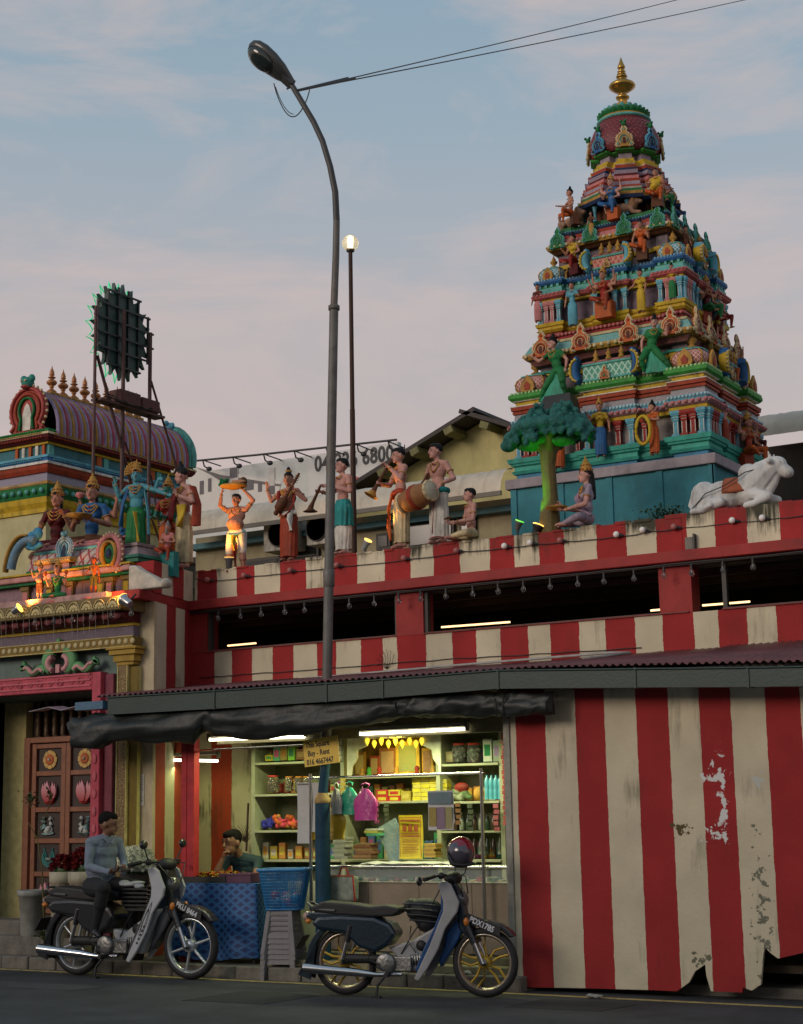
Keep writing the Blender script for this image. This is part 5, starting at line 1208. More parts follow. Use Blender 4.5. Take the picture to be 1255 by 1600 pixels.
def panel(sd,w,d,t0,t1,z0,z1,q,mt,mt2,fans,mtf,kid='f'):
 P0,U,Nn=fr2(sd,0,0,w,d);m=MB()
 uvq=[[(0,0),(1,0),(1,1),(0,1)]]
 a,b=P0+U*t0,P0+U*t1;zz=Vector((0,0,1));n_=Nn*q
 vs=[a+zz*z0+n_,b+zz*z0+n_,b+zz*z1+n_*.85,a+zz*z1+n_*.85]
 m._add(vs,[(0,1,2,3)],0,uvq)
 m._add([a+zz*z0,b+zz*z0,b+zz*z1,a+zz*z1,*vs],[(3,2,6,7),(0,3,7,4),(1,5,6,2)],1)
 m.tube([a+zz*(z1+.012)+n_*.9,b+zz*(z1+.012)+n_*.9],.018,6,1);m.tube([a+zz*(z1+.04)+n_*.8,b+zz*(z1+.04)+n_*.8],.012,6,2);m.tube([a+zz*(z0+.01)+n_,b+zz*(z0+.01)+n_],.018,6,1)
 m.build('lattice_panel',[mt,mt2,K('pink')],vt,fix=False)
 for k in range(3):
  t=t0+(t1-t0)*(k+.9)/3.8+.03;p=P0+U*t+zz*(z1+.045)+n_*.7;MB().lathe(p,[(.03,0),(.042,.02),(.02,.045),(.035,.065),(.036,.085),(.014,.105),(.018,.115),(.003,.15)],10).build('little_pot',K('gold'),vt)
 if fans:
  for t,sg_ in((t0-.02,-1),(t1+.02,1)):
   m=MB();c=P0+U*t+zz*z0+n_*.2
   m.strip([(sg_*(.05*sin(a)+.01),(z1-z0+.10)*(1-cos(a))/2*1.0)for a in[pi*i/10 for i in range(11)]],.10,.12,c,U,zz,Nn,0)
   m.strip([(sg_*(.085*sin(a)+.02),(z1-z0+.08)*(1-cos(a))/2)for a in[pi*i/10 for i in range(11)]],.035,.14,c,U,zz,Nn,1)
   for i in range(8):
    a=pi*(i+.5)/8;m.sph(c+U*sg_*(.10*sin(a)+.02)+zz*(z1-z0+.09)*(1-cos(a))/2+Nn*.10,.016,6,4,2)
   m.build('side_fan',[mtf,K('yellow'),K('cream')],vt)
panel('f',w1,d1,-.30,.34,6.81,7.0,.0,lg_,K('aqua'),True,K('blue'))
panel('r',w1,d1,-.25,.25,6.81,7.0,.0,lg_,K('aqua'),True,K('blue'))
kudu('f',.0,-.03,w1,d1,6.80,.12,('orange','cream','brick','green'));kudu('r',.0,-.03,w1,d1,6.80,.12,('orange','cream','brick','green'))
P2c=lambda o:plan(1.0,.78,o,.3,.03,.34)
mould(P2c,[(7.15,.02),(7.22,.06)],scroll_mat('mar_relief',(.20,.06,.06),(.34,.18,.14),30),'cornice_soffit')
mould(P2c,[(7.221,.10),(7.26,.13),(7.29,.12)],K('gold'),'gold_cornice');beads(P2c,7.26,.125,.032,.085,K('cream'),(.9,1,.9),'boss_row')
mould(P2c,[(7.2901,.11),(7.40,.05),(7.42,.0)],scroll_mat('aqua_relief',(.14,.38,.36),(.36,.55,.50),22),'aqua_cove')
mould(P2c,[(7.421,.02),(7.45,.03)],K('cream'),'cream_fillet');mould(P2c,[(7.4501,-.03),(7.52,-.05)],paint('dred',(.26,.03,.03)),'red_slope');beads(P2c,7.53,-.03,.024,.052,K('pink'))
mould(P2c,[(7.5201,-.02),(7.55,-.03)],paint('dred',(.26,.03,.03)),'red_ledge')
for t in(-.86,-.32,.32,.86):kudu('f',t,-.12,1.0,.78,7.22,.235,('orange','cream','brick','maroon'))
for t in(-.70,-.25,.25,.70):kudu('r',t,-.12,1.0,.78,7.22,.235,('orange','cream','brick','maroon'))
for t in(-.1,.5):kudu('l',t,-.12,1.0,.78,7.22,.235,('orange','cream','brick','maroon'))
w2,d2,cw2=.97,.72,.32
P2=lambda o:plan(w2,d2,o,cw2,.10,.22)
mould(P2,[(7.551,-.02),(7.58,-.02)],K('brick'),'plinth');mould(P2,[(7.581,.0),(7.61,.03),(7.62,.01),(7.65,.01),(7.66,.03),(7.70,.04)],K('yellow'),'plinth_moulding')
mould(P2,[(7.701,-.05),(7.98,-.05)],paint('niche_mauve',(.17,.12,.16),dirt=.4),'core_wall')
mould(P2,[(7.981,.01),(8.01,.015)],K('yellow'),'yellow_band');mould(P2,[(8.011,.03),(8.03,.06),(8.06,.07),(8.08,.05)],paint('rosecor',(.40,.09,.09)),'rose_cornice');beads(P2,8.065,.065,.02,.05,K('pink'))
mould(P2,[(8.081,.05),(8.12,.02),(8.16,.02)],K('aqua'),'aqua_band')
mould(P2,[(8.161,.0),(8.20,.0)],K('green'),'dentil_band')
m=MB();pts_=P2(.006)
for i in range(len(pts_)):
 a,b=Vector(pts_[i]),Vector(pts_[(i+1)%len(pts_)]);dd=b-a;k=int(dd.length/.07);nn=Vector((dd.y,-dd.x)).normalized()
 if nn.y>.5 or nn.x<-.5:continue
 for j in range(k):
  p=a+dd*((j+.5)/k);m.box(TU+p.x-.016,TU+p.x+.016,TV+p.y-.016,TV+p.y+.016,8.165,8.20)
m.build('dentils',K('aqua'),vt,kind='stuff')
mould(P2,[(8.201,.02),(8.23,.04),(8.26,.04),(8.27,.02)],K('blue'),'blue_roll');beads(P2,8.262,.03,.018,.042,paint('beadb2',(.20,.42,.58)))
for sd,W_ in(('f',w2),('r',d2)):
 for base_ in(-1,1):
  for o_,c_ in((.035,'lblue'),(.115,'pink'),(.195,'pink'),(.285,'lblue')):pilaster(sd,base_*(W_-o_),0,w2,d2,7.702,7.98,c_,.028)
 for t in(-.2,-.07,.07,.2):pilaster(sd,t,.04,w2,d2,7.702,7.98,'lblue',.026)
lb_=lattice_mat('lattice_blue',(.08,.26,.33),(.45,.58,.58),26,4,.14)
for sx in(-1,1):
 for sy in(-1,1):kuta(TU+sx*(w2-.16),TV+sy*(d2-.16),8.27,.19,lb_,K('aqua'),K('gold'))
P2b=lambda o:plan(.74,.56,o,.15,.03,.2)
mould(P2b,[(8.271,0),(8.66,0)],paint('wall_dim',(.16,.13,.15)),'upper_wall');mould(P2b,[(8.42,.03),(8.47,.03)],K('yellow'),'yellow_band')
lrb=lattice_mat('lattice_red2',(.32,.04,.03),(.50,.20,.12),6,1.4,.14)
panel('f',w2,d2,-.20,.22,8.28,8.42,.0,lrb,K('aqua'),True,K('lblue'));panel('r',w2,d2,-.17,.17,8.28,8.42,.0,lrb,K('aqua'),True,K('lblue'))
kudu('f',.0,-.03,w2,d2,8.27,.09,('gold','cream','brick','maroon'));kudu('r',.0,-.03,w2,d2,8.27,.09,('gold','cream','brick','maroon'))
P3c=lambda o:plan(.76,.62,o,.25,.02,.25)
mould(P3c,[(8.62,.0),(8.66,.04)],K('brown'),'cornice_soffit');mould(P3c,[(8.661,.07),(8.70,.09),(8.72,.08)],K('gold'),'gold_cornice');beads(P3c,8.70,.085,.03,.075,K('cream'),(.9,1,.8),'boss_row')
mould(P3c,[(8.7201,.07),(8.79,.03)],K('pink'),'pink_cove');mould(P3c,[(8.791,.03),(8.84,.01)],K('brick'),'red_band');mould(P3c,[(8.841,.0),(8.86,.01),(8.89,.01)],K('navy'),'navy_band');beads(P3c,8.885,.01,.014,.036,K('lblue'))
mould(P3c,[(8.891,-.02),(8.95,-.02),(8.951,-.06),(8.98,-.08)],K('green'),'green_step')
for t in(-.68,-.23,.23,.68):kudu('f',t,-.08,.76,.62,8.67,.19,('green','aqua','lime','green'))
for t in(-.55,-.18,.18,.55):kudu('r',t,-.08,.76,.62,8.67,.19,('green','aqua','lime','green'))
kudu('l',.2,-.08,.76,.62,8.67,.19,('green','aqua','lime','green'));kudu('l',-.3,-.08,.76,.62,8.67,.19,('green','aqua','lime','green'))
def lobed(o,n=8,r=.42,b=.10):
 pts_=[]
 for k in range(n):
  a=2*pi*(k+.5)/n;hw=.105+o*.4
  for s_,rr in((-1,r-b),(-1,r),(1,r),(1,r-b)):
   px_=(rr+o)*cos(a)-s_*-hw*sin(a)*-1;py_=(rr+o)*sin(a)+s_*-hw*cos(a)*-1
   pts_.append(((rr+o)*cos(a)-(s_*hw)*sin(a),(rr+o)*sin(a)+(s_*hw)*cos(a)))
 return pts_
PN=lambda o:lobed(o)
cols=['navy','gold','green','white','brick','lav','brick','pink','maroon','lav','navy','brick','white','yellow','yellow']
z=8.98;
mould(PN,[(z,.04),(z+.20,.04)],K('brown'),'neck_wall');z+=.2
for i in range(8):
 a=2*pi*(i+.5)/8
 m=MB();m.lathe((TU+.58*cos(a),TV+.58*sin(a),8.98),[(.03,0),(.03,.02),(.02,.03),(.02,.13),(.03,.15),(.025,.16),(.04,.195)],8);m.build('neck_column',K('lblue'),vt)
for i,c_ in enumerate(cols):
 h=.044 if c_!='white' else .018;o_=.24-.017*i+(.015 if i%2 else 0)
 mould(PN,[(z,o_),(z+h,o_+(.012 if i%3==0 else 0))],K(c_),'neck_moulding');z+=h+.0005
mould(PN,[(z,-.05),(z+.09,-.05)],K('lav'),'neck_frieze');zf=z;z+=.0905
mould(PN,[(z,-.02),(z+.02,.03),(z+.045,.03)],K('lime'),'neck_cornice');z+=.046
ZN=z
kc=[('gold','cream','aqua','maroon'),('blue','lblue','maroon','navy')]
for i in range(8):
 a=2*pi*(i+.5)/8
 kudu('f',0,0,1,1,9,.20,kc[i%2]);o=COL.objects[-1]if False else bpy.context.scene.collection.objects[-1]
 o.location=Vector((TU+.465*cos(a),TV+.465*sin(a),ZN))-chain_loc(vt);o.rotation_euler=(radians(-4),0,a+pi/2)
 if sin(a)<.4 and i%1==0:
  m=MB();q=Vector((TU+.47*cos(a),TV+.47*sin(a),ZN+.31));m.sph(q,.035,8,6);m.sph(q+Vector((.03,-.02,.03)),.02,6,4);m.sph(q+Vector((-.03,-.02,.03)),.02,6,4);m.build('beast_head',K('green'),vt)
ld=lattice_mat('dome_squares',(.17,.02,.025),(.10,.01,.015),36,9,.16)
dp=[(.41,0),(.455,.06),(.465,.14),(.45,.24),(.415,.34),(.37,.43),(.33,.49)]
m=MB();m.lathe((TU,TV,ZN),dp,48);m.build('bulb_dome',ld,vt)
m=MB()
for j in range(8):
 t=j/8*.44+.03
 r=np.interp(t,[p[1]for p in dp],[p[0]for p in dp])
 for k in range(44):
  a=2*pi*(k+.5*(j%2))/44
  if sin(a)>.5:continue
  m.sph((TU+r*cos(a),TV+r*sin(a),ZN+t),.0095,4,3)
m.build('dome_studs',K('pink'),vt,kind='stuff')
m=MB();zz0=ZN+.49
m.lathe((TU,TV,zz0),[(.33,0),(.355,.01),(.355,.03),(.33,.045)],32,0);m.lathe((TU,TV,zz0+.0455),[(.33,0),(.31,.025)],32,1);m.lathe((TU,TV,zz0+.071),[(.30,0),(.26,.05)],32,2)
m.build('dome_collar',[K('aqua'),K('gold'),K('lblue')],vt)
for j,(r0,n,zq,tl,rr)in enumerate(((.295,24,zz0+.085,.75,.055),(.225,18,zz0+.15,.8,.05))):
 for k in range(n):
  a=2*pi*(k+.5*j)/n
  if sin(a)>.6:continue
  m=MB();R=Matrix.Rotation(a,3,'Z')@Matrix.Rotation(tl,3,'Y');m.sph((TU+r0*cos(a),TV+r0*sin(a),zq),(.024,.05,.075),8,6,0,R)
  m.build('lotus_petal',K('green')if j==0 else K('aqua'),vt)
goldm=mat('gilt_brass',(.42,.26,.06),.32,metal=.85,var=.25,scale=9,dirt=.35,bump=.1)
m=MB();m.lathe((TU,TV,zz0+.11),[(.25,0),(.20,.06),(.16,.12),(.11,.17),(.07,.20),(.05,.22)],28,0);m.build('cap',K('gold'),vt)
for k in range(10):
 a=2*pi*k/10;m=MB();m.sph((TU+.18*cos(a),TV+.185*sin(a),zz0+.21),(.014,.035,.04),8,6,0,Matrix.Rotation(a,3,'Z'));m.build('cap_medallion',K('pink')if k%2 else K('lblue'),vt)
m=MB();zf_=zz0+.32
m.lathe((TU,TV,zf_),[(.055,0),(.05,.02),(.085,.05),(.09,.07),(.05,.10),(.045,.115),(.10,.15),(.165,.20),(.175,.225),(.16,.25),(.10,.29),(.05,.315),(.045,.33),(.07,.345),(.075,.36),(.04,.375),(.04,.385),(.06,.395),(.045,.41)],24)
m.lathe((TU,TV,zf_+.41),[(.035,0),(.055,.02),(.03,.04),(.035,.05),(.052,.07),(.05,.09),(.025,.15),(.003,.22)],16)
m.build('gold_finial',goldm,vt)
def lion(x,y,z,s,rzv,lb):
 f=Fig();f.ell((0,0,.14),(.11,.20,.11),0);f.ell((0,-.18,.20),(.10,.09,.12),1);f.ell((0,-.24,.27),(.075,.075,.08),0);f.ell((0,-.31,.25),(.045,.05,.04),0);f.ell((0,-.20,.28),(.11,.06,.11),1)
 for sg_ in(-1,1):f.chain([(.08*sg_,-.16,.12),(.08*sg_,-.20,.05),(.08*sg_,-.32,.03)],[.05,.035,.035],0);f.chain([(.09*sg_,.14,.14),(.12*sg_,.05,.10),(.11*sg_,.12,.03)],[.07,.05,.03],0);f.ell((.06*sg_,-.23,.34),(.02,.02,.03),0)
 f.chain([(0,.2,.12),(.0,.27,.12),(.03,.30,.22),(0,.27,.32)],[.02,.018,.016,.03],0)
 t=thing('lion_statue',lb,'statue',(x,y,z));o=f.build('body',[paint('lion',(.34,.20,.13)),paint('mane',(.26,.14,.07))],t,voxel=.010,S=s);t.rotation_euler=(0,0,rzv);return t
lion(TU-.60,TV-.45,8.96,.75,radians(70),'tawny lion crouching on the top ledge left of the blue-robed seated figure');lion(TU+.02+.12,TV-.52,8.96,.75,radians(100),'tawny lion crouching between the blue-robed and pot-bellied figures')
# ------ painted statues
G=K('gold')
def statue(label,loc,h,rotz=0,J={},skin='skin',cloth='cream',top='red',hair='black',female=False,crown_=None,neck=2,low='skirt',voxel=.008,faceon=True,bang=True,name='statue',mats=None,hy=0,hp=0,hairstyle='cap',headk=1.08,fullh=1.0,foot=0,skirt_kw={},sk2=None,**kw):
 """h = height of the upright figure this pose belongs to"""
 t=thing(name,label,'statue',loc);LOCALS.add(t.name)
 S=h;bare=kw.pop('bare',not female)
 f,V,H,hd,kk,fw,sx,RB=human(J,female=female,hairstyle=hairstyle,hy=hy,hp=hp,headk=headk,legs_cloth=kw.pop('legs_cloth',True),foot_m=foot,bare=bare,**kw)
 f.build('body',mats or[K(skin),K(cloth),K(top),K(hair),K('brown')],t,voxel=voxel,S=S)
 if faceon:face(t,hd,H,kk,S)
 if low=='skirt':skirt(t,V,S,K(sk2 or cloth),**skirt_kw)
 if crown_:crown(t,hd,H,kk,S,K(crown_),K('red'),tall=1.0 if crown_!='tall' else 1.4)
 if neck:necklace(t,V,fw,sx,S,G,neck)
 if bang:bangles(t,V,S,G)
 t.rotation_euler=(0,0,rotz)
 return t,V,S,hd,H,kk,fw
def hgt(px,y0,y1,v):return PV(px,y1,v).z-PV(px,y0,v).z
VS=VM+.13
ZP=ZT+.012
def onpar(px,y=870):p=PV(px,y,VS);return Vector((p.x,VS,ZP))
CAMROT=radians(31.3)
p=onpar(370,885);h=hgt(370,884,762,VS)/.97
t,V,S,hd,H,kk,fw=statue('sturdy bare-chested statue lit amber, holding a fruit tray over its head with both arms',(p.x,VS,ZT-.06),h,radians(14),dict(sL=(-.12,0,.79),sR=(.12,0,.79),eL=(-.21,-.03,.86),eR=(.22,.0,.90),wL=(-.19,-.03,1.01),wR=(.10,-.04,1.04),aL=(-.075,-.05,.045),aR=(.08,.02,.045),kL=(-.08,-.04,.27),kR=(.075,0,.28),hL=(-.06,0,.49),hR=(.06,0,.49),head=(0.0,-.02,.905)),skin='skin',cloth='white',low='none',legs_cloth='shorts',hair='black',bulk=1.25,belly=.9,neck=2,hy=radians(-8),hp=radians(0),cd={-1:(.3,-.2,.9),1:(-.8,-.1,.2)},palm={-1:(.8,0,.2),1:(0,0,1)})
tr=MB();c=Vector((-.03,-.03,1.075))*S
tr.lathe(c,[(.04*S,-.03*S),(.16*S,.0),(.175*S,.02*S),(.165*S,.03*S),(.10*S,.01*S),(.001,.0)],24,sy=.8);tr.build('tray',K('gold'),t)
m=MB();rnd=random.Random(5)
for i in range(26):m.sph(c+Vector((-.12+rnd.uniform(-.045,.03),rnd.uniform(-.05,.05),.05+rnd.uniform(-.03,.06)))*S,.021*S,8,6)
m.build('green_grapes',K('green'),t)
m=MB()
for i in range(4):a=Vector((-.02+i*.035,-.02,.035))*S+c;m.tube([a,a+Vector((.03,-.01,.03))*S,a+Vector((.085,-.01,.025))*S],[.02*S,.024*S,.012*S],8)
m.build('bananas',paint('banana',(.42,.22,.12)),t)
m=MB();m.sph(c+Vector((.13,.0,.06))*S,(.05*S,.045*S,.06*S),10,8);m.build('jackfruit',K('brown'),t)
sash(t,[(-.10,-.03,.50),(-.03,-.09,.475),(.04,-.09,.47),(.11,-.02,.52)],S,.028,K('lblue'),'waist_sash')
sash(t,[(.0,-.10,.47),(.005,-.115,.38),(.01,-.11,.27)],S,.030,K('yellow'),'hanging_sash')
sash(t,[(-.01,-.05,.36),(.0,-.06,.2),(.01,-.05,.05)],S,.04,K('red'),'red_cloth')
p=onpar(452,870);h=hgt(452,872,735,VS)/.985
t,V,S,hd,H,kk,fw=statue('lute player statue with tall topknot in rust dhoti, one hand raised',p,h,radians(6),dict(eL=(-.20,-.04,.70),wL=(-.25,-.05,.84),eR=(.21,.0,.68),wR=(.10,-.10,.78),aL=(-.055,0,.045),aR=(.05,.0,.045)),skin='skin',cloth='brick',hair='black',hairstyle='topknot',neck=3,hy=radians(14),skirt_kw=dict(w=.54),cd={-1:(0,0,1),1:(.3,-.3,.8)})
m=MB();a,b=Vector((-.09,-.12,.54))*S,Vector((.20,-.12,.96))*S
m.tube([a,a.lerp(b,.1),a.lerp(b,.24),a.lerp(b,.34),a.lerp(b,.42),b],[.012*S,.055*S,.062*S,.045*S,.017*S,.014*S],12);m.sph(a+Vector((-.0,-.01,0)),.03*S,8,6)
for k in range(4):q=a.lerp(b,.78+.05*k);m.tube([q-Vector((.03*S,0,-.015*S)),q+Vector((.03*S,0,-.015*S))],.005*S,5)
m.build('lute',K('brown'),t)
sash(t,[(-.10,-.05,.80),(-.09,-.075,.65),(-.05,-.10,.52),(.0,-.10,.50)],S,.020,K('red'),'garland');sash(t,[(.10,-.05,.80),(.10,-.075,.65),(.07,-.10,.56),(.0,-.10,.50)],S,.020,K('red'),'garland')
m=MB();m.tube([Vector((.06,-.08,.56))*S,Vector((.07,-.105,.46))*S,Vector((.075,-.10,.33))*S],[.025*S,.035*S,.05*S],10,flat=.3);m.build('fan_cloth',K('white'),t);m=MB();m.tube([Vector((-.11,-.03,.54))*S,Vector((0,-.08,.53))*S,Vector((.11,-.03,.55))*S],.03*S,8);m.build('waist_band',K('white'),t)
m=MB();m.lathe((hd+Vector((0,.012,.09)))*S,[(.034*S,0),(.036*S,.01*S),(.034*S,.02*S)],12);m.build('hair_ring',K('gold'),t)
p=onpar(537,860);h=hgt(537,862,712,VS)/.985
t,V,S,hd,H,kk,fw=statue('bare-chested statue in teal wrap over cream dhoti, partly behind the lamp post',p,h,radians(-22),dict(eL=(-.16,-.02,.65),wL=(-.12,-.18,.66),eR=(.15,-.02,.64),wR=(.02,-.18,.70)),skin='skinp',cloth='white',hair='black',neck=1,hy=radians(-18),skirt_kw=dict(w=.40,rb=.088),cd={-1:(-.2,-1,0),1:(-.6,-.6,0)})
m=MB();rs=[]
V2=dict(V);skirt(t,V2,S,K('teal'),w=.57,hem=.30,rh=.115,rb=.118,pleat=.012,ry=.085,split=.02,name='teal_wrap')
m=MB();a,b=Vector((-.07,-.22,.72))*S,Vector((-.22,-.25,.50))*S;m.tube([a,a.lerp(b,.75),b],[.012*S,.018*S,.03*S],10);m.lathe(b,[(.03*S,0),(.05*S,-.02*S),(.075*S,-.035*S),(.07*S,-.036*S)],14);m.build('horn',K('brown'),t)
p=onpar(628,853);h=hgt(628,855,699,VS)/.985
t,V,S,hd,H,kk,fw=statue('statue blowing a long horn downwards, cream dhoti with amber-lit front',p,h,radians(-38),dict(eL=(-.17,-.05,.66),wL=(-.06,-.17,.64),eR=(.16,-.06,.66),wR=(.03,-.13,.80),head=(0,-.02,.915)),skin='skinp',cloth='cream',hair='black',neck=1,hy=radians(-4),hp=radians(6),skirt_kw=dict(w=.54,rb=.10),cd={-1:(.6,-.6,.2),1:(-.3,-.6,.5)})
m=MB();a,b=Vector((.0,-.095,.875))*S,Vector((-.05,-.27,.56))*S;m.tube([a,a.lerp(b,.3),a.lerp(b,.85),b],[.010*S,.013*S,.020*S,.032*S],10)
d=(b-a).normalized();R=(-d).to_track_quat('Z','Y').to_matrix();m.lathe(b,[(.03*S,.01*S),(.045*S,-.02*S),(.075*S,-.04*S),(.072*S,-.046*S),(.03*S,-.01*S)],16,1,R);m.build('horn',[K('brown'),K('gold')],t)
m=MB();m.tube([Vector((.09*cos(a),.07*sin(a)*-1,.54+.015*sin(a*2)))*S for a in[2*pi*k/16 for k in range(17)]],.035*S,8);m.build('waist_band',K('brick'),t);sash(t,[(-.02,-.085,.53),(-.035,-.115,.40),(-.045,-.115,.22),(-.04,-.10,.09)],S,.035,K('orange'),'hanging_sash')
p=onpar(687,847);h=hgt(687,848,692,VS)/.985
t,V,S,hd,H,kk,fw=statue('drummer statue with barrel drum slung at the waist, white dhoti',p,h,radians(-14),dict(eL=(-.18,.01,.64),wL=(-.20,-.13,.56),eR=(.20,.01,.63),wR=(.16,-.14,.56),head=(-.01,-.02,.915)),skin='skinp',cloth='white',hair='black',neck=2,hy=radians(-28),skirt_kw=dict(w=.52,rb=.11,m2=K('red')),cd={-1:(.4,-.8,-.3),1:(-.1,-.5,-.9)},bulk=1.08)
m=MB();a,b=Vector((-.30,-.19,.43))*S,Vector((.08,-.19,.50))*S;ax_=(b-a).normalized();R=ax_.to_track_quat('Z','Y').to_matrix();L_=(b-a).length
m.lathe(a,[(.085*S,0),(.10*S,L_*.1),(.125*S,L_*.5),(.10*S,L_*.9),(.085*S,L_)],24,0,R)
m.lathe(a,[(.10*S,-.015*S),(.11*S,0),(.10*S,.02*S)],20,1,R);m.lathe(a,[(.10*S,L_-.02*S),(.11*S,L_),(.10*S,L_+.015*S)],20,1,R);m.lathe(b,[(.095*S,.005*S),(.085*S,.018*S),(.001,.018*S)],20,2,R);m.lathe(a,[(.001,-.018*S),(.085*S,-.018*S),(.095*S,-.005*S)],20,2,R)
m.lathe(a,[(.123*S,L_*.42),(.128*S,L_*.45),(.128*S,L_*.55),(.123*S,L_*.58)],24,3,R)
for k in range(12):
 q=2*pi*k/12;m.sph(b+R@Vector((cos(q)*.098*S,sin(q)*.098*S,.002)),(.018*S,.018*S,.012*S),6,5,1)
m.build('drum',[paint('drumwood',(.28,.13,.05)),K('cream'),paint('drumskin',(.50,.46,.34)),K('brick')],t)
sash(t,[(-.12,.02,.80),(-.14,-.05,.66),(-.16,-.14,.56)],S,.02,K('brown'),'strap');sash(t,[(.02,-.085,.50),(.03,-.11,.3),(.0,-.10,.1)],S,.007,K('red'),'red_edging')
m=MB();m.tube([Vector((.10*cos(a),-.075*sin(a),.53))*S for a in[2*pi*k/16 for k in range(17)]],.03*S,8);m.build('waist_band',K('teal'),t)
p=onpar(737,843);h=hgt(740,843,762,VS)/.575
t,V,S,hd,H,kk,fw=statue('small cross-legged bare-chested statue with small cymbals and cream dhoti',(p.x,VS+.0,ZP),h,radians(-42),dict(SITX,wL=(-.07,-.20,.22),wR=(.06,-.20,.20),eL=(-.15,-.03,.22),eR=(.15,-.03,.22)),skin='skinp',cloth='cream',low='none',hair='black',neck=1,hy=radians(-5),legs_cloth=True,bulk=1.0)
m=MB();
for k in range(3):m.lathe(Vector((-.05+.05*k,-.27,.245))*S,[(.001,.01*S),(.03*S,.0),(.035*S,.004*S)],10)
m.build('cymbals',K('gold'),t);sash(t,[(-.09,-.02,.12),(0,-.08,.12),(.09,-.02,.12)],S,.035,K('brick'),'waist_sash')
p=onpar(920,825);h=hgt(920,826,736,VS)/.56
t,V,S,hd,H,kk,fw=statue('crowned lady statue in a grey-violet sari holding a dish beside the tree sculpture',(p.x,VS,ZP),h,radians(-58),dict(SITX,wL=(-.07,-.24,.21),eL=(-.14,-.07,.20),wR=(.05,-.23,.17),eR=(.15,-.04,.21),kL=(-.20,-.16,.08),kR=(.20,-.12,.08)),skin='skinp',cloth='lav',top='lav',hair='black',female=True,crown_='gold',low='none',neck=3,hairstyle='long',bare=False,sleeve='short',hp=radians(2),cd={-1:(0,-.3,.95),1:(-.4,-.9,.0)},palm={1:(0,0,1),-1:(0,-1,0)})
m=MB();m.lathe(Vector((-.02,-.30,.18))*S,[(.04*S,0),(.10*S,.02*S),(.11*S,.035*S),(.09*S,.03*S),(.001,.02*S)],18)
for k in range(10):m.sph(Vector((-.02+.06*cos(k*2.1),-.30+.06*sin(k*2.1),.215))*S,.02*S,6,5,1)
m.build('dish',[K('gold'),K('pink')],t);sash(t,[(-.10,-.02,.40),(-.02,-.085,.30),(.08,-.07,.16),(.11,.02,.1)],S,.045,paint('sari2',(.30,.20,.26)),'sari_fold')
def onroof(px,y,v):q=PV(px,y,v);return Vector((q.x,v,q.z))
v=15.25
p=onroof(287,897,v);h=hgt(287,897,742,v)/.985
t,V,S,hd,H,kk,fw=statue('large pink-faced statue with high black hair and crescent, cream dhoti, maroon shawl',(p.x,v,4.63),h,radians(-25),dict(eL=(-.17,-.04,.62),wL=(-.20,-.12,.50),eR=(.20,-.01,.64),wR=(.05,-.11,.72),head=(0,-.03,.915)),skin='skinp',cloth='cream',top='red',hair='black',hairstyle='topknot',neck=3,hy=radians(-50),hp=radians(10),skirt_kw=dict(w=.52,rb=.115,rh=.12),cd={1:(-.2,-.2,.95)},bulk=1.08)
sash(t,[(-.12,-.01,.82),(-.13,-.06,.68),(-.11,-.10,.52),(-.12,-.09,.40)],S,.045,K('red'),'shawl');sash(t,[(.13,.03,.80),(.18,.05,.62),(.20,.03,.40)],S,.05,K('brick'),'shawl')
sash(t,[(.07,-.06,.62),(.08,-.075,.5),(.07,-.08,.40)],S,.06,K('yellow'),'leopard_cloth');sash(t,[(-.08,-.11,.42),(-.10,-.13,.25),(-.09,-.13,.04)],S,.035,K('orange'),'orange_stole')
m=MB();m.tube([(hd+Vector((-.04+.045*cos(a),-.07,.085+.045*sin(a))))*S for a in[radians(200+140*k/8)for k in range(9)]],[.003*S,.007*S,.010*S,.012*S,.013*S,.012*S,.010*S,.007*S,.003*S],6);m.build('crescent',K('white'),t)
v=15.35;p=onroof(262,895,v);h=hgt(262,893,757,v)/.985
t,V,S,hd,H,kk,fw=statue('green-faced goddess statue in maroon blouse and tall gold crown, behind the pink-faced one',(p.x,v,4.63),h,radians(10),dict(eL=(-.15,-.03,.63),wL=(-.10,-.14,.60),eR=(.14,-.02,.63),wR=(.06,-.15,.60)),skin='gskin',cloth='orange',top='red',hair='black',female=True,crown_='gold',neck=3,bare=False,sleeve='short',cd={-1:(0,-1,.2),1:(-.5,-.8,0)})
v=14.95;p=onroof(262,885,v);h=hgt(262,888,840,v)/.60
t,V,S,hd,H,kk,fw=statue('small bearded statue sitting on a teal block at the feet of the standing group',(p.x,v,4.66),h,radians(10),dict(LALI,wR=(.0,-.16,.40),wL=(-.02,-.17,.42)),skin='skin',cloth='brick',top='pink',hair='grey',low='none',hairstyle='topknot',neck=1,bare=False,faceon=False,voxel=.009)
m=MB();m.box(-.14*S,.16*S,-.05*S,.16*S,-.25*S+.0,.24*S);m.build('seat_block',K('teal'),t);m=MB();m.sph((hd+Vector((0,-.05,-.075)))*S,(.03*S,.025*S,.05*S),8,6);m.build('beard',K('grey'),t)
v=SV+.15;p=onroof(213,853,v);h=hgt(213,858,748,v)/.80
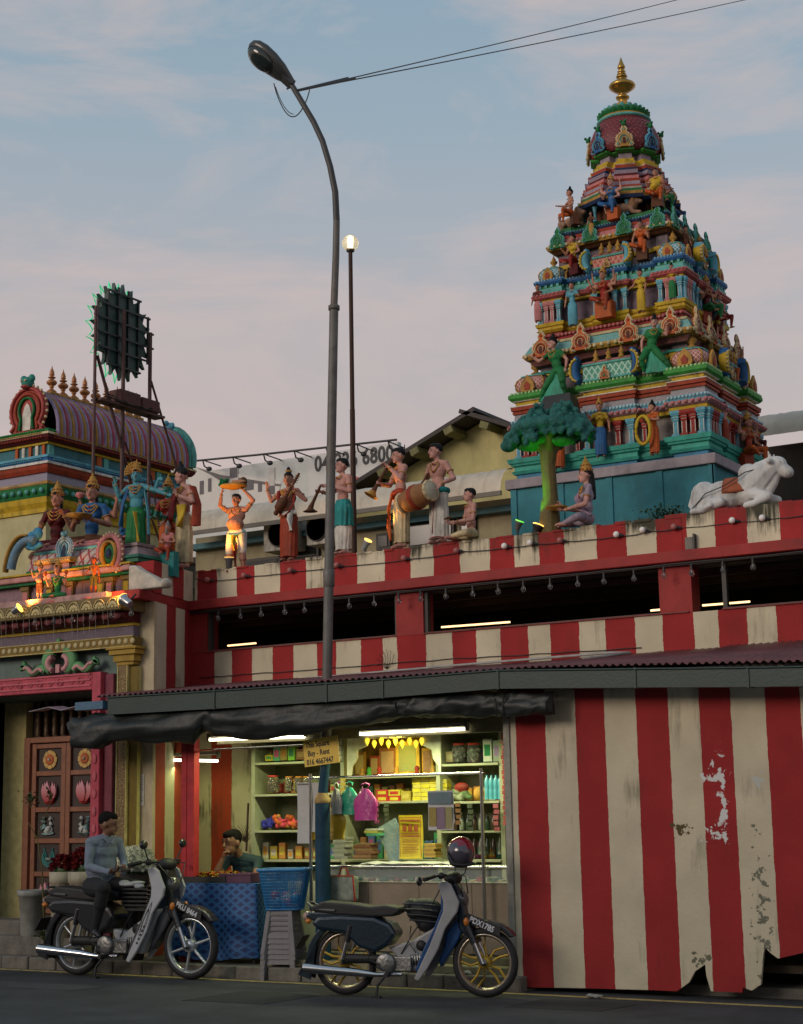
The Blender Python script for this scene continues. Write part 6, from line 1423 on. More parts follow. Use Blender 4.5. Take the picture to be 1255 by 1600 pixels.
t,V,S,hd,H,kk,fw=statue('blue-skinned four-armed statue with fan crest and crown reaching one arm to the right',(X,v,4.90),h,radians(20),dict(DEF,eL=(-.20,-.02,.70),wL=(-.22,-.08,.84),eR=(.24,-.08,.74),wR=(.42,-.14,.66),kL=(-.06,-.02,.33),kR=(.06,-.01,.33),aL=(-.05,0,.16),aR=(.05,0,.16),fL=(-.05,-.06,.13),fR=(.05,-.06,.13)),skin='bskin',cloth='green',top='gold',hair='black',crown_='gold',neck=3,hy=radians(8),skirt_kw=dict(hem=.14,rb=.12,w=.56),arms2=[((-.10,.02,.78),(-.20,.05,.66),(-.26,.0,.80)),((.10,.02,.78),(.20,.04,.74),(.26,.0,.88))],cd={1:(.9,-.4,-.2),-1:(-.1,-.3,1)},bulk=1.1)
t.location.z=4.90-.14*S
m=MB()
for k in range(9):
 a=radians(60+130*k/8);m.tube([(hd+Vector((-.03,.03,.05)))*S,(hd+Vector((-.03,.03,.05))+Vector((cos(a),0,sin(a)))*.10)*S],[.008*S,.018*S],6);m.sph((hd+Vector((-.03,.03,.05))+Vector((cos(a),0,sin(a)))*.11)*S,.018*S,6,5)
m.build('crest_fan',K('gold'),t);sash(t,[(-.10,0,.80),(-.14,-.06,.6),(-.16,-.05,.35)],S,.04,K('blue'),'blue_shawl');sash(t,[(.10,0,.76),(.14,.0,.5),(.15,-.0,.25)],S,.035,K('lblue'),'blue_shawl');sash(t,[(.02,-.10,.5),(.05,-.12,.35),(.06,-.10,.16)],S,.03,K('yellow'),'yellow_sash')
for(px,yb,yt,lb,sk,ct,v,wv)in((88,865,774,'brown crowned lady statue behind the vault at far left, hands joined over a maroon sari','skin','maroon',15.15,1),(143,860,763,'crowned lady statue with blue blouse holding a dish, behind the middle of the vault','skin','brown',15.15,2)):
 p=onroof(px,yb,v);h=hgt(px,yb,yt,v)/.56
 t,V,S,hd,H,kk,fw=statue(lb,(p.x,v,PV(px,yb,v).z),h,radians(20),dict(SITX,wL=(-.08,-.18,.25),wR=(.05,-.18,.25)if wv==2 else(.13,-.16,.34),eL=(-.17,-.02,.22),eR=(.17,-.02,.22)),skin=sk,cloth=ct,top='maroon' if wv==1 else 'blue',hair='black',female=True,crown_='gold',low='none',neck=3,bare=False,sleeve='short',hairstyle='long',arms2=[((.10,.02,.38),(.20,.03,.30),(.24,-.03,.42))])
 m=MB();m.lathe((0,0,-.30*S),[(.24*S,0),(.26*S,.03*S),(.18*S,.10*S),(.20*S,.2*S),(.26*S,.26*S),(.24*S,.30*S)],16);m.build('lotus_seat',K('brown'),t)
 if wv==2:
  m=MB();m.lathe(Vector((-.02,-.25,.24))*S,[(.03*S,0),(.12*S,.03*S),(.11*S,.04*S),(.001,.03*S)],16);m.build('dish',K('gold'),t)
 else:
  m=MB();m.tube([Vector((.24,-.05,.40))*S,Vector((.25,-.05,.50))*S],.008*S,6,1);m.lathe(Vector((.25,-.05,.50))*S,[(.01*S,0),(.05*S,.03*S),(.04*S,.06*S),(.0,.04*S)],10);m.build('lotus',[K('pink'),K('green')],t)
v=14.25
for(px,yb,yt,lb,kind)in((62,945,885,'small stout statue with raised hands at the left of the lit fascia row',0),(90,938,880,'small green-robed seated lady statue with lotuses in the amber-lit fascia row',1),(146,938,875,'small amber-lit standing statue with staff and orange shawl right of the fascia row',2)):
 p=PV(px,yb,v);zq=4.19
 m_=.5
 if kind==1:h=hgt(px,yb-10,yt,v)/.56;J=dict(SITX,eL=(-.17,-.03,.26),wL=(-.20,-.08,.38),eR=(.17,-.03,.26),wR=(.2,-.08,.38));kw=dict(cloth='green',top='green',female=True,bare=False,low='none',crown_='gold')
 elif kind==2:h=hgt(px,yb-7,yt,v)/.97;J=dict(eL=(-.17,-.04,.64),wL=(-.24,-.10,.60),kL=(-.07,-.01,.27));kw=dict(cloth='olive',top='orange',low='none',legs_cloth='shorts',hair='brown')
 else:h=hgt(px,yb-7,yt,v)/.97;J=dict(eL=(-.19,-.04,.68),wL=(-.21,-.10,.80),eR=(.19,-.04,.68),wR=(.21,-.1,.80));kw=dict(cloth='brown',low='none',legs_cloth='shorts',belly=1.0,bulk=1.2,crown_='gold')
 t,V,S,hd,H,kk,fw=statue(lb,(p.x,v,zq+.06),h,radians(15),J,skin='orange' if kind==2 else 'skin',voxel=.007,headk=1.3,neck=2,**kw)
 m=MB();m.lathe((0,0,-.06),[(.13,0),(.15,.02),(.12,.05),(.10,.062),(.001,.063)],14,rib=lambda a,z:.06*abs(sin(a*4)));m.build('lotus_base',K('pink'),t)
 if kind==2:m=MB();m.tube([Vector((-.27,-.12,0))*S,Vector((-.25,-.11,1.0))*S],.012*S,6);m.build('staff',K('brown'),t);sash(t,[(.10,.02,.80),(.15,.03,.6),(.14,.03,.35)],S,.06,K('orange'),'shawl');sash(t,[(-.07,-.05,.80),(0,-.06,.6),(.03,-.05,.5)],S,.04,K('gold'),'scarf')
 if kind==1:
  m=MB()
  for sg_ in(-1,1):m.lathe(Vector((.21*sg_,-.09,.42))*S,[(.01*S,0),(.045*S,.05*S),(.03*S,.09*S),(.0,.07*S)],8)
  m.build('lotus_bud',K('orange'),t)
nb=thing('bull_statue','white stone bull lying on the parapet at the right with a rust saddle cloth','statue',(PV(1150,800,VS).x,VS+.05,ZT-.0));LOCALS.add(nb.name)
q=PV(1083,800,VS);L0_=PV(1215,790,VS).x-q.x;s=L0_/.90
f=Fig();X_=lambda x,y,z:(x*s,y*s,z*s)
f.ell(X_(.12,0,.20),(.15*s,.15*s,.17*s));f.ell(X_(.34,0,.19),(.26*s,.155*s,.165*s));f.ell(X_(.62,0,.22),(.20*s,.165*s,.20*s));f.ell(X_(.60,0,.40),(.11*s,.09*s,.10*s))
f.chain([X_(.66,0,.28),X_(.76,0,.37),X_(.84,0,.42)],[.17*s,.15*s,.12*s]);f.ell(X_(.90,0,.45),(.11*s,.10*s,.09*s));f.chain([X_(.92,0,.42),X_(1.01,0,.36)],[.075*s,.065*s])
f.chain([X_(.76,0,.16),X_(.84,0,.26),X_(.90,0,.36)],[.07*s,.06*s,.05*s])
for sg_ in(-1,1):
 f.ell(X_(.16,.11*sg_,.13),(.14*s,.07*s,.13*s));f.chain([X_(.22,.15*sg_,.10),X_(.34,.17*sg_,.10),X_(.16,.20*sg_,.035),X_(.05,.20*sg_,.03)],[.07*s,.055*s,.038*s,.03*s])
 f.chain([X_(.66,.10*sg_,.16),X_(.84,.14*sg_,.11),X_(.70,.18*sg_,.045),X_(.62,.18*sg_,.035)],[.07*s,.05*s,.038*s,.034*s])
 f.chain([X_(.88,.07*sg_,.48),X_(.87,.15*sg_,.47)],[.022*s,.03*s]);f.chain([X_(.86,.05*sg_,.50),X_(.85,.09*sg_,.58)],[.028*s,.008*s])
f.chain([X_(.0,0,.24),X_(-.03,-.05,.12),X_(.06,-.16,.03),X_(.18,-.22,.04),X_(.26,-.235,.07)],[.03*s,.02*s,.016*s,.018*s,.03*s])
white_st=paint('bull_white',(.56,.56,.54),dirt=.75,scale=4,dirtcol=(.10,.10,.09))
o=f.build('body',[white_st],nb,voxel=.010);o.location=(q.x-nb.location.x+.0,0,0)
m=MB();rs=[]
for i in range(9):
 x=.36+.24*i/8;rs.append([(x*s,(.158)*s*sin(a),(.185+.178*cos(a)*(1.05+.12*(x-.36)))*s)for a in[radians(-88+176*j/16)for j in range(17)]])
m.rings(rs,closed=False,caps=False);o=m.build('saddle_cloth',paint('saddle',(.30,.08,.035),dirt=.5),nb,fix=False);o.location=(q.x-nb.location.x,0,0);sm=o.modifiers.new('th','SOLIDIFY');sm.thickness=.012;sm.offset=1
m=MB();m.tube([(.02*s,-.16*s,.05*s),(.2*s,-.20*s,.2*s),(.4*s,-.19*s,.26*s),(.62*s,-.16*s,.38*s),(.80*s,-.11*s,.42*s),(.97*s,-.07*s,.46*s)],.006,5);o=m.build('rope',wire,nb);o.location=(q.x-nb.location.x,0,0)
tp=PV(862,828,VS);tt=thing('tree_sculpture','painted concrete tree on the parapet with dark teal crown, trunk lit green','tree',(tp.x,VS,ZT))
S1=PV(862,690,VS).z-ZT
f=Fig();r=random.Random(11)
f.chain([(0,0,-.03),(.0,0,S1*.45),(-.015,0,S1*.75),(0,0,S1)],[.115,.085,.085,.12])
for a,rr in((0.4,.3),(1.3,.34),(2.3,.32),(3.2,.35),(4.1,.3),(5.2,.34)):f.chain([(0,0,S1*.86),(rr*.5*cos(a),rr*.4*sin(a),S1+.03),(rr*cos(a),rr*.7*sin(a),S1+.12)],[.07,.05,.04])
f.chain([(-.1,-.02,-.03),(-.07,-.05,.1),(-.06,-.06,.35)],[.05,.05,.025])
f.build('trunk',[paint('tree_trunk',(.13,.10,.035),dirt=.4)],tt,voxel=.012)
f=Fig();g=Fig()
for k in range(420):
 a=r.uniform(0,2*pi);q_=r.random()**.5;R0=.47;x,y=R0*q_*cos(a),R0*.62*q_*sin(a);z=S1+.16+.25*(1-q_**2)*(.6+.4*sin(5*a))+r.uniform(-.10,.06)-.12*q_**3;x+=.06*(x>0)
 f.ell((x,y,z),(r.uniform(.026,.046),)*3)
for k in range(14):
 a=2*pi*k/14;f.ell((.29*cos(a),.22*sin(a),S1+.16),(.15,.13,.09))
f.ell((0,0,S1+.15),(.32,.25,.13));f.ell((.38,0,S1+.12),(.15,.15,.10));f.ell((-.40,0,S1+.09),(.15,.14,.10));f.ell((-.50,.0,S1+.02),(.09,.1,.07))
f.build('crown',[paint('tree_crown',(.02,.115,.10),var=.5,scale=16,dirt=.2,bump=1.0,bscale=38)],tt,voxel=.013,smooth=1)
g.ell((-.20,-.02,S1-.02),(.17,.13,.06));g.ell((.18,-.02,S1+.0),(.16,.13,.07));g.ell((-.1,-.1,S1+.04),(.2,.1,.08))
for k in range(40):a=r.uniform(0,6.28);g.ell((.36*r.random()**.5*cos(a),.22*sin(a)*r.random(),S1+r.uniform(-.05,.03)),(.04,)*3)
g.build('under_leaves',[paint('tree_under',(.03,.16,.05),var=.3,dirt=.2)],tt,voxel=.013,smooth=1)
q=PV(876,637,17.1);fb_=thing('floodlight','dark floodlight box hanging above the sculpted tree against the tower','floodlight',q)
m=MB();m.obox(q,(.46,.30,.26),Matrix.Rotation(radians(-12),3,'X'),taper=.75);m.build('housing',mat('flood_black',(.015,.014,.014),.5),fb_,bevel=.01);m=MB();m.tube([q+Vector((0,.1,0)),(q.x,17.56,q.z+.1)],.02,6);m.build('bracket',wire,fb_)
c=PV(812,815,VS);t=flood('small floodlight glowing green left of the sculpted tree',c,(.4,0,.9),.05,.10,mat('flood_grey',(.1,.1,.1),.5),(.05,1,.08),.9,stand=(c.x-.03,c.y,ZT));spot('green_lamp',c+Vector((.12,-.30,.08)),(tp.x-.03,VS,ZT+.7),(.12,1,.04),9,radians(60),parent=t)
c=PV(842,822,VS-.08);t=flood('round black floodlight at the foot of the sculpted tree',c,(.35,.25,1),.07,.10,mat('flood_black',(.015,.014,.014),.5),(.25,.8,.1),.02,stand=(c.x,c.y,ZT));spot('green_lamp',c+Vector((.0,-.12,.07)),(tp.x-.05,VS,ZT+.8),(.10,1,.05),9,radians(70),parent=t,r=.02)
c=PV(575,845,VS-.06);t=flood('floodlight on the parapet glowing amber between two horn players',c,(.55,-.1,.75),.05,.13,mat('flood_grey2',(.25,.27,.27),.5),(1,.55,.15),1.5,stand=(c.x-.03,c.y,ZT));spot('amber_lamp',c+Vector((.03,-.02,.04)),PV(612,790,VS-.1),(1,.42,.07),34,radians(60),parent=t,r=.02)
c=PV(358,872,VS-.12);t=flood('pot shaped floodlight glowing amber at the feet of the fruit bearer',c,(.05,-.05,1),.06,.13,mat('flood_grey',(.1,.1,.1),.5),(1,.5,.1),.8,stand=(c.x,c.y+.03,ZT));spot('amber_lamp',c+Vector((-.12,-.45,.05)),PV(372,800,VS-.06),(1,.40,.06),48,radians(85),parent=t,r=.02)
c=PV(245,878,14.9);spotp=t=flood('small amber floodlight lighting the standing group at the left',c,(.6,0,.8),.03,.05,mat('flood_grey',(.1,.1,.1),.5),(1,.5,.1),1.0);spot('amber_lamp',c+Vector((0,-.02,.03)),PV(275,845,15.2),(1,.42,.08),8,radians(60),parent=t,r=.02)
q=PV(1080,850,VM-.04);t=thing('junction_box','small grey metal junction box with black bracket on the parapet near the bull','junction box',q)
MB().box(q.x-.055,q.x+.03,q.y-.03,VM-.012,q.z-.06,q.z+.07).build('box',paint('jbox',(.22,.20,.17)),t,bevel=.006);MB().box(q.x+.035,q.x+.05,q.y-.04,VM-.012,q.z-.08,q.z+.10).build('bracket',wire,t)
m=MB()
for k in range(3):m.tube([(q.x-.04+k*.03,q.y,q.z-.06),(q.x-.045+k*.03,q.y,q.z-.09)],.006,5)
m.build('cable_gland',wire,t)
VFm=TV-.92
def tst(label,px,yb,yt,v,frac,rotz,J,**kw):
 p=PV(px,yb,v);h=hgt(px,yb,yt,v)/frac*1.12;kw.setdefault('voxel',.008);kw.setdefault('headk',1.15);kw.setdefault('fingers',False)
 return statue(label,(p.x,v,p.z),h,rotz,J,**kw)
F1=TV-.92
tst('crowned statue in blue and yellow drapes with a staff on the lowest tower ledge',940,716,640,F1-.10,.985,radians(15),dict(eL=(-.19,-.05,.68),wL=(-.22,-.10,.80),eR=(.16,0,.64),wR=(.17,-.04,.50)),skin='skin',cloth='blue',top='yellow',female=True,crown_='gold',bare=False,sleeve='short',neck=2)
q=PV(928,712,F1-.16)
tst('orange-robed lady statue holding a yellow garland on the lowest tower ledge',1024,712,640,F1-.10,.985,radians(-20),dict(eL=(-.16,-.06,.66),wL=(-.10,-.16,.70),eR=(.16,-.04,.66),wR=(.02,-.17,.68),head=(-.01,-.02,.915)),skin='skin',cloth='orange',top='orange',female=True,bare=False,sleeve='short',hairstyle='bun',neck=1,hy=radians(-20))
gc_=PV(1005,672,F1-.22);o=MB().tube([gc_+Vector((.09*cos(a),0,.17*sin(a)))for a in[2*pi*k/20 for k in range(21)]],.022,8).build('garland',K('yellow'),loc=gc_);tag(o,'long yellow garland held by the orange-robed lady statue','garland')
tst('orange-robed statue mostly hidden behind the sculpted tree trunk',874,735,655,F1-.06,.985,radians(10),dict(),skin='skin',cloth='orange',top='orange',neck=1,faceon=False)
DL=dict(pel=(.03,0,.45),chest=(-.02,0,.66),neck=(-.04,0,.765),head=(-.05,-.012,.855),sL=(-.14,0,.73),sR=(.07,0,.74),hL=(-.02,0,.44),hR=(.08,0,.44),eL=(-.26,-.06,.64),wL=(-.36,-.10,.72),eR=(.17,.02,.60),wR=(.17,-.02,.46),kL=(-.18,-.04,.24),aL=(-.32,0,.05),kR=(.16,-.10,.27),aR=(.15,-.02,.06),fL=(-.40,-.03,.02))
DR={k:((-v_[0],v_[1],v_[2]))for k,v_ in DL.items()}
DRR=dict(DR);
for k in('s','e','w','h','k','a'):DRR[k+'L'],DRR[k+'R']=DR[k+'R'],DR[k+'L']
DRR['fR']=DR['fL'];DRR['fL']=None;DRR['wR']=(.26,-.10,.80);DRR['eR']=(.24,-.04,.64)
t,V,S,*_=tst('green-draped lady statue striding left with one arm out, on the green ledge',872,628,540,F1-.05,.93,radians(-10),DL,skin='skinp',cloth='green',top='green',female=True,bare=False,sleeve='short',hairstyle='topknot',low='none',neck=2,hy=radians(-30),bulk=1.25)
m=MB();rs=[]
def dskirt(t,V,S,mt,hem=.06):
 m=MB();rs=[];aa=(V['aL']+V['aR'])/2
 for i in range(8):
  q=i/7;c=V['pel'].lerp(Vector((aa.x,aa.y,hem)),q);hw=.05+(abs(V['aR'].x-V['aL'].x)/2*.80)*q;ring=[]
  for k in range(40):
   a=2*pi*k/40;ring.append((c+Vector((hw*cos(a),(.045)*sin(a)*(1+.18*sin(a*11)),.012*q*sin(a*5))))*S)
  rs.append(ring)
 m.rings(rs);m.build('sari_skirt',mt,t)
dskirt(t,V,S,paint('sarigreen',(.05,.30,.20)))
t,V,S,*_=tst('green-draped lady statue with bent knee and raised hand on the green ledge',1022,588,508,F1-.05,.93,radians(10),DRR,skin='skinp',cloth='green',top='green',female=True,bare=False,sleeve='short',hairstyle='topknot',low='none',neck=2,bulk=1.25);dskirt(t,V,S,paint('sarigreen',(.05,.30,.20)))
F2=TV-.72
tst('blue-robed lady statue standing left on the yellow ledge of the tower',896,512,450,F2-.08,.985,radians(5),dict(eR=(.17,-.04,.66),wR=(.12,-.12,.68)),skin='skin',cloth='lblue',top='lblue',female=True,bare=False,sleeve='short',neck=1)
t,V,S,*_=tst('crowned red-draped statue with many arms seated midway up the tower',945,492,436,F2-.10,.72,radians(0),dict(LALI),skin='skin',cloth='brick',top='red',female=True,bare=False,crown_='gold',low='none',neck=2,arms2=[((-.10,.02,.57),(-.22,.0,.52),(-.26,-.04,.64)),((.10,.02,.57),(.22,0,.52),(.26,-.04,.64)),((-.10,.03,.58),(-.20,.02,.62),(-.20,0,.74)),((.10,.03,.58),(.2,.02,.62),(.2,0,.74))])
MB().box(-.16*S,.16*S,-.06*S,.12*S,-.04,.24*S).build('seat_block',K('orange'),t)
tst('yellow-robed lady statue standing right of the many-armed figure',1003,490,430,F2-.08,.985,radians(-15),dict(eL=(-.17,-.05,.66),wL=(-.22,-.12,.60)),skin='skin',cloth='yellow',top='yellow',female=True,bare=False,sleeve='short',neck=1,hairstyle='bun')
F3=TV-.66
def seat(t,S,c='orange',h=.24):MB().box(-.11*S,.11*S,.0,.14*S,-.0,h*S).build('seat_block',K(c),t)
t,V,S,*_=tst('red-skirted lady statue seated at the left below the green arch ornaments',897,428,378,F3-.08,.72,radians(-20),dict(LALI),skin='skin',cloth='red',top='yellow',female=True,bare=False,low='none',neck=1,hairstyle='bun',hy=radians(-30));seat(t,S,'maroon')
t,V,S,*_=tst('orange-skirted lady statue seated at the right below the green arch ornaments',1003,405,356,F3-.08,.72,radians(5),dict(LALI,wR=(.19,-.10,.50),wL=(-.14,-.10,.34)),skin='skin',cloth='orange',top='orange',female=True,bare=False,low='none',neck=1,hairstyle='bun');seat(t,S,'brown')
F4=TV-.66
t,V,S,*_=tst('small orange-skirted statue leaning out at the left end of the top ledge',893,352,306,F4-.02,.72,radians(-50),dict(LALI,eL=(-.18,-.08,.48),wL=(-.22,-.22,.50)),skin='skin',cloth='orange',top='yellow',low='none',neck=1,hairstyle='bun');seat(t,S,'brown')
t,V,S,*_=tst('blue-draped four-armed goddess statue seated on the top ledge',957,342,290,F4-.06,.72,radians(-5),dict(LALI),skin='skinp',cloth='blue',top='blue',female=True,bare=False,crown_='gold',low='none',neck=2,arms2=[((-.10,.02,.57),(-.20,.02,.54),(-.20,-.02,.68)),((.10,.02,.57),(.20,.02,.54),(.2,-.02,.68))]);seat(t,S,'orange')
t,V,S,*_=tst('pot-bellied statue in orange cloth seated at the right of the top ledge',1027,322,274,F4-.06,.72,radians(10),dict(LALI,wR=(.16,-.10,.56),eR=(.16,-.04,.46)),skin='skin',cloth='orange',top='yellow',belly=1.3,bulk=1.2,low='none',neck=1,bare=False);seat(t,S,'brown')
R1=TU+1.25
def rst(label,z,u,dv,h,rotz,J,**kw):
 kw.setdefault('voxel',.009);kw.setdefault('headk',1.15);kw.setdefault('fingers',False)
 return statue(label,(TU+u,TV+dv,z),h,rotz,J,**kw)
t,V,S,*_=rst('green and yellow draped topknotted statue seated at the right side of the top ledge',8.97,.60,-.38,.66,radians(60),dict(LALI,wL=(-.10,-.2,.46),wR=(.12,-.22,.42)),skin='skin',cloth='green',top='yellow',low='none',neck=1,hairstyle='topknot');seat(t,S,'olive')
t,V,S,*_=rst('dark-haired bearer statue holding up the cornice at the right corner of the tower',6.80,1.12,-.30,.60,radians(60),dict(eL=(-.2,0,.84),wL=(-.2,-.02,1.0),eR=(.2,0,.84),wR=(.2,-.02,1.0)),skin='skin',cloth='brick',top='olive',low='none',neck=1,hairstyle='topknot',bare=False)
t,V,S,*_=rst('crowned red-draped statue seated on the right face of the lowest ledge',5.72,1.36,.20,.80,radians(70),dict(LALI),skin='skin',cloth='orange',top='brick',female=True,bare=False,crown_='gold',low='none',neck=2,arms2=[((-.10,.02,.57),(-.20,.02,.54),(-.20,-.02,.68)),((.10,.02,.57),(.20,.02,.54),(.2,-.02,.68))]);seat(t,S,'brick')
t,V,S,*_=rst('crowned statue with several arms on the right face above the rust arch ornaments',7.57,1.0,.0,.70,radians(70),dict(LALI),skin='skin',cloth='green',top='maroon',female=True,bare=False,crown_='gold',low='none',neck=2,arms2=[((-.10,.02,.57),(-.22,.0,.52),(-.26,-.04,.64)),((.10,.02,.57),(.22,0,.52),(.26,-.04,.64))]);seat(t,S,'brick')
t,V,S,*_=rst('small statue in maroon near the right corner below the green arches',8.27,.90,-.36,.46,radians(60),dict(eL=(-.2,0,.84),wL=(-.2,-.02,1.0)),skin='skin',cloth='maroon',top='brown',low='none',neck=1,hairstyle='bun',bare=False)
t,V,S,*_=rst('far bearer statue with black hair at the right rear of the green ledge',6.80,1.12,.62,.58,radians(65),dict(eR=(.2,0,.84),wR=(.2,-.02,1.0)),skin='skin',cloth='red',top='brown',low='none',neck=1,hairstyle='topknot',bare=False)
t,V,S,*_=rst('pink-armed statue standing in the niche of the right face',5.955,1.25,-.30,.50,radians(70),dict(eL=(-.2,-.04,.72),wL=(-.15,-.1,.8),eR=(.2,-.04,.72),wR=(.15,-.1,.8)),skin='skinp',cloth='brick',top='brick',neck=1)
# ------ street lamp, globe lamp, overhead wires
VLp=14.22
lp=thing('street_lamp','tall grey street lamp with curved arm and dark blue painted base','street lamp',(PV(505,1440,VLp).x,VLp,.125))
poleg=mat('pole_grey',(.115,.11,.10),.55,var=.35,scale=5,dirt=.8,dirtcol=(.11,.05,.025),bump=.2);poled=mat('pole_dark',(.035,.034,.032),.5,dirt=.3)
bx=lp.location.x
A=PV(509,1190,VLp);B=PV(522,478,VLp);Cc=PV(526,345,VLp)
m=MB();m.cyl((bx,VLp,.125),(bx+.005,VLp,PV(505,1255,VLp).z),.083,.080,16);m.build('pole_base',paint('pole_blue',(.012,.05,.085),dirt=.35,scale=5,var=.4),lp)
m=MB();z1=PV(505,1255,VLp).z;z2=PV(505,1243,VLp).z;m.lathe((bx+.006,VLp,z1),[(.080,0),(.088,.01),(.086,.04),(.056,.10),(.050,.11)],16);m.build('pole_collar',paint('tape_buff',(.36,.24,.09),dirt=.4),lp)
m=MB();m.cyl((bx+.006,VLp,z1+.09),(A.x,VLp,A.z),.052,.052,16);m.build('pole_lower',paint('pole_blue',(.012,.05,.085)),lp)
m=MB();m.tube([A,PV(514,900,VLp),B],.055,16,0,.050);m.lathe(B-Vector((0,0,.05)),[(.05,0),(.064,.005),(.064,.05),(.05,.06)],16)
m.lathe(PV(514,900,VLp),[(.054,-.12),(.062,-.11),(.060,-.03),(.064,.0),(.062,.05),(.054,.07)],14);m.build('pole_shaft',poleg,lp)
pts=[B,PV(525,400,VLp),Cc,PV(524,300,VLp),PV(516,260,VLp),PV(504,220,VLp),PV(490,190,VLp),PV(474,163,VLp),PV(455,131,VLp)]
m=MB();m.tube(pts[:3],.040,14,0,.037);m.build('upper_pole',poleg,lp);m=MB();m.tube(pts[2:],.037,14,0,.032);m.build('curved_arm',poled,lp)
h0,h1=PV(455,131,VLp),PV(388,70,VLp-.25);ax_=(h1-h0).normalized();zv=(Vector((.15,.75,.75))-ax_*ax_.dot(Vector((.15,.75,.75)))).normalized();R=Matrix((ax_.cross(zv),ax_,zv)).transposed();Lh=(h1-h0).length
m=MB();prof=[(.00,.035,.035),(.06,.05,.05),(.14,.075,.06),(.28,.12,.075),(.5,.155,.085),(.7,.16,.085),(.86,.135,.075),(.96,.085,.05),(1.0,.02,.02)]
m.rings([[h0+R@Vector((wq*cos(2*pi*k/20),Lh*t,hq*sin(2*pi*k/20)+.03))for k in range(20)]for t,wq,hq in prof]);m.build('lamp_head',mat('lamp_shell',(.03,.034,.034),.35,coat=.3),lp)
lc=h0+R@Vector((0,Lh*.66,-.035));nn=R@Vector((0,0,-1))
m=MB();rs=[]
for e,hgt_ in((1.0,0),(.96,-.03),(.8,-.055),(.5,-.07),(.1,-.075)):rs.append([lc+R@Vector((.125*e*cos(a),.19*e*sin(a),hgt_))for a in[2*pi*k/24 for k in range(24)]])
m.rings(rs);m.build('lamp_glass',mat('lamp_glass',(.02,.03,.028),.06,bump=0,spec=.8),lp)
m=MB();m.strip([(.128*cos(a),.195*sin(a))for a in[2*pi*k/24 for k in range(24)]],.02,.012,lc,R@Vector((1,0,0)),R@Vector((0,1,0)),nn,0,closed=True);m.build('lens_ring',poled,lp)
m=MB();m.sph(lc+nn*.02-R@Vector((0,.07,0)),.05,10,8);m.obox(lc+nn*.055+R@Vector((.02,.10,0)),(.05,.02,.02),R,1);m.build('lamp_bulb',[mat('bulb_dark',(.10,.12,.11),.15),mat('glint',(.5,.5,.45),.3)],lp)
m=MB();m.obox(h0+ax_*.05,(.09,.14,.08),R);m.tube([h0+Vector((.05,0,.03)),h0+Vector((-.06,0,-.05))],.012,6);m.build('bracket',poled,lp)
m=MB();q0,q1=PV(428,130,VLp),PV(484,140,VLp);m.tube([q0.lerp(q1,t)+Vector((0,0,-.37*sin(pi*t)**.8))for t in[i/16 for i in range(17)]],.007,5);m.tube([q0.lerp(q1,.02+.5*t)+Vector((0,.02,-.33*sin(pi*(.02+.5*t))**.8))for t in[i/10 for i in range(11)]],.005,5);m.build('slack_cable',wire,lp)
c0_=PV(466,141,VLp)
for(e,lb,s_)in((PV(870,42,22),'upper thin overhead wire running from the street lamp to the right',.05),(PV(935,42,22),'lower thin overhead wire running from the street lamp to the right',.08)):
 d=(e-c0_);e=c0_+d*3.2;m=MB();m.tube([c0_.lerp(e,i/20)+Vector((0,0,-s_*4*(i/20)*(1-i/20)-(.07 if i==1 and s_>.06 else 0)*0))for i in range(21)],.008,5);m.tube([c0_,c0_.lerp(e,.045)],.018,6);o=m.build('overhead_wire',wire,loc=c0_);tag(o,lb,'wire','overhead wires')
gl=thing('globe_lamp','slim dark post with lit round globe lamp behind the parapet','lamp post',(PV(548,865,16.3).x,16.3,4.3));qg=PV(547.5,380,16.3)
MB().cyl((qg.x,16.3,4.33),(qg.x,16.3,PV(548,640,16.3).z),.036,.032,12).cyl((qg.x,16.3,PV(548,640,16.3).z),(qg.x,16.3,qg.z-.1),.028,.026,12).build('post',paint('post_brown',(.05,.025,.018),dirt=.4),gl)
MB().lathe((qg.x,16.3,qg.z-.11),[(.05,0),(.055,.03),(.04,.04)],12).build('globe_holder',wire,gl)
gm_,N_,L_,b_=newmat('globe_glass');b_.inputs['Base Color'].default_value=(.8,.75,.62,1);b_.inputs['Transmission Weight'].default_value=.75;b_.inputs['Roughness'].default_value=.35;b_.inputs['Emission Color'].default_value=(1,.85,.6,1);b_.inputs['Emission Strength'].default_value=.10
MB().sph(qg,.105,24,16).build('globe',gm_,gl);MB().cyl(qg-Vector((0,0,.07)),qg+Vector((0,0,.06)),.022,n=10).build('bulb',mat('bulb_hot',(1,1,1),.4,emis=(1,.85,.5),estr=4,bump=0),gl)
# ------ bulbs : clear ones under the ledge, frosted ones on the parapet
clear,N_,L_,b_=newmat('clear_glass');b_.inputs['Roughness'].default_value=.05;b_.inputs['Base Color'].default_value=(.55,.55,.55,1);b_.inputs['Transmission Weight'].default_value=.9;b_.inputs['IOR'].default_value=1.2
def bulb(p,lab,proto=[None]):
 if proto[0]is None:
  t=thing('hanging_bulb',lab,'bulb',p,'clear bulbs strung under the red ledge');LOCALS.add(t.name)
  MB().cyl((0,0,-.02),(0,0,.035),.014,n=8).cyl((0,0,.03),(0,0,.06),.004,n=5).build('socket',wire,t)
  MB().lathe((0,0,-.085),[(.003,0),(.016,.004),(.027,.018),(.030,.034),(.026,.048),(.014,.062),(.012,.068)],12).build('glass',clear,t)
  m=MB();m.tube([(-.008,0,-.05),(.008,0,-.045)],.002,4);m.cyl((0,0,-.045),(0,0,-.02),.004,n=5);m.build('filament',mat('glint',(.5,.5,.45),.3),t);proto[0]=t;return t
 t=dup(proto[0],p,0,lab);return t
names=['above the left clerestory opening','left of the lamp post','right of the lamp post','above the middle clerestory opening','above the right clerestory opening']
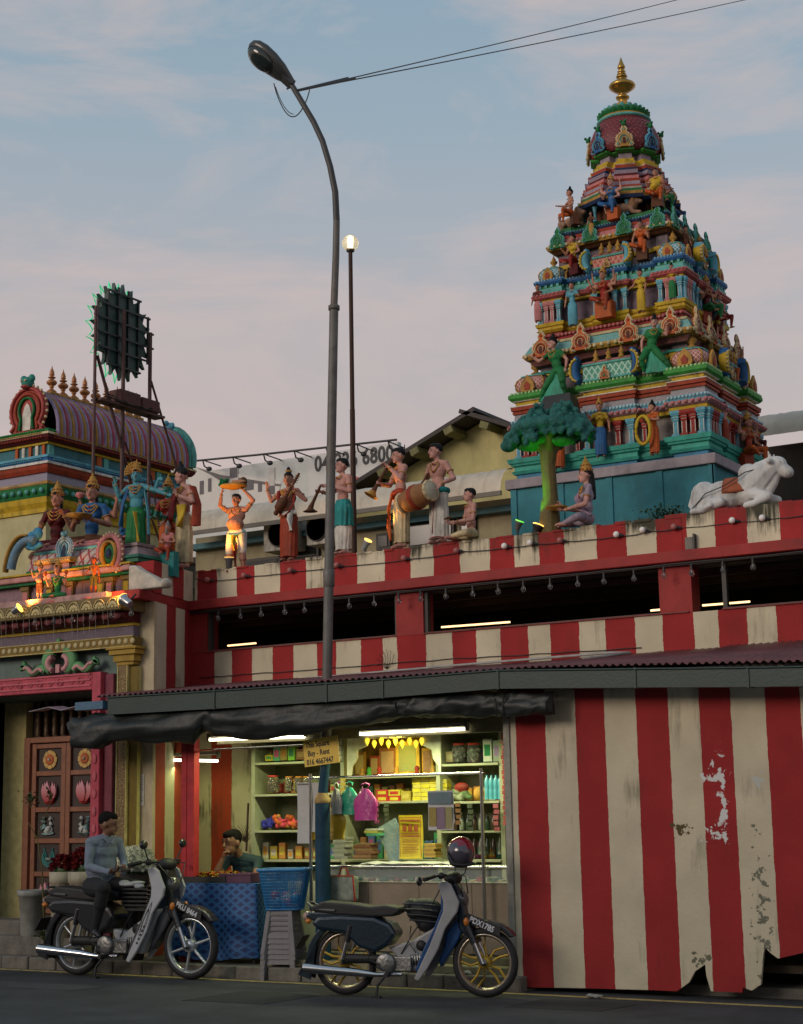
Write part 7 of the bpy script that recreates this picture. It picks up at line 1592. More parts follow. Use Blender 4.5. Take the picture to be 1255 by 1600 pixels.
ord_=['first','second','third','fourth','fifth','sixth','seventh','eighth','ninth','tenth','eleventh','twelfth','thirteenth','fourteenth','fifteenth','sixteenth','seventeenth','eighteenth','nineteenth','twentieth','twenty-first','twenty-second','twenty-third']
bl=[(341,969),(376,966),(408,964),(445,959),(476,954),(546,947),(585,942),(623,939),(657.5,937),(697,932),(739,928),(778.5,925),(818,921),(860,917),(903,912),(944,910),(991,908),(1038,901),(1081,895),(1130,890),(1177,887)]
vb_=VM-.17
for i,(x,y)in enumerate(bl):
 p=PV(x,y,vb_);p.z=ZL0-.085;bulb(p,ord_[i]+' clear bulb from the left under the long red ledge')
m=MB();m.tube(wiggle((-12.2,vb_,ZL0-.03),(-3,vb_,ZL0-.03),40,.004),.007,5);o=m.build('bulb_cable',wire,loc=(-8,vb_,ZL0));tag(o,'black cable carrying the clear bulbs under the red ledge','cable')
for i,(x,y)in enumerate([(54,983),(84,980),(113,976),(143,973),(174,970),(205,967)]):
 p=PV(x,y,FA+.02);p.z=4.02;bulb(p,ord_[i]+' clear bulb from the left under the carved gate fascia')
for i,(x,y)in enumerate([(242,965),(267,968),(292,982)]):
 p=PZ(x,y,4.07);bulb(p,ord_[i]+' clear bulb from the left under the corner ledge beside the gate')
fr_l=[(324,906),(381,899),(453,891),(526,883),(631,872),(713,860),(788,853),(828,848),(875,844),(963,835),(1004,828),(1053,823),(1144,813),(1191,809)];whites={788,828,963,1004,1144,1191}
m=MB();prev=Vector((-12.48,VM-.016,4.56))
for i,(x,y)in enumerate(fr_l):
 p=PV(x,y,VM-.05);w_=x in whites;t=thing('parapet_bulb',ord_[i]+' bulb from the left on the parapet face, '+('frosted white' if w_ else 'dull pink'),'bulb',p,'round bulbs on the parapet face')
 MB().sph(p,.034,12,8).build('glass',paint('frost_w',(.75,.72,.68),dirt=0,rough=.2)if w_ else paint('frost_p',(.36,.14,.13),dirt=.2,rough=.25),t);MB().cyl(p+Vector((.02,.01,-.005)),p+Vector((.065,.03,-.015)),.016,n=8).build('socket',wire,t)
 c=Vector((p.x+.06,VM-.016,p.z-.015));m.tube(wiggle(prev,c,8,.003,.012),.005,5);prev=c
m.tube(wiggle(prev,(-4.6,VM-.03,prev.z),6,.003,.01),.005,5);o=m.build('bulb_cable',wire,loc=(-8,VM-.02,4.5));tag(o,'black cable looping between the bulbs along the striped parapet face','cable')
pp_=PV(1042,815,VM+.32);pt=thing('parapet_plant','small bushy green plant growing behind the parapet left of the bull','plant',(pp_.x,pp_.y,4.4))
def leafy(par,c,n,sx,sy,sz,lm,seed,ls=.03,stems=8,stm=None,name='leaf'):
 r=random.Random(seed);m=MB();s=MB()
 for k in range(stems):
  e=Vector(c)+Vector((r.uniform(-sx,sx)*.8,r.uniform(-sy,sy)*.8,r.uniform(.6,1)*sz));s.tube([Vector(c),Vector(c).lerp(e,.5)+Vector((r.uniform(-.03,.03),0,0)),e],.006,4,0,.002)
 s.build('stem',stm or paint('stem',(.10,.09,.03)),par)
 for k in range(n):
  p=Vector(c)+Vector((r.gauss(0,sx*.5),r.gauss(0,sy*.5),sz*(.25+.75*r.random())));a,b=r.uniform(0,6.28),r.uniform(-.6,.9);d=Vector((cos(a)*cos(b),sin(a)*cos(b),sin(b)));w_=d.cross(Vector((0,0,1))).normalized();l=ls*r.uniform(.7,1.4)
  q=[p,p+d*l*.5+w_*l*.28,p+d*l,p+d*l*.5-w_*l*.28];m._add(q,[(0,1,2,3)])
 return m.build('foliage',lm,par,fix=False,kind='stuff')
leafg=mat('leaf_green',(.035,.075,.02),.5,var=.5,scale=18,bump=0)
leafy(pt,(pp_.x,pp_.y,4.42),900,.26,.12,.40,leafg,2,.04)
# ------ shop interior
cabm=paint('cabinet_white',(.34,.35,.24),dirt=.35,scale=3);chrome=mat('chrome',(.6,.6,.6),.18,metal=1,var=.05,bump=0)
ZF=lambda y,x=640,v=15.2:PV(x,y,v).z
sh=thing('shop_shelving','pale shop shelving along the back of the stall with an altar recess','shelving',(-9.7,15.3,.125));sh_u=lambda x:PV(x,1200,15.2).x
m=MB();m.box(sh_u(400),sh_u(795),15.52,15.58,.13,2.6);m.build('back_board',paint('shop_back',(.20,.22,.12),dirt=.3),sh)
for x in(402,541,690,789):u=sh_u(x);MB().box(u-.025,u+.025,15.12,15.52,.13,2.58).build('upright',cabm,sh)
shelves=[(402,541,(1190,1240,1297,1343)),(541,690,(1212,1252,1343)),(690,789,(1193,1252,1343))]
SHZ={}
for a,b,ys in shelves:
 for y in ys:
  z=ZF(y,(a+b)/2);SHZ[(a,y)]=z;MB().box(sh_u(a)+.026,sh_u(b)-.026,15.10,15.519,z-.025,z).build('shelf',cabm,sh,bevel=.003)
m=MB();m.box(sh_u(402),sh_u(795),15.0,15.1,.13,.95);m.build('lower_cupboard',cabm,sh)
def item(name,label,cat,group,fn,loc):t=thing(name,label,cat,loc,group);fn(t);return t
r_=random.Random(4)
def boxitem(x,y,w_,h_,col,lab,v=15.2,d=.12,cat='box',name='carton',grp=None,print_=None):
 p=PV(x,y,v);s=(2527/(p.y*cos(YAW)-p.x*sin(YAW)))*.86;ww,hh=w_/s,h_/s*.88
 o=MB().box(p.x-ww/2,p.x+ww/2,v,v+d,p.z,p.z+hh);t=thing(name,lab,cat,p,grp);o.build('box',paint('it_%s'%(col,),col,dirt=.1,rough=.4),t,bevel=.003)
 if print_:m=MB();m.box(p.x-ww*.35,p.x+ww*.35,v-.002,v-.0005,p.z+hh*.25,p.z+hh*.75);m.build('print',paint('it_%s'%(print_,),print_,dirt=0),t)
 return t
Yl,Gr,Rd,Og,Bl=(.60,.50,.05),(.12,.40,.06),(.50,.04,.03),(.5,.2,.03),(.05,.15,.4)
for a in[(420,1189,12,9,Yl,'small yellow incense box with green print on the top left shelf',15.2,.08,(.1,.3,.1)),(432,1189,11,22,(.10,.35,.18),'tall green and pink incense packet on the top left shelf',15.2,.08,(.5,.1,.2)),(443,1188,11,20,(.30,.24,.06),'olive packet on the top left shelf',15.2,.08,(.45,.2,.05)),(455,1188,11,23,(.22,.50,.05),'bright lime packet on the top left shelf',15.2,.08,(.05,.2,.1)),(470,1187,16,16,(.24,.10,.04),'brown carton on the top left shelf',15.2,.1,(.4,.25,.1)),(703,1191,13,16,(.32,.24,.14),'buff packet on the top right shelf',15.2,.1,(.4,.35,.2)),(762,1190,13,34,(.55,.58,.5),'tall white box with green label on the top right shelf',15.2,.1,(.02,.2,.08)),(777,1190,12,32,(.28,.32,.26),'grey green box beside the tall white one',15.2,.1,(.3,.2,.4))]:
 boxitem(*a[:6],v=a[6],d=a[7],print_=a[8])
k=0
for row,(x0,n,wd,hh,ys_)in enumerate([(597,2,18,9,1253),(597,2,18,9,1243.5)]):
 for i in range(n):boxitem(x0+i*19,ys_,wd,hh,Rd if not(i==1 and row==1)else Yl,'%s %s box in the small stack on the middle shelf'%(('lower left','lower right','upper left','upper right')[row*2+i],'red' if not(i==1 and row==1)else 'yellow'),print_=Yl if not(i and row)else Rd)
boxitem(634,1252,15,15,(.4,.3,.05),'ochre box between the red stack and the yellow bundle',print_=(.5,.4,.1))
st=thing('incense_stack','stacked yellow incense boxes on the middle shelf','boxes',PV(665,1252,15.2));z=SHZ[(541,1252)]
for rr in range(6):
 for cc in range(4 if rr<5 else 3):x=PV(646,1252,15.2).x+cc*.108+.006*(rr%2);MB().box(x,x+.104,15.18,15.28,z+.001+rr*.044,z+.042+rr*.044).build('box',paint('inc%d'%((rr+cc)%2),((.58,.48,.04),(.50,.42,.08))[(rr+cc)%2],dirt=.1),st,bevel=.003)
def jar(x,y,r,h,lab,lid=Rd,fill=(.35,.3,.2),v=15.22):
 p=PV(x,y,v);t=thing('glass_jar',lab,'jar',p)
 MB().lathe(p,[(r*.9,0),(r,.01),(r,h*.8),(r*.8,h*.9),(r*.8,h*.92)],16).build('glass',clear,t);MB().lathe(p,[(r*.85,h*.90),(r*.88,h*.91),(r*.88,h),(.001,h*1.01)],16).build('lid',paint('lid%s'%(lid,),lid,dirt=.1),t)
 m=MB();rr=random.Random(x)
 for k in range(22):m.sph(p+Vector((rr.uniform(-.6,.6)*r,rr.uniform(-.6,.6)*r,.02+rr.random()*h*.6)),r*.25,6,4)
 m.build('contents',paint('fill%s'%(fill,),fill),t)
jar(718,1191,.075,.20,'left red-lidded glass jar on the top right shelf',fill=(.6,.58,.5));jar(741,1191,.075,.20,'right red-lidded glass jar with green label on the top right shelf',fill=(.5,.55,.45));jar(427,1238,.07,.19,'red-lidded glass jar on the second left shelf',fill=(.3,.2,.1))
for i,x in enumerate((452,467,480)):jar(x,1237,.05,.17,('leftmost','middle','rightmost')[i]+' of three small oil jars on the second left shelf',lid=Og,fill=(.3,.25,.08))
def sack(name,label,cat,blobs,mats,vox=.009,amp=.0):
 f=Fig();p0=blobs[0][0];t=thing(name,label,cat,p0)
 for c,r,mi in blobs:f.ell(Vector(c)-Vector(p0),r,mi)
 f.build('heap',mats,t,voxel=vox,smooth=1);return t
rr=random.Random(9)
bl_=[]
for k in range(60):
 x=rr.uniform(412,466);y=1292-rr.random()*18*(1-((x-440)/34)**2)
 bl_.append((PV(x,y,15.2+rr.uniform(0,.08)),(rr.uniform(.02,.035),)*3,0 if x<428 else rr.choice((1,2,2,3))))
sack('flower_packets','heap of blue, orange and red packets on the third left shelf','packets',bl_,[paint('sk_b',(.03,.03,.28)),K('orange'),paint('sk_r',(.5,.05,.08)),K('gold')])
bl_=[(PV(x,1249-rr.random()*12,15.2),(.045,.04,.03),rr.choice((0,1)))for x in range(700,735,3)]+[(PV(722,1230,15.2),(.09,.05,.05),2),(PV(748,1240,15.2),(.06,.05,.07),3)]
sack('cloth_bundles','bundles of green, yellow and red cloth on the right shelf','bundles',bl_,[paint('sk_g',(.12,.2,.08)),paint('sk_gr',(.2,.22,.14)),K('red'),K('gold')])
for i,x in enumerate((762,769,776,783)):p=PV(x,1249,15.2);o=MB().lathe(p,[(.028,0),(.03,.01),(.03,.1),(.026,.115),(.03,.13),(.03,.2),(.012,.23),(.012,.25)],10).build('water_bottle',mat('bottle_blue',(.10,.38,.5),.15,bump=0),loc=p);tag(o,('leftmost','second','third','rightmost')[i]+' pale blue bottle on the right shelf','bottle','pale blue bottles')
for rw,(y0,n)in enumerate(((1297,8),(1335,9))):
 for i in range(n):x=702+i*10;p=PV(x,y0,15.25);o=MB().lathe(p,[(.026,0),(.028,.01),(.028,.11),(.01,.15),(.012,.18)],8).build('dark_bottle',mat('bottle_dark%d'%(i%3),((.03,.05,.03),(.05,.03,.02),(.2,.22,.18))[i%3],.15,bump=0),loc=p);tag(o,'%s small bottle of the %s row on the right-hand shelves'%(ord_[i],('upper','lower')[rw]),'bottle','small bottles on the right shelves')
u0,u1=sh_u(690)+.026,sh_u(789)-.026;z=ZF(1298,740);MB().box(u0,u1,15.12,15.5,z-.02,z-.002).build('shelf',cabm,sh)
al=thing('altar','golden altar niche with framed pictures and hanging yellow lanterns in the stall','altar',PV(615,1212,15.3));alg=mat('altar_gold',(.55,.38,.05),.4,var=.3,scale=30,emis=(1,.6,.05),estr=.0)
za=SHZ[(541,1212)];ax0=sh_u(560);ax1=sh_u(684)
P_=lambda x,y:((PV(x,y,15.1).x),PV(x,y,15.1).z)
MB().prism([P_(544,1212),P_(550,1212),P_(552,1198),P_(560,1185),P_(560,1172),P_(575,1166),P_(577,1155),P_(660,1152),P_(662,1165),P_(676,1172),P_(678,1186),P_(686,1196),P_(688,1210),P_(690,1210),P_(690,1145),P_(544,1150)],(0,15.08,0),(1,0,0),(0,0,1),(0,.02,0)).build('arch_board',paint('altar_white',(.62,.62,.50),dirt=.1),al)
MB().box(ax0-.1,ax1,15.46,15.5,za,ZF(1150)).build('altar_back',paint('altar_back',(.22,.12,.02)),al)
for x,wd,hh,col,c2 in((562,17,34,(.35,.18,.03),(.6,.45,.1)),(585,14,28,(.3,.05,.03),(.5,.3,.1)),(606,26,38,(.30,.12,.05),(.55,.30,.2)),(637,36,46,(.60,.42,.06),(.25,.4,.12)),(668,16,36,(.5,.28,.04),(.3,.1,.05))):
 p=PV(x,1211,15.3);s=118;w2_,h2_=wd/s,hh/s*.95;f=MB();f.box(p.x-w2_/2,p.x+w2_/2,15.3,15.33,za,za+h2_);o=f.build('picture_frame',paint('pf%s'%(col,),col),al,bevel=.004)
 MB().box(p.x-w2_*.36,p.x+w2_*.36,15.296,15.2995,za+h2_*.12,za+h2_*.88).build('picture',scroll_mat('pic%s'%x,c2,(.55,.42,.25),34,.12),o)
for i,x in enumerate((574,585,596,607,618,629,640,650,659)):
 p=PV(x,1158+4*(i%2),15.06);m=MB();m.cyl(p+Vector((0,0,.03)),p+Vector((0,0,.09)),.004,n=4,mi=1);m.lathe(p,[(.003,-.05),(.02,-.02),(.028,.01),(.018,.03),(.008,.04)],8);m.build('hanging_lantern',[mat('lantern_yellow',(.65,.5,.03),.35,bump=0,emis=(1,.72,.05),estr=1.1),wire],al)
for x,c_ in((566,'gold'),(577,'lime'),(593,'red'),(620,'gold'),(652,'red'),(677,'gold')):p=PV(x,1212,15.2);p.z=za;MB().lathe(p,[(.03,0),(.035,.02),(.018,.04),(.03,.07),(.012,.1)],10).build('altar_vessel',K(c_),al)
spot('lantern_light',(PV(618,1165,14.98).x,14.98,PV(618,1160,14.98).z),PV(618,1195,15.4),(1,.75,.15),9,radians(130),parent=al,r=.08)
ct=thing('glass_counter','glass-topped shop counter with beige front panels and chrome rail','counter',(-8.7,14.5,.13));cl_,cr_=PV(497,1350,14.5).x,-7.47;cz=1.13
for i in range(4):
 a=cl_+(cr_-cl_)*i/4;MB().box(a+.003,a+(cr_-cl_)/4-.003,14.52,14.56,.28,cz-.16).build('front_panel',paint('beige_panel',(.27,.22,.16),dirt=.35,scale=2,rough=.35),ct)
MB().box(cl_,cr_,14.56,15.0,.13,cz-.17).build('carcass',cabm,ct);MB().box(cr_+.002,cr_+.03,14.45,15.1,.13,cz+.03).build('end_panel',paint('end_brown',(.12,.045,.035),dirt=.3),ct)
gmt,N_,L_,b_=newmat('counter_glass');b_.inputs['Base Color'].default_value=(.85,.95,.9,1);b_.inputs['Roughness'].default_value=.04;b_.inputs['Alpha'].default_value=.16
MB().box(cl_,cr_,14.47,14.476,cz-.14,cz-.004).build('glass_front',gmt,ct);MB().box(cl_,cr_,14.46,14.98,cz-.002,cz+.006).build('glass_top',gmt,ct)
MB().box(cl_,cr_,14.5,14.95,cz-.16,cz-.15).build('display_shelf',paint('disp',(.5,.5,.42)),ct)
m=MB();m.cyl((cl_-.03,14.45,cz),(cr_,14.45,cz),.016,n=10);m.build('rail',chrome,ct);m=MB();m.box(cl_,cr_,14.44,14.5,.13,.27);m.build('plinth',paint('cplinth',(.25,.22,.16),dirt=.6),ct)
m=MB();g_=random.Random(2)
for i in range(26):x=cl_+.1+i*.08;m.box(x,x+g_.uniform(.03,.06),14.6,14.7+g_.random()*.15,cz-.149,cz-.149+g_.uniform(.01,.05),i%4)
m.build('display_goods',[K('green'),K('cream'),K('red'),K('white')],ct,kind='stuff')
def paper(x0,x1,y0,y1,v,mt,name,lab,cat,th=.002,prn=None):
 a,b=PV(x0,y0,v),PV(x1,y1,v);m=MB();n=10;rs=[]
 for i in range(n+1):t=i/n;z=a.z+(b.z-a.z)*t;c=.01*sin(t*3.1);rs.append([(a.x,v+c,z),(b.x,v+c+.006*sin(t*5),z),(b.x,v+c+.006*sin(t*5)+th,z),(a.x,v+c+th,z)])
 m.rings(rs,smooth=False);t_=thing(name,lab,cat,((a.x+b.x)/2,v,a.z));m.build('sheet',mt,t_)
 if prn:
  for(fx0,fx1,fz0,fz1,c)in prn:m=MB();m.box(a.x+(b.x-a.x)*fx0,a.x+(b.x-a.x)*fx1,v-.006,v-.003,a.z+(b.z-a.z)*fz1,a.z+(b.z-a.z)*fz0);m.build('print',c,t_)
 return t_
wp=mat('paper_white',(.50,.50,.48),.6,var=.08,bump=0)
sm_=scroll_mat('small_print',(.45,.45,.42),(.15,.12,.16),70,.1)
paper(464,484,1223,1318,14.42,wp,'hanging_sheet','long white paper sheet hanging from the pipe rack left of the lamp post','paper',prn=[(.05,.95,.02,.04,K('grey'))])
paper(484,498,1223,1300,14.40,wp,'hanging_sheet','narrow white plastic sheet hanging just right of the long paper','paper')
paper(668,709,1236,1297,14.42,wp,'hanging_calendar','printed leaflet in pink and yellow hanging from the chrome bar','leaflet',prn=[(.04,.96,.04,.34,scroll_mat('pic_blue',(.08,.25,.32),(.5,.4,.35),50,.12)),(.05,.34,.42,.9,scroll_mat('pic_y',(.5,.4,.1),(.2,.15,.1),60)),(.36,.68,.42,.97,scroll_mat('pic_l',(.38,.26,.36),(.2,.15,.2),80)),(.70,.96,.42,.97,scroll_mat('pic_k',(.5,.45,.2),(.1,.1,.1),60))])
yp=mat('poster_yellow',(.58,.45,.02),.5,var=.1,bump=0);ypr=mat('poster_ink',(.30,.07,.02),.6,bump=0)
t_=paper(623,661,1274,1342,14.9,yp,'yellow_poster','yellow temple poster with dark arch print standing on the counter','poster');a,b=PV(623,1274,14.9),PV(661,1342,14.9);ww,hh=b.x-a.x,a.z-b.z
m=MB();Q=(a.x,14.893,b.z)
for x0 in(.26,.5,.74):m.prism([((x0-.09)*ww,.62*hh),((x0+.09)*ww,.62*hh),((x0+.09)*ww,.74*hh),(x0*ww,.80*hh),((x0-.09)*ww,.74*hh)],Q,(1,0,0),(0,0,1),(0,-.002,0))
for z0,z1 in((.93,.95),(.86,.90),(.57,.585),(.50,.535)):m.box(a.x+.1*ww,b.x-.1*ww,14.891,14.893,b.z+z0*hh,b.z+z1*hh)
for i in range(9):m.box(a.x+.14*ww,b.x-(.14+.05*(i%3))*ww,14.891,14.893,b.z+(.45-i*.04)*hh,b.z+(.46-i*.04)*hh)
for e0,e1 in((.05,.07),(.93,.95)):m.box(a.x+e0*ww,a.x+e1*ww,14.891,14.893,b.z+.04*hh,b.z+.97*hh)
m.build('print',ypr,t_)
t_=thing('leaning_picture','tilted blue framed picture leaning behind the yellow poster','picture',PV(612,1342,14.95));m=MB();m.obox(PV(615,1315,14.96),(.26,.02,.42),Matrix.Rotation(radians(-25),3,'Y'));m.build('picture',scroll_mat('pic_bl',(.12,.26,.36),(.45,.45,.38),30,.12),t_)
def bookpile(x,y,n,lab,cols,w_=.22,v=14.85):
 p=PV(x,y,v);t=thing('book_pile',lab,'books',p);z=p.z
 for k in range(n):h_=r_.uniform(.014,.03);dx=r_.uniform(-.02,.02);MB().box(p.x-w_/2+dx,p.x+w_/2+dx,v,v+.15,z,z+h_-.001).build('book',paint('bk%s'%(cols[k%len(cols)],),cols[k%len(cols)],dirt=.1),t,bevel=.002);z+=h_
bookpile(567,1342,8,'pile of reddish brown books on the counter',[(.25,.12,.07),(.3,.18,.1),(.2,.08,.05)]);bookpile(581,1306,3,'small pile of green, yellow and white booklets on top of the books',[(.1,.35,.2),(.5,.45,.1),(.5,.5,.45)],.17);bookpile(530,1342,9,'stack of grey newspapers beside the lamp post',[(.3,.3,.28),(.4,.4,.36)],.16);bookpile(672,1340,7,'pile of yellow-brown bundles right of the yellow poster',[(.42,.28,.06),(.3,.18,.05)],.14)
m=MB();rs=[]
for i in range(13):
 x=PV(565,1352,14.6).x+i*.1;rs.append([(x,14.55+.4*j/6,cz+.012+.02*abs(sin(i*1.7+j))+.015*(j==3))for j in range(7)])
m.rings(rs,closed=False,caps=False);o=m.build('newspaper',wp,loc=(-8.9,14.7,cz),fix=False);tag(o,'crumpled white newspaper sheets spread on the glass counter','newspaper');so=o.modifiers.new('th','SOLIDIFY');so.thickness=.004
rk=thing('pipe_rack','chrome pipe rack in front of the counter with goods hung from its bar','rack',(-8.9,14.4,.6));xa,xb=PV(485,1215,14.4).x,PV(752,1207,14.4).x
for x in(xa,xb):MB().cyl((x,14.4,.62),(x,14.4,2.10),.018,n=10).build('upright',chrome,rk)
MB().cyl((xa-.03,14.4,2.055),(xb+.03,14.4,2.055),.013,n=10).build('crossbar',chrome,rk)
MB().cyl((-11.6,14.45,PV(420,1168,14.45).z),(PV(500,1160,14.45).x,14.45,PV(500,1163,14.45).z),.010,n=8).build('curtain_rod',chrome,rk)
def bag(x,y0,y1,w_,mt,lab,v=14.40,flip=False):
 a,b=PV(x,y0,v),PV(x,y1,v);h_=a.z-b.z;f=Fig();t=thing('plastic_bag',lab,'bag',a);s=118;hw=w_/s/2;LOCALS.add(t.name)
 m=MB();rs=[]
 for i in range(12):
  q=i/11;ww=hw*(.18+.82*min(1,(q/.35))**.8)*(1-.06*sin(q*9));rs.append([(ww*cos(2*pi*k/20)+.004*sin(k*3+i),.035*sin(2*pi*k/20)*(1+.35*sin(k*2.3+i*.8)),-h_*q)for k in range(20)])
 m.rings(rs);m.build('bag_body',mt,t);m=MB()
 for sg_ in(-1,1):m.tube([(sg_*hw*.2,0,-.02),(sg_*hw*.35,.0,.04),(0,0,.055)],.010,6)
 m.build('handle',mt,t)
def plas(c,k):return mat('plastic_'+k,c,.3,var=.1,bump=.25,bscale=25,spec=.6)
bag(571,1232,1282,33,plas((.52,.06,.28),'magenta'),'magenta plastic bag hanging from the chrome bar');bag(546,1230,1273,28,plas((.02,.33,.20),'green'),'green plastic bag hanging from the chrome bar',v=14.44);bag(526,1232,1272,16,plas((.5,.5,.46),'white'),'small white plastic bag hanging beside the green one');bag(513,1256,1312,50,plas((.5,.33,.02),'yellow'),'yellow plastic bag hanging behind the lamp post',v=14.44)
q=PV(502,1174,VLp-.085);t_=thing('cardboard_sign','yellow handwritten cardboard sign tied to the lamp post','sign',q);Rt=Matrix.Rotation(radians(-5),3,'Y')
m=MB();m.obox(q,(.44,.006,.28),Rt);m.build('board',mat('sign_yellow',(.80,.56,.09),.6,var=.1),t_)
for i,tx in enumerate(('This Square','Buy - Rent','016 4667447')):text_mesh(tx,.082,blk,'lettering',t_,q+Rt@Vector((-.19+.02*(i==1),-.005,.055-.09*i)),Rt@RFRONT,xs=.78,bold=.0015)
tw_=((1.0,.96,.72),'white')
for i,(a,b,y0,y1,v,lb)in enumerate([(328,476,1156,1151,14.47,'lit fluorescent tube under the awning left of the lamp post'),(563,728,1147,1139,14.47,'lit fluorescent tube under the awning above the counter'),(231,340,1187,1189,15.1,'lower lit fluorescent tube at the left, partly behind the red post')]):
 p0,p1=PV(a,y0,v),PV(b,y1,v);tube_lamp(lb,p0,p1,.016,tw_,6,(15,24,3)[i],(0,.13 if i<2 else 0,-.08),group='fluorescent tubes',warm=(.93,1,.5))
 # ------ table with blue cloth, flower tray, crates
tb=thing('stall_table','stall table covered by a blue patterned oilcloth','table',(-11.2,14.5,.125));tx0,tx1,ty0,ty1,tz=PV(264,1385,14.25).x,PV(400,1378,14.25).x,14.25,14.85,.955
bcl=lattice_mat('oilcloth_blue',(.010,.05,.19),(.03,.14,.34),26,9,.16,(.006,.025,.10))
m=MB();per=[(tx0,ty1),(tx0,ty0),(tx1,ty0),(tx1,ty1)];ring0=[]
for i in range(3):
 a,b=Vector(per[i]),Vector(per[i+1])
 for k in range(24):ring0.append(a.lerp(b,k/24))
rs=[]
for j in range(10):
 t=j/9;rs.append([(p.x+.035*t*sin(k*.55)*(1 if 24<=k<48 else .4)+(.03*t*(1 if k>=48 else-1 if k<24 else 0)),p.y+(-.05*t-.03*t*sin(k*.62)if 24<=k<48 else .02*t*sin(k)),tz-(tz-.17)*t+.02*t*sin(k*.3))for k,p in enumerate(ring0)])
m.rings(rs,closed=False,caps=False);m.box(tx0,tx1,ty0+.001,ty1,tz-.01,tz+.002);m.build('oilcloth',bcl,tb,fix=False)
for x in(tx0+.06,tx1-.06):
 for y in(ty0+.06,ty1-.06):MB().box(x-.02,x+.02,y-.02,y+.02,.125,tz-.02).build('leg',wire,tb)
tr=thing('flower_tray','dark tray of red and orange flower garlands on the blue table','tray',(-11.4,14.4,tz));fx0,fx1=PV(288,1375,14.3).x,PV(352,1375,14.3).x
m=MB();m.box(fx0,fx1,14.30,14.75,tz+.004,tz+.02);m.box(fx0,fx1,14.29,14.30,tz+.004,tz+.07);m.box(fx0,fx1,14.75,14.76,tz+.004,tz+.09);m.box(fx0-.01,fx0,14.29,14.76,tz+.004,tz+.08);m.box(fx1,fx1+.01,14.29,14.76,tz+.004,tz+.08);m.build('tray',wire,tr)
m=MB();g_=random.Random(6)
def blossom(m,p,r,g_,mi):
 for k in range(7):
  a=2*pi*k/7+g_.random();d=Vector((cos(a),sin(a),g_.uniform(.2,1))).normalized();w_=d.cross(Vector((0,0,1))).normalized();m._add([p,p+d*r*.6+w_*r*.4,p+d*r+Vector((0,0,r*.2)),p+d*r*.6-w_*r*.4],[(0,1,2,3)],mi)
 m.sph(p+Vector((0,0,r*.2)),r*.45,6,4,mi)
for k in range(170):blossom(m,Vector((g_.uniform(fx0+.02,fx1-.02),g_.uniform(14.32,14.72),tz+.05+.05*g_.random())),.028,g_,g_.choice((0,0,1,1,2))if k%3 else 2)
m.build('flowers',[paint('fl_red',(.25,.01,.015),dirt=0),paint('fl_or',(.42,.10,.01),dirt=0),paint('fl_ye',(.45,.30,.02),dirt=0)],tr,kind='stuff')
def crate(x0,x1,y,h_,col,lab,v=14.3,d=.3):
 a,b=PV(x0,y,v),PV(x1,y,v);t=thing('crate',lab,'crate',a);m=MB();z=tz+.004
 for q in((a.x,b.x,v,v+.012),(a.x,b.x,v+d,v+d+.012),(a.x,a.x+.012,v+.012,v+d),(b.x-.012,b.x,v+.012,v+d)):m.box(*q,z,z+h_)
 m.box(a.x-.006,b.x+.006,v-.008,v-.0005,z+h_-.02,z+h_);m.box(a.x,b.x,v+.012,v+d,z,z+.01);m.build('tub',mat('plastic'+lab[:6],col,.4,dirt=.2),t,bevel=.004)
crate(342,392,1379,.10,(.10,.035,.07),'maroon plastic tub at the right end of the blue table');crate(284,300,1379,.05,(.02,.02,.02),'black shallow tub at the left end of the flower tray',d=.2)
# ------ stools and basket
stm_=mat('stool_plastic',(.20,.19,.195),.55,var=.15,dirt=.3);sp_=PZ(426,1533,0);
def stool(loc,lab,proto=[None]):
 if proto[0]:return dup(proto[0],loc,radians(14)+random.uniform(-.03,.03),lab)
 t=thing('plastic_stool',lab,'stool',loc,'stacked grey stools',radians(14));LOCALS.add(t.name);proto[0]=t
 m=MB();m.box(-.14,.14,-.14,.14,.435,.45);m.build('seat',stm_,t,bevel=.012)
 for sx in(-1,1):
  for sy in(-1,1):
   m=MB();m.rings([[(sx*(a_+dx),sy*(a_+dy),z)for dx,dy in((-.028,-.028),(.012,-.028),(.012,.012),(-.028,.012))]for a_,z in((.125,.434),(.178,.0))],smooth=False);m.build('leg',stm_,t)
 for s in(0,1,2,3):
  R=Matrix.Rotation(s*pi/2,3,'Z');m=MB();e=.158;q=[R@Vector(v_)for v_ in((-e+.0,-e,.16),(e,-e,.16),(e-.008,-e+.012,.21),(-e+.008,-e+.012,.21))];q2=[v_+R@Vector((0,.012,0))for v_ in q];m.rings([q,q2],smooth=False);m.build('stretcher',stm_,t)
  m=MB();e=.135;q=[R@Vector(v_)for v_ in((-e,-e,.36),(-e*.7,-e,.40),(e*.7,-e,.40),(e,-e,.36),(e,-e+.006,.434),(-e,-e+.006,.434))];m.rings([q,[v_+R@Vector((0,.01,0))for v_ in q]],smooth=False);m.build('apron',stm_,t)
 return t
ST0=Vector((sp_.x,13.98+.18,0))
for i in range(6):stool((sp_.x,sp_.y+.20,.0+i*.052),('lowest','second from bottom','third from bottom','fourth from bottom','fifth from bottom','topmost')[i]+' grey plastic stool in the stack under the blue basket')
ztop=5*.052+.45
bk_=thing('plastic_basket','blue perforated plastic laundry basket on top of the stacked stools','basket',(sp_.x+.02,sp_.y+.20,ztop),None,radians(20));LOCALS.add(bk_.name)
bm_=mat('basket_blue',(.02,.17,.42),.4,var=.1);bmr=mat('basket_red',(.30,.03,.05),.45)
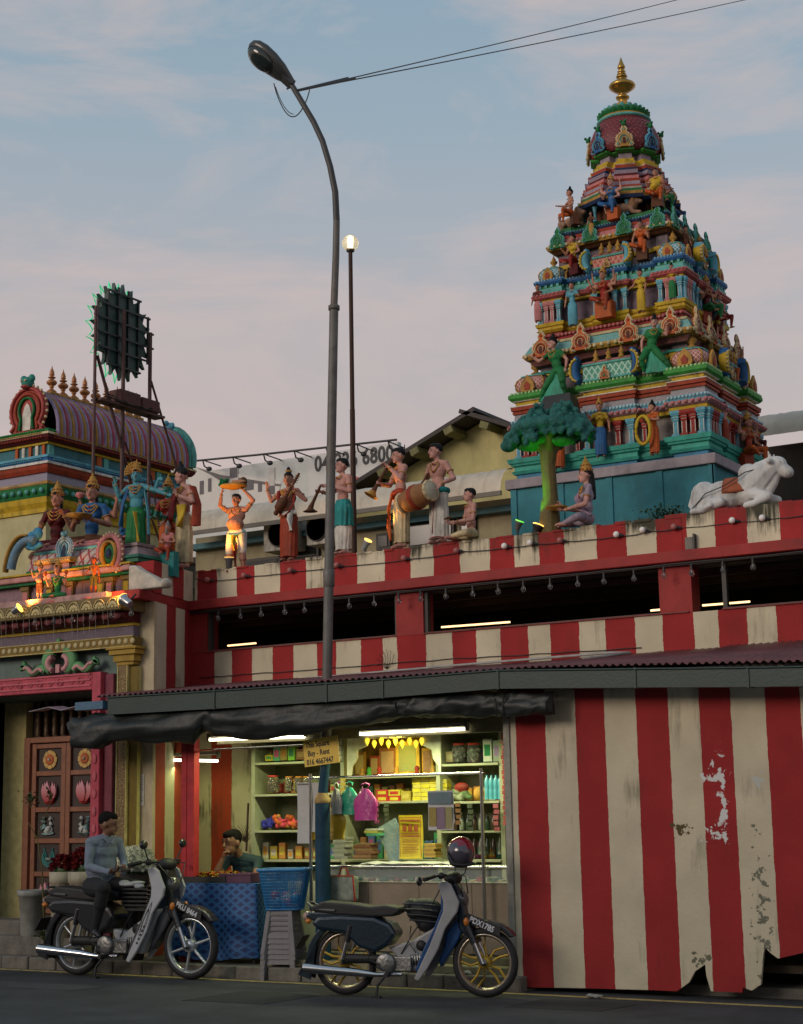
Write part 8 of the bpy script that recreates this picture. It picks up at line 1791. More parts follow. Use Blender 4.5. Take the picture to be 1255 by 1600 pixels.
def bring(t,n,e=0):
 hx,hy=.185+.07*t+e,.14+.05*t+e;pts=[]
 for k in range(n):
  a=2*pi*k/n;c_,s_=cos(a),sin(a);q=(abs(c_)**5+abs(s_)**5)**(-.2);pts.append(Vector((hx*q*c_,hy*q*s_,.40*t)))
 return pts
m=MB();nn_=80;R0_=[bring(t/13,nn_)for t in range(14)]
for k in range(nn_):m.tube([R0_[0][k],R0_[13][k]],.0042,4)
m.build('rib',bm_,bk_,kind='stuff');m=MB()
for t in range(1,13):m.tube(R0_[t]+[R0_[t][0]],.0040,4,0)
m.build('hoop',bm_,bk_,kind='stuff');m=MB();q=bring(1.0,nn_,.012);m.tube(q+[q[0]],.016,8);q=bring(.0,nn_);m._add(q,[tuple(range(nn_))]);m.tube(q+[q[0]],.010,6);m.build('rim',bm_,bk_)
m=MB();rs=[[Vector((p.x*.955,p.y*.955,p.z))for p in bring(t,40)]for t in(.03,.95)];m.rings(rs,caps=False)
for q in rs:pass
m=MB();g_=random.Random(8)
for k in range(14):m.sph((g_.uniform(-.12,.12),g_.uniform(-.08,.08),.04+g_.random()*.10),.05,8,6,k%3)
m.build('contents',[mat('cont_w',(.4,.4,.38),.6),bmr,bm_],bk_)
# ------ gate pots and flowers
def pot(x,yb,v,r,h_,lab,col=(.36,.32,.24),flower=None,fcol=None,zb_=None,cat='flower pot'):
 p=PV(x,yb,v);z=.125 if zb_ is None else zb_;p.z=z;t=thing('flower_pot',lab,cat,p);MB().lathe(p,[(r*.72,0),(r*.78,.02),(r*.95,h_*.86),(r*1.08,h_*.87),(r*1.1,h_),(r*.98,h_),(r*.9,h_*.9),(.001,h_*.88)],20).build('pot',paint('pot%s'%(col,),col,dirt=.4),t)
 if flower:
  m=MB();g_=random.Random(x);q=Vector((p.x,v,z+h_+flower[1]*.4))
  for k in range(flower[2]):
   a,b=g_.uniform(0,6.28),g_.uniform(-.3,1.5);e=Vector((cos(a)*cos(b)*flower[0],sin(a)*cos(b)*flower[0]*.7,sin(b)*flower[1]));blossom(m,q+e*g_.uniform(.75,1.05),flower[3],g_,k%len(fcol))
  m.build('blossoms',[paint('bf%s'%(c_,),c_,dirt=0,var=.35)for c_ in fcol],t,kind='stuff');MB().sph(q-Vector((0,0,.03)),(flower[0]*.68,flower[0]*.45,flower[1]*.6),14,8).build('greens',leafg,t)
 return t
MB().box(-15.2,-13.0,14.15,14.35,.127,.34).build('step',kerbm,gt,bevel=.01);MB().box(-15.2,-12.9,14.36,14.75,.127,.50).build('step',kerbm,gt,bevel=.01)
pot(50,1465,14.3,.17,.52,'tall grey concrete planter at the left edge of the gate step',col=(.30,.30,.27),zb_=.34)
pot(95,1440,14.2,.13,.95,'tall cream pot with dark red flowers left of the motorcyclist',flower=(.14,.12,60,.05),fcol=[(.13,.008,.012),(.2,.012,.015)],col=(.42,.38,.28));pot(128,1440,14.3,.16,.95,'wide cream pot with dark red flowers behind the motorcycle seat',flower=(.17,.17,90,.05),fcol=[(.13,.008,.012),(.2,.015,.015)],col=(.42,.38,.28))
pot(209,1440,14.2,.15,.93,'pot heaped with white jasmine beside the motorcyclist',flower=(.26,.19,520,.055),fcol=[(.85,.86,.72),(.75,.78,.62)],col=(.05,.04,.04))
sp2=PV(72,1480,14.05);t=thing('potted_sapling','thin bare-stemmed sapling with a few leaves in front of the temple door','plant',(sp2.x,14.05,.13));pts=[PV(x,y,14.05)for x,y in((70,1495),(68,1420),(66,1360),(58,1310),(44,1285))];m=MB();m.tube(pts,.012,6,0,.006);m.tube([pts[3],PV(76,1262,14.05),PV(82,1240,14.05)],.006,5);m.build('stem',paint('sapling',(.12,.10,.03)),t);leafy(t,PV(48,1262,14.05),60,.12,.08,.18,leafg,12,.06,4);leafy(t,PV(78,1250,14.05),22,.06,.05,.12,leafg,13,.06,2);leafy(t,PV(68,1470,14.02),150,.12,.06,.12,leafg,14,.035,4)
t=thing('dry_plant','dry spiky plant against the wall behind the vendor','plant',PV(385,1340,15.3));m=MB();c=PV(385,1330,15.3)
m.tube([c,PV(388,1255,15.35)],.014,6)
for k in range(11):a=radians(25+130*k/10);m.tube([c+Vector((0,0,.1)),c+Vector((.12*cos(a),-.05,.1+.14*sin(a))),c+Vector((.26*cos(a),-.1,.1+.20*sin(a)-(.06 if k in(0,1,9,10)else 0)))],.006,4,0,.002)
m.build('twigs',paint('twig',(.05,.035,.025)),t)
for(y0,y1,z1)in((14.12,14.3,.20),(14.32,14.49,.27)):MB().box(PV(442,1480,14.4).x,-7.45,y0,y1,.127,z1).build('step',paint('tile_step',(.24,.22,.13),dirt=.6),sb,bevel=.008)
# ------ motorcycles (x forward, z up, modelled round the point below the rear axle)
tyre=mat('tyre_black',(.012,.012,.013),.7,bump=.2);bblack=mat('bike_black',(.018,.019,.022),.28,var=.2,coat=.5);bmatte=mat('bike_matte',(.014,.014,.015),.6);steel=mat('engine_alloy',(.28,.28,.27),.4,metal=.8,var=.3,bump=.3)
WB,WR=1.24,.285
def ext2(par,name,poly,y0,y1,mt,bev=.008):
 return MB().prism(poly,(0,y0,0),(1,0,0),(0,0,1),(0,y1-y0,0)).build(name,mt,par,bevel=bev)
def wheel(par,x,rimc,spokec,kind,steer=0.0,sw=.042):
 w=MB();c=Vector((x,0,WR));n=40;rs=[]
 for k in range(13):a=2*pi*k/12;rs.append([(x+(WR-.036+.036*cos(a))*cos(2*pi*j/n),.034*sin(a),WR+(WR-.036+.036*cos(a))*sin(2*pi*j/n))for j in range(n)])
 w.rings(rs,caps=False);wo=w.build('wheel',tyre,par)
 m=MB();rs=[]
 for rr,y in((.222,-.028),(.232,-.030),(.236,-.022),(.224,0),(.236,.022),(.232,.030),(.222,.028),(.208,.01),(.208,-.01),(.222,-.028)):rs.append([(x+rr*cos(2*pi*j/n),y,WR+rr*sin(2*pi*j/n))for j in range(n)])
 m.rings(rs,caps=False);m.build('rim',rimc,wo)
 m=MB();R=Matrix.Rotation(pi/2,3,'X');m.lathe(c,[(.001,-.05),(.03,-.05),(.05,-.035),(.055,.035),(.03,.05),(.001,.05)],16,R=R)
 for k in range(6 if kind==0 else 5):
  a=2*pi*k/(6 if kind==0 else 5)+.3
  if kind==0:m.tube([c+Vector((cos(a)*.04,0,sin(a)*.04)),c+Vector((cos(a)*.215,0,sin(a)*.215))],.014,6,0,.010)
  else:
   for off in(-.16,.16):m.tube([c+Vector((cos(a+off*2)*.045,0,sin(a+off*2)*.045)),c+Vector((cos(a+off*1.6+.30)*.13,0,sin(a+off*1.6+.30)*.13)),c+Vector((cos(a+off+.15)*.213,0,sin(a+off+.15)*.213))],.011,6)
 m.build('spokes',spokec,wo)
 m=MB();m.lathe(c+Vector((0,-.055,0)),[(.001,0),(.02,0),(.03,.01),(.001,.01)],12,R=R);m.build('axle_cap',steel,wo)
 return wo
def bike(label,loc,rot,fair,side,shield_in,rim,spoke,kind,plate,extra):
 t=thing('motorcycle',label,'motorcycle',loc,'motorcycles parked at the kerb',rot);LOCALS.add(t.name)
 wheel(t,0,rim,spoke,kind);wheel(t,WB,rim,spoke,kind)
 arc=lambda cx,r,a0,a1,n=12:[(cx+r*cos(radians(a0+(a1-a0)*i/n)),WR+r*sin(radians(a0+(a1-a0)*i/n)))for i in range(n+1)]
 ext2(t,'rear_fender',arc(0,.345,205,60)+[(.28,.52)]+arc(.02,.305,60,190)+[(-.40,.17)],-.055,.055,side)
 ext2(t,'side_panel',[(-.20,.66),(-.28,.61),(-.22,.55),(.02,.52),(.16,.40),(.30,.36),(.42,.42),(.50,.52),(.44,.60),(.30,.655),(0,.67)],-.125,.125,side,.03)
 ext2(t,'tail_box',[(-.30,.70),(-.34,.66),(-.26,.62),(.28,.60),(.30,.655),(-.10,.70)],-.105,.105,bmatte if kind==0 else side,.02)
 ext2(t,'seat',[(-.27,.745),(-.26,.70),(-.05,.67),(.30,.655),(.46,.66),(.535,.70),(.52,.735),(.40,.755),(.26,.742),(.10,.765),(-.16,.785)],-.115,.115,bmatte,.035)
 m=MB();m.tube([(-.05,-.12,.71),(-.24,-.10,.72),(-.33,-.05,.77),(-.33,.05,.77),(-.24,.10,.72),(-.05,.12,.71)],.012,8);m.build('grab_rail',mat('grab_grey',(.08,.08,.085),.35),t)
 m=MB();m.sph((-.335,0,.655),(.05,.08,.045),12,8);m.build('tail_light',mat('tail_red',(.35,.02,.02)if kind==0 else(.40,.26,.22),.2,bump=0),t)
 for sy in(-1,1):m=MB();m.sph((-.30,sy*.11,.62),(.03,.022,.022),8,6);m.build('indicator',mat('amber',(.5,.16,.02),.25,bump=0),t)
 ext2(t,'rear_plate',[(-.37,.50),(-.44,.39),(-.43,.385),(-.36,.495)],-.09,.09,bmatte,0)
 m=MB();
 for sy in(-1,1):m.tube([(0,sy*.075,WR),(.40,sy*.07,.29)],.018,8)
 m.tube([(.0,-.088,WR+.03),(.36,-.085,.31)],.028,8,0,flat=1.3);m.build('swing_arm',bmatte,t)
 for sy in(-1,1):
  m=MB();m.tube([(.01,sy*.11,WR+.02),(.06,sy*.11,.47)],.018,10);m.tube([(.055,sy*.11,.45),(.09,sy*.11,.585)],.026,10,1);m.build('shock_absorber',[chrome,bblack],t)
 m=MB();pts_=[(.55,-.13,.19),(.32,-.13,.185),(.16,-.135,.20),(-.33,-.145,.235)];m.tube(pts_,[.016,.020,.034,.043],14);m.sph((-.33,-.145,.235),(.006,.034,.034),12,6);m.build('exhaust',chrome,t)
 m=MB();m.box(.38,.62,-.10,.10,.21,.33);m.lathe((.40,-.10,.28),[(.085,0),(.08,.035),(.04,.045),(.001,.045)],18,R=Matrix.Rotation(pi/2,3,'X'));m.tube([(.56,0,.29),(.72,0,.31)],.065,12)
 for k in range(6):m.tube([(.60+k*.022,0,.294+k*.003),(.608+k*.022,0,.295+k*.003)],.078,12)
 m.build('engine',steel,t,bevel=.008)
 m=MB();m.tube([(.44,-.24,.19),(.44,.24,.19)],.012,8);m.tube([(.44,-.16,.19),(.44,-.25,.19)],.02,8);m.tube([(.32,-.14,.25),(.40,-.14,.22),(.46,-.15,.21),(.50,-.2,.22)],.010,6);m.tube([(.42,-.13,.20),(.34,-.16,.10),(.33,-.17,.008)],.012,6);m.box(.29,.37,-.2,-.15,.0,.014);m.tube([(.30,-.16,.38),(.26,-.17,.32),(.36,-.15,.26)],.008,6);m.build('pegs_and_stand',bmatte,t)
 ext2(t,'frame_cover',[(.42,.42),(.46,.30),(.62,.23),(.74,.20),(.86,.42),(.95,.56),(.90,.60),(.74,.50),(.58,.40)]if kind==0 else[(.40,.40),(.50,.30),(.56,.22),(.70,.20),(.90,.56),(.86,.60),(.62,.46)],-.055,.055,fair,.02)
 for(hx_,hz_,hr)in((.70,.42,.045),(.665,.29,.035)):
  m=MB();m.lathe((hx_,-.0605,hz_),[(hr,0),(hr,.004),(.001,.004)],16,R=Matrix.Rotation(pi/2,3,'X'));m.build('vent',bmatte,t)
 outer=[(.66,.155),(.70,.14),(.78,.24),(.88,.40),(.94,.56),(1.05,.70),(1.07,.78),(1.0,.93),(.955,.955),(.90,.95),(.89,.92),(.93,.78),(.925,.70),(.87,.58),(.80,.42),(.72,.27)]
 for sy in(-1,1):ext2(t,'leg_shield',outer,sy*.165,sy*.135,fair,.010)
 ext2(t,'shield_inner',[(.70,.20),(.80,.40),(.90,.58),(.95,.70),(.93,.90),(.90,.90),(.90,.72),(.84,.58),(.74,.40),(.66,.22)],-.134,.134,shield_in,.01)
 if kind==0:
  m=MB()
  for sc_ in(1.0,.62):m.strip([(.86+a_*sc_,.50+b_*sc_)for a_,b_ in((-.06,-.17),(-.015,-.11),(.035,.0),(.075,.12),(.085,.16),(.03,.08),(-.02,-.02),(-.055,-.11))],.007,.001,(0,-.1655,0),(1,0,0),(0,0,1),(0,-1,0),0,closed=True)
  for k in range(5):m.box(.775+.018*k,.785+.018*k+.012,-.1665,-.1655,.30+.035*k,.318+.035*k)
  m.build('decal',blk,t)
 st_=(.985,.60)
 ext2(t,'steering_cover',[(.90,.90),(.96,.97),(1.03,.93),(1.08,.74),(1.10,.60),(1.13,.52),(1.10,.50),(1.03,.55),(1.02,.72),(.95,.84)],-.07,.07,side,.02)
 for sy in(-1,1):
  m=MB();m.tube([(1.235,sy*.075,WR-.01),(1.16,sy*.075,.46)],.021,10);m.tube([(1.17,sy*.075,.44),(1.09,sy*.07,.62)],.030,10,1);m.build('fork',[chrome,bblack],t)
 ext2(t,'front_fender',arc(WB,.345,38,150)+[(WB-.36,.42),(WB-.33,.40)]+arc(WB,.30,145,42),-.055,.055,side if kind==0 else bblack,.012)
 ext2(t,'fender_side',[(.92,.52),(1.0,.62),(1.09,.60),(1.02,.46),(.93,.33),(.86,.24),(.85,.30),(.90,.42)],-.06,.06,shield_in,.015)
 m=MB();m.sph((1.05,0,.80),(.055,.085,.07),14,8);m.build('headlight',mat('headlamp',(.10,.10,.10),.08,bump=0,spec=.9),t)
 for sy in(-1,1):m=MB();m.sph((1.11,sy*.10,.62),(.025,.02,.035),8,6);m.build('indicator',mat('amber',(.5,.16,.02),.25,bump=0),t)
 ext2(t,'number_board',[(1.085,.665),(1.12,.685),(1.40,.58),(1.385,.50),(1.12,.61)],-.068,-.058,bmatte,0)
 text_mesh(plate,.066,mat('plate_white',(.55,.57,.6),.5,bump=0),'number',t,(1.125,-.070,.622),Matrix.Rotation(radians(24),3,'Y')@RFRONT,xs=.86,bold=.002)
 hb=MB();hb.tube([(.96,0,.95),(.94,-.10,1.0),(.90,-.30,1.0),(.86,-.34,.985)],.011,8);hb.tube([(.96,0,.95),(.94,.10,1.0),(.90,.30,1.0),(.86,.34,.985)],.011,8);hb.sph((.975,0,.97),(.075,.12,.06),12,8);hb.sph((.93,-.2,1.0),(.03,.03,.03),8,6);hb.build('handlebar',bmatte,t)
 for sy in(-1,1):
  m=MB();m.tube([(.885,sy*.25,1.0),(.83,sy*.36,.975)],.019,10);m.build('grip',bmatte,t)
  m=MB();m.tube([(.93,sy*.2,1.0),(.94,sy*.28,1.12)]if not(kind and sy<0)else[(.93,sy*.2,1.0),(.82,sy*.28,.98)],.006,6);c_=Vector((.94,sy*.29,1.15))if not(kind and sy<0)else Vector((.77,sy*.30,.96));m.sph(c_,(.022,.055,.04),12,8);m.build('mirror',bblack,t)
 m=MB()
 for sy in(-1,1):m.tube([(.92,sy*.18,.99),(1.03,sy*.2,.98),(1.08,sy*.08,.85),(1.06,0,.7)],.006,5)
 m.tube([(.90,-.05,.93),(.80,-.07,.75),(.62,-.08,.5),(.52,-.06,.35)],.006,5);m.build('cables',wire,t)
 return t
def frame_for(xr,yr,xf,yf):
 a,b=PZ(xr,yr,0),PZ(xf,yf,0);d=b-a;return a,atan2(d.y,d.x),d.length
silv=mat('shield_silver',(.30,.30,.31),.35,var=.1,coat=.4);wht=mat('shield_white',(.44,.46,.48),.3,var=.06,coat=.5)
dbl=mat('bike_darkblue',(.008,.022,.035),.3,coat=.5);blu=mat('bike_blue',(.012,.06,.18),.3,coat=.4);gry=mat('bike_grey',(.05,.055,.065),.3,coat=.5)
a,rt,ln=frame_for(541,1555,760,1559);S_=ln/WB
b2=bike('dark blue motorcycle with silver leg shield, gold wheels and a helmet on its handlebar',(a.x,a.y,.001),rt,silv,dbl,blu,mat('rim_alloy',(.42,.36,.30),.3,metal=.8),mat('gold_spoke',(.42,.27,.03),.4,metal=.3),1,'PDX1785',None);b2.scale=(S_,)*3
a,rt,ln=frame_for(121,1524,298,1531);S1_=ln/WB
b1=bike('black motorcycle with white leg shield and silver wheels that the man sits on',(a.x,a.y,.001),rt,wht,bblack,gry,mat('rim_silver',(.5,.54,.56),.25,metal=.7),mat('silver_spoke',(.46,.5,.52),.3,metal=.5),0,'PKU 8464',None);b1.scale=(S1_,)*3
def bl2w(b,p):return Matrix.Translation(b.location)@Matrix.Rotation(b.rotation_euler.z,4,'Z')@Matrix.Scale(b.scale[0],4)@Vector(p)
t=thing('black_bag','black ribbed bag wedged behind the leg shield of the dark blue motorcycle','bag',b2.location,None,b2.rotation_euler.z);LOCALS.add(t.name);t.scale=b2.scale
f=Fig();f.ell((.72,0,.70),(.17,.11,.11));f.ell((.60,0,.74),(.06,.10,.07));f.ell((.74,0,.60),(.10,.09,.08));f.build('bag',[bmatte],t,voxel=.012)
m=MB()
for k in range(4):m.tube([(.56+.02*k,-.125,.77-.045*k),(.72,-.135+.003*k,.765-.045*k),(.86,-.115,.75-.045*k)],.007,5)
m.tube([(.62,-.08,.58),(.60,-.09,.45),(.66,-.08,.36)],.006,5);m.build('strap',bblack,t)
t=thing('front_basket','small black basket with papers behind the white leg shield','basket',b1.location,None,b1.rotation_euler.z);LOCALS.add(t.name);t.scale=b1.scale
m=MB();m.box(.62,.86,-.13,.13,.58,.60)
for k in range(5):z=.62+.035*k;m.box(.60,.88,-.145,-.137,z,z+.015);m.box(.60,.88,.137,.145,z,z+.015);m.box(.60,.608,-.14,.14,z,z+.015);m.box(.872,.88,-.14,.14,z,z+.015)
m.build('basket',bmatte,t,kind='stuff')
hp_=bl2w(b2,(.93,-.02,1.10));q=PV(720,1332,hp_.y);t=thing('helmet','grey and red open-face helmet hanging on the handlebar of the dark blue motorcycle','helmet',q,None,radians(40));LOCALS.add(t.name)
hm=MB();r0=.145;rs=[]
for i in range(13):
 a_=radians(-90+(90+32)*0+180*i/12);
n=28
for i in range(1,12):
 th=pi*i/14;rs.append([Vector((r0*sin(th)*cos(2*pi*k/n)*(.92),r0*1.1*sin(th)*sin(2*pi*k/n),r0*cos(th)*1.02))for k in range(n)])
hm.rings(rs);o=hm.build('shell',[mat('helmet_grey',(.06,.055,.075),.18,coat=.8,bump=0),mat('helmet_red',(.22,.008,.02),.15,coat=.8,bump=0)],t)
mi=[1 if(p.center.z+p.center.x*.45>.055)else 0 for p in o.data.polygons];o.data.polygons.foreach_set('material_index',mi)
m=MB();m.tube([(-.128,-.08,-.02),(-.10,-.13,-.10),(0,-.15,-.115),(.10,-.12,-.10)],.014,8);m.sph((-.12,-.06,.0),.018,8,6);m.sph((0,0,-.09),(.11,.13,.05),12,8);m.tube([(.05,-.05,-.1),(.02,-.08,-.19),(-.04,-.03,-.22)],.006,5);m.build('trim',bmatte,t)
# ------ people
skin_m=mat('skin_tan',(.20,.095,.055),.5,var=.08,bump=.1);hairm=mat('hair_black',(.006,.005,.005),.8,spec=.15,var=.3,bump=.5)
shirt=mat('shirt_greyblue',(.17,.21,.27),.85,var=.15,scale=10,bump=1.0,bscale=13);trous=mat('trousers_black',(.010,.011,.013),.85,bump=.5,bscale=14);shoe=mat('shoe_black',(.012,.012,.012),.4)
seat_w=bl2w(b1,(.26,-.03,.76));HB=1.72;rz_=radians(74)
sp_=Matrix.Rotation(-rz_,3,'Z')
t=thing('person','man in grey-blue shirt and black trousers sitting on the black motorcycle holding a phone','person',(seat_w.x,seat_w.y,0),None,rz_);LOCALS.add(t.name)
z0=seat_w.z/HB+.022
J=dict(pel=(0,.0,z0),chest=(.0,-.035,z0+.205),neck=(.0,-.065,z0+.30),head=(.005,-.085,z0+.378),sL=(-.10,-.045,z0+.265),sR=(.10,-.05,z0+.265),eL=(-.125,-.06,z0+.12),eR=(.125,-.09,z0+.125),wL=(-.06,-.20,z0+.085),wR=(.04,-.21,z0+.09),hL=(-.055,-.0,z0-.005),hR=(.055,-.0,z0-.005),kL=(-.12,-.235,z0-.01),kR=(.115,-.235,z0-.01),aL=(-.135,-.165,z0-.262),aR=(.125,-.175,z0-.262),fL=(-.15,-.24,z0-.29),fR=(.14,-.25,z0-.285))
f,V,H,hd,kk,fw,sx,RB=human(J,hairstyle='cap',bare=False,sleeve='long',foot_m=4,hy=radians(40),hp=radians(8),curl=(.75,.75),hk=.95,cd={-1:(.55,-.8,.15),1:(-.5,-.85,.1)},palm={-1:(.3,0,1),1:(-.3,0,1)},bulk=1.12,headk=1.0)
f.ell((0,-.012,z0+.13),(.108,.082,.15),2);f.ell((0,-.03,z0+.25),(.105,.06,.05),2)
f.build('body',[skin_m,trous,shirt,hairm,shoe],t,voxel=.008,S=HB,smooth=5);face(t,hd,H,kk,HB,lips=(.15,.06,.045),real=True)
m=MB()
for sg_ in(-1,1):m.tube([(V['neck']+Vector((sg_*.045,.0,-.005)))*HB,(V['neck']+Vector((sg_*.035,-.035,-.012)))*HB,(V['neck']+Vector((sg_*.006,-.05,-.04)))*HB],.012,6,0,flat=.4)
m.tube([(V['neck']+Vector((.045*cos(a_),.01+.035*sin(a_),.0)))*HB for a_ in[radians(180*k/8)for k in range(9)]],.014,6,0);m.build('collar',shirt,t)
m=MB()
for wk,e in(('wL','eL'),('wR','eR')):d=(V[wk]-V[e]).normalized();m.tube([V[wk]*HB-d*.035,V[wk]*HB+d*.012],.036,12)
m.build('cuff',shirt,t)
ph=(V['wL']+V['wR'])/2+Vector((0,-.075,.02));pw=Matrix.Translation(t.location)@Matrix.Rotation(rz_,4,'Z')@(ph*HB)
o=MB().obox(pw,(.065,.12,.010),Matrix.Rotation(rz_,3,'Z')@Matrix.Rotation(.35,3,'X')).build('mobile_phone',bblack,loc=pw,bevel=.003);tag(o,'black mobile phone held in both hands by the man on the motorcycle','phone')
q=bl2w(b1,(.60,-.05,.80));sack('newspaper_bundle','pale grey folded paper and cloth lying on the motorcycle behind the shield','bundle',[(q,(.12,.08,.025),0),(q+Vector((.10,.02,.02)),(.10,.07,.02),0),(q+Vector((-.06,.0,.02)),(.07,.05,.03),0),(q+Vector((.15,0,-.02)),(.06,.05,.03),0)],[mat('cloth_grey',(.34,.36,.38),.7,bump=.4,bscale=14)])
pv=PV(375,1345,15.02);HV=1.70;hz=PV(372,1319,14.92);rz2=radians(22)
t=thing('person','man in a dark teal shirt behind the blue table resting his chin on one hand','person',(pv.x+.02,15.02,0),None,rz2);LOCALS.add(t.name)
hh=hz.z/HV;J=dict(head=(-.035,-.10,hh),neck=(.0,-.04,hh-.075),chest=(.035,.01,hh-.17),pel=(.06,.12,hh-.39),sL=(-.085,-.005,hh-.105),sR=(.125,-.02,hh-.115),eL=(-.14,-.17,hh-.22),wL=(-.085,-.165,hh-.095),eR=(.14,-.17,hh-.225),wR=(.0,-.215,hh-.235),hL=(.01,.12,hh-.40),hR=(.11,.12,hh-.40),kL=(-.02,.04,.27),kR=(.10,.04,.27),aL=(-.02,.1,.13),aR=(.10,.1,.13))
f,V,H,hd,kk,fw,sx,RB=human(J,hairstyle='cap',bare=False,sleeve='short',foot_m=4,hy=radians(-32),hp=radians(6),curl=(.9,.4),hk=.95,cd={-1:(.25,.0,.9),1:(-1,-.2,0)},palm={-1:(.7,.3,0),1:(0,0,-1)},bulk=1.1,headk=1.12)
f.ell(V['pel'].lerp(V['chest'],.7),(.108,.085,.14),2,RB);f.build('body',[skin_m,trous,mat('shirt_teal',(.012,.035,.045),.8,bump=.4,bscale=14),hairm,shoe],t,voxel=.008,S=HV,smooth=4);face(t,hd,H,kk,HV,lips=(.15,.06,.045),real=True)
# ------ more figures on the right face and more goods in the stall
for(z_,u_,dv,hh_,cl,tp_,lb)in((6.80,1.14,.15,.60,'orange','yellow','orange and yellow statue seated between the domes on the right face'),(8.27,.90,.12,.55,'teal','brick','teal-robed statue crouching below the green arches on the right face'),(7.57,1.0,.42,.62,'red','green','red and green statue seated at the rear of the right-hand yellow ledge'),(5.955,1.27,.62,.60,'maroon','brown','maroon statue seated near the rear corner of the right face'),(8.97,.60,.10,.50,'blue','pink','small blue-robed statue beside the neck of the tower at right')):
 t,V,S,*_=rst(lb,z_,u_,dv,hh_,radians(68),dict(LALI),skin='skin',cloth=cl,top=tp_,female=True,bare=False,crown_='gold',low='none',neck=1,hairstyle='bun',faceon=False);seat(t,S,'maroon')
for(px,yb,yt,cl,tp_,lb,v)in((842,505,452,'pink','maroon','pink-robed statue at the left end of the yellow ledge',F2-.02),(1052,470,420,'green','yellow','green-robed statue at the right end of the yellow ledge',F2-.02),(925,372,336,'gold','brown','small gold-robed statue crouching beside the left lion',F4-.04)):
 tst(lb,px,yb,yt,v,.985,radians(5),dict(eR=(.17,-.04,.66),wR=(.12,-.12,.70)),skin='skin',cloth=cl,top=tp_,female=True,bare=False,sleeve='short',neck=1,hairstyle='bun')
rg=random.Random(21);pal=[(.5,.38,.05),(.42,.06,.05),(.06,.26,.12),(.46,.42,.3),(.3,.14,.05),(.08,.14,.3),(.5,.22,.05),(.35,.36,.12),(.38,.1,.22)]
pn=['yellow','red','green','cream','brown','blue','orange','olive','pink']
rows=[('top left shelf, in the back row',404,538,1189,15.38,12,12,26),('second left shelf, in the back row',404,538,1239,15.38,11,12,22),('third left shelf, right end',470,538,1296,15.22,6,11,24),('bottom left shelf',408,538,1342,15.22,10,12,24),('middle shelf, in the back row',548,690,1251,15.4,12,12,26),('counter shelf under the bags',548,690,1342,15.3,11,13,40),('top right shelf, in the back row',694,786,1192,15.4,8,12,30),('right shelf beside the bundles, in the back row',694,786,1251,15.42,8,12,28),('lowest right shelf, in the back row',694,786,1341,15.42,8,12,22)]
for nm,xa_,xb_,y,v,n,w_,hm_ in rows:
 for i in range(n):
  c=rg.randrange(9);x=xa_+(i+.5)*(xb_-xa_)/n;c2=pal[(c+3)%9]
  boxitem(x,y,w_*rg.uniform(.6,.95),hm_*rg.uniform(.55,1),pal[c],'%s packet, %s from the left, %s'%(pn[c],ord_[i],nm),v=v,d=.06,cat='packet',name='packet',grp='packets packed on the stall shelves',print_=c2)
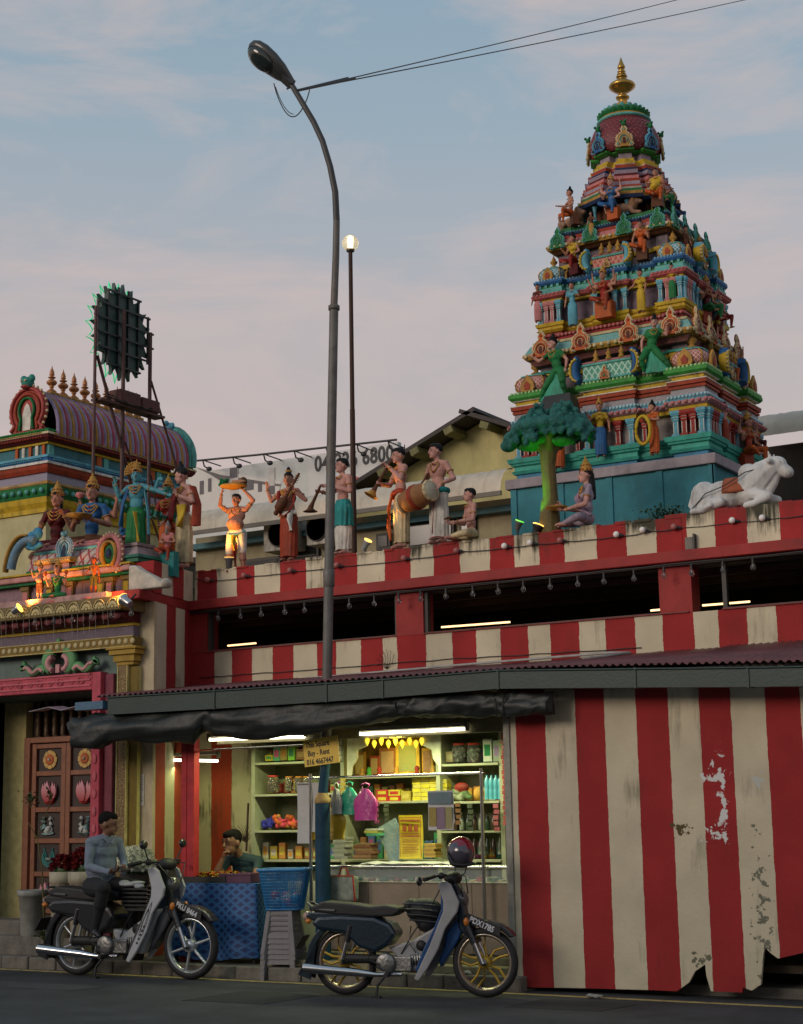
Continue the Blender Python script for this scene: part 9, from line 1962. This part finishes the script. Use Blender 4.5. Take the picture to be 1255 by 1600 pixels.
for i,(x,y0,y1,c,lb)in enumerate(((536,1213,1262,(.4,.3,.05),'thin strip of ochre sachets hanging left of the altar'),(529,1150,1188,(.45,.45,.42),'silver sachet strip hanging at the top beside the yellow cardboard sign'),(588,1252,1288,(.2,.05,.12),'plum sachet strip hanging under the red boxes'),(604,1254,1292,(.07,.08,.05),'dark sachet strip hanging under the middle shelf'),(716,1253,1290,(.12,.06,.03),'brown strip of packets hanging behind the leaflet'),(735,1255,1300,(.05,.06,.04),'dark strip of packets hanging right of the leaflet'),(775,1255,1300,(.35,.1,.12),'pinkish strip hanging at the right end of the shelves'),(787,1140,1290,(.32,.06,.06),'long red and white garland hanging at the right jamb'))):
 a,b=PV(x,y0,15.05),PV(x,y1,15.05);t=thing('sachet_strip',lb,'sachets',a);m=MB();k=max(3,int((a.z-b.z)/.05))
 for j in range(k):z=a.z-(a.z-b.z)*(j+.5)/k;m.obox((a.x+.006*sin(j*2+i),15.05,z),(.06,.012,.043),Matrix.Rotation(.15*sin(j*1.7),3,'Z'))
 m.build('sachet',paint('sac%d'%i,c,dirt=.1,rough=.3),t,kind='stuff')
q=PV(540,1400,14.40);t=thing('woven_bag','faded woven bag with red edges leaning on the counter behind the lamp post','bag',(q.x,14.42,.3));m=MB();p0,p1=PV(520,1368,14.42),PV(562,1408,14.42)
m.box(p0.x,p1.x,14.33,14.43,p1.z,p0.z);m.build('bag_body',mat('woven_bag',(.22,.25,.2),.7,var=.4,scale=14,dirt=.4),t,bevel=.03);m=MB();m.tube([(p0.x,14.33,p1.z),(p0.x+.02,14.33,p0.z),(p1.x-.02,14.33,p0.z),(p1.x,14.33,p1.z)],.010,6);m.tube([(p0.x+.1,14.38,p0.z),(p0.x+.14,14.38,p0.z+.08),(p1.x-.14,14.38,p0.z+.08),(p1.x-.1,14.38,p0.z)],.008,6);m.build('edging',K('red'),t)
for i,(x,y,c,lb)in enumerate(((610,1525,(.5,.05,.05),'crumpled red plastic scrap on the kerb behind the dark blue motorcycle'),(700,1528,(.4,.4,.36),'flattened pale paper scrap by the kerb near the front wheel'),(360,1528,(.25,.2,.1),'small brown leaf litter beside the table'),(930,1560,(.3,.3,.28),'tiny paper scrap on the road by the striped wall'))):
 p=PZ(x,y,.13 if y<1540 else .005);f=Fig();rq=random.Random(i)
 for k in range(7):f.ell((rq.uniform(-.07,.07),rq.uniform(-.03,.03),rq.uniform(.01,.03)),(.035,.02,.012))
 t=thing('litter',lb,'litter',(p.x,min(p.y,14.1)if y>1540 else max(p.y,14.1),p.z));f.build('scrap',[paint('lit%d'%i,c,bump=.6)],t,voxel=.007,smooth=0)
o=MB();
for k in range(7):a_=radians(30+20*k);o.tube([(PV(605,1040,VM).x,VM-.01,3.28),(PV(605,1040,VM).x+.10*cos(a_),VM-.03,3.28+.12*sin(a_)),(PV(605,1040,VM).x+.16*cos(a_+.3),VM-.02,3.28+.22*sin(a_+.3))],.003,4)
o=o.build('dead_weed',paint('twig',(.05,.035,.025)),loc=(PV(605,1040,VM).x,VM,3.28));tag(o,'dry weed sprig growing from the foot of the upper striped wall','weed')
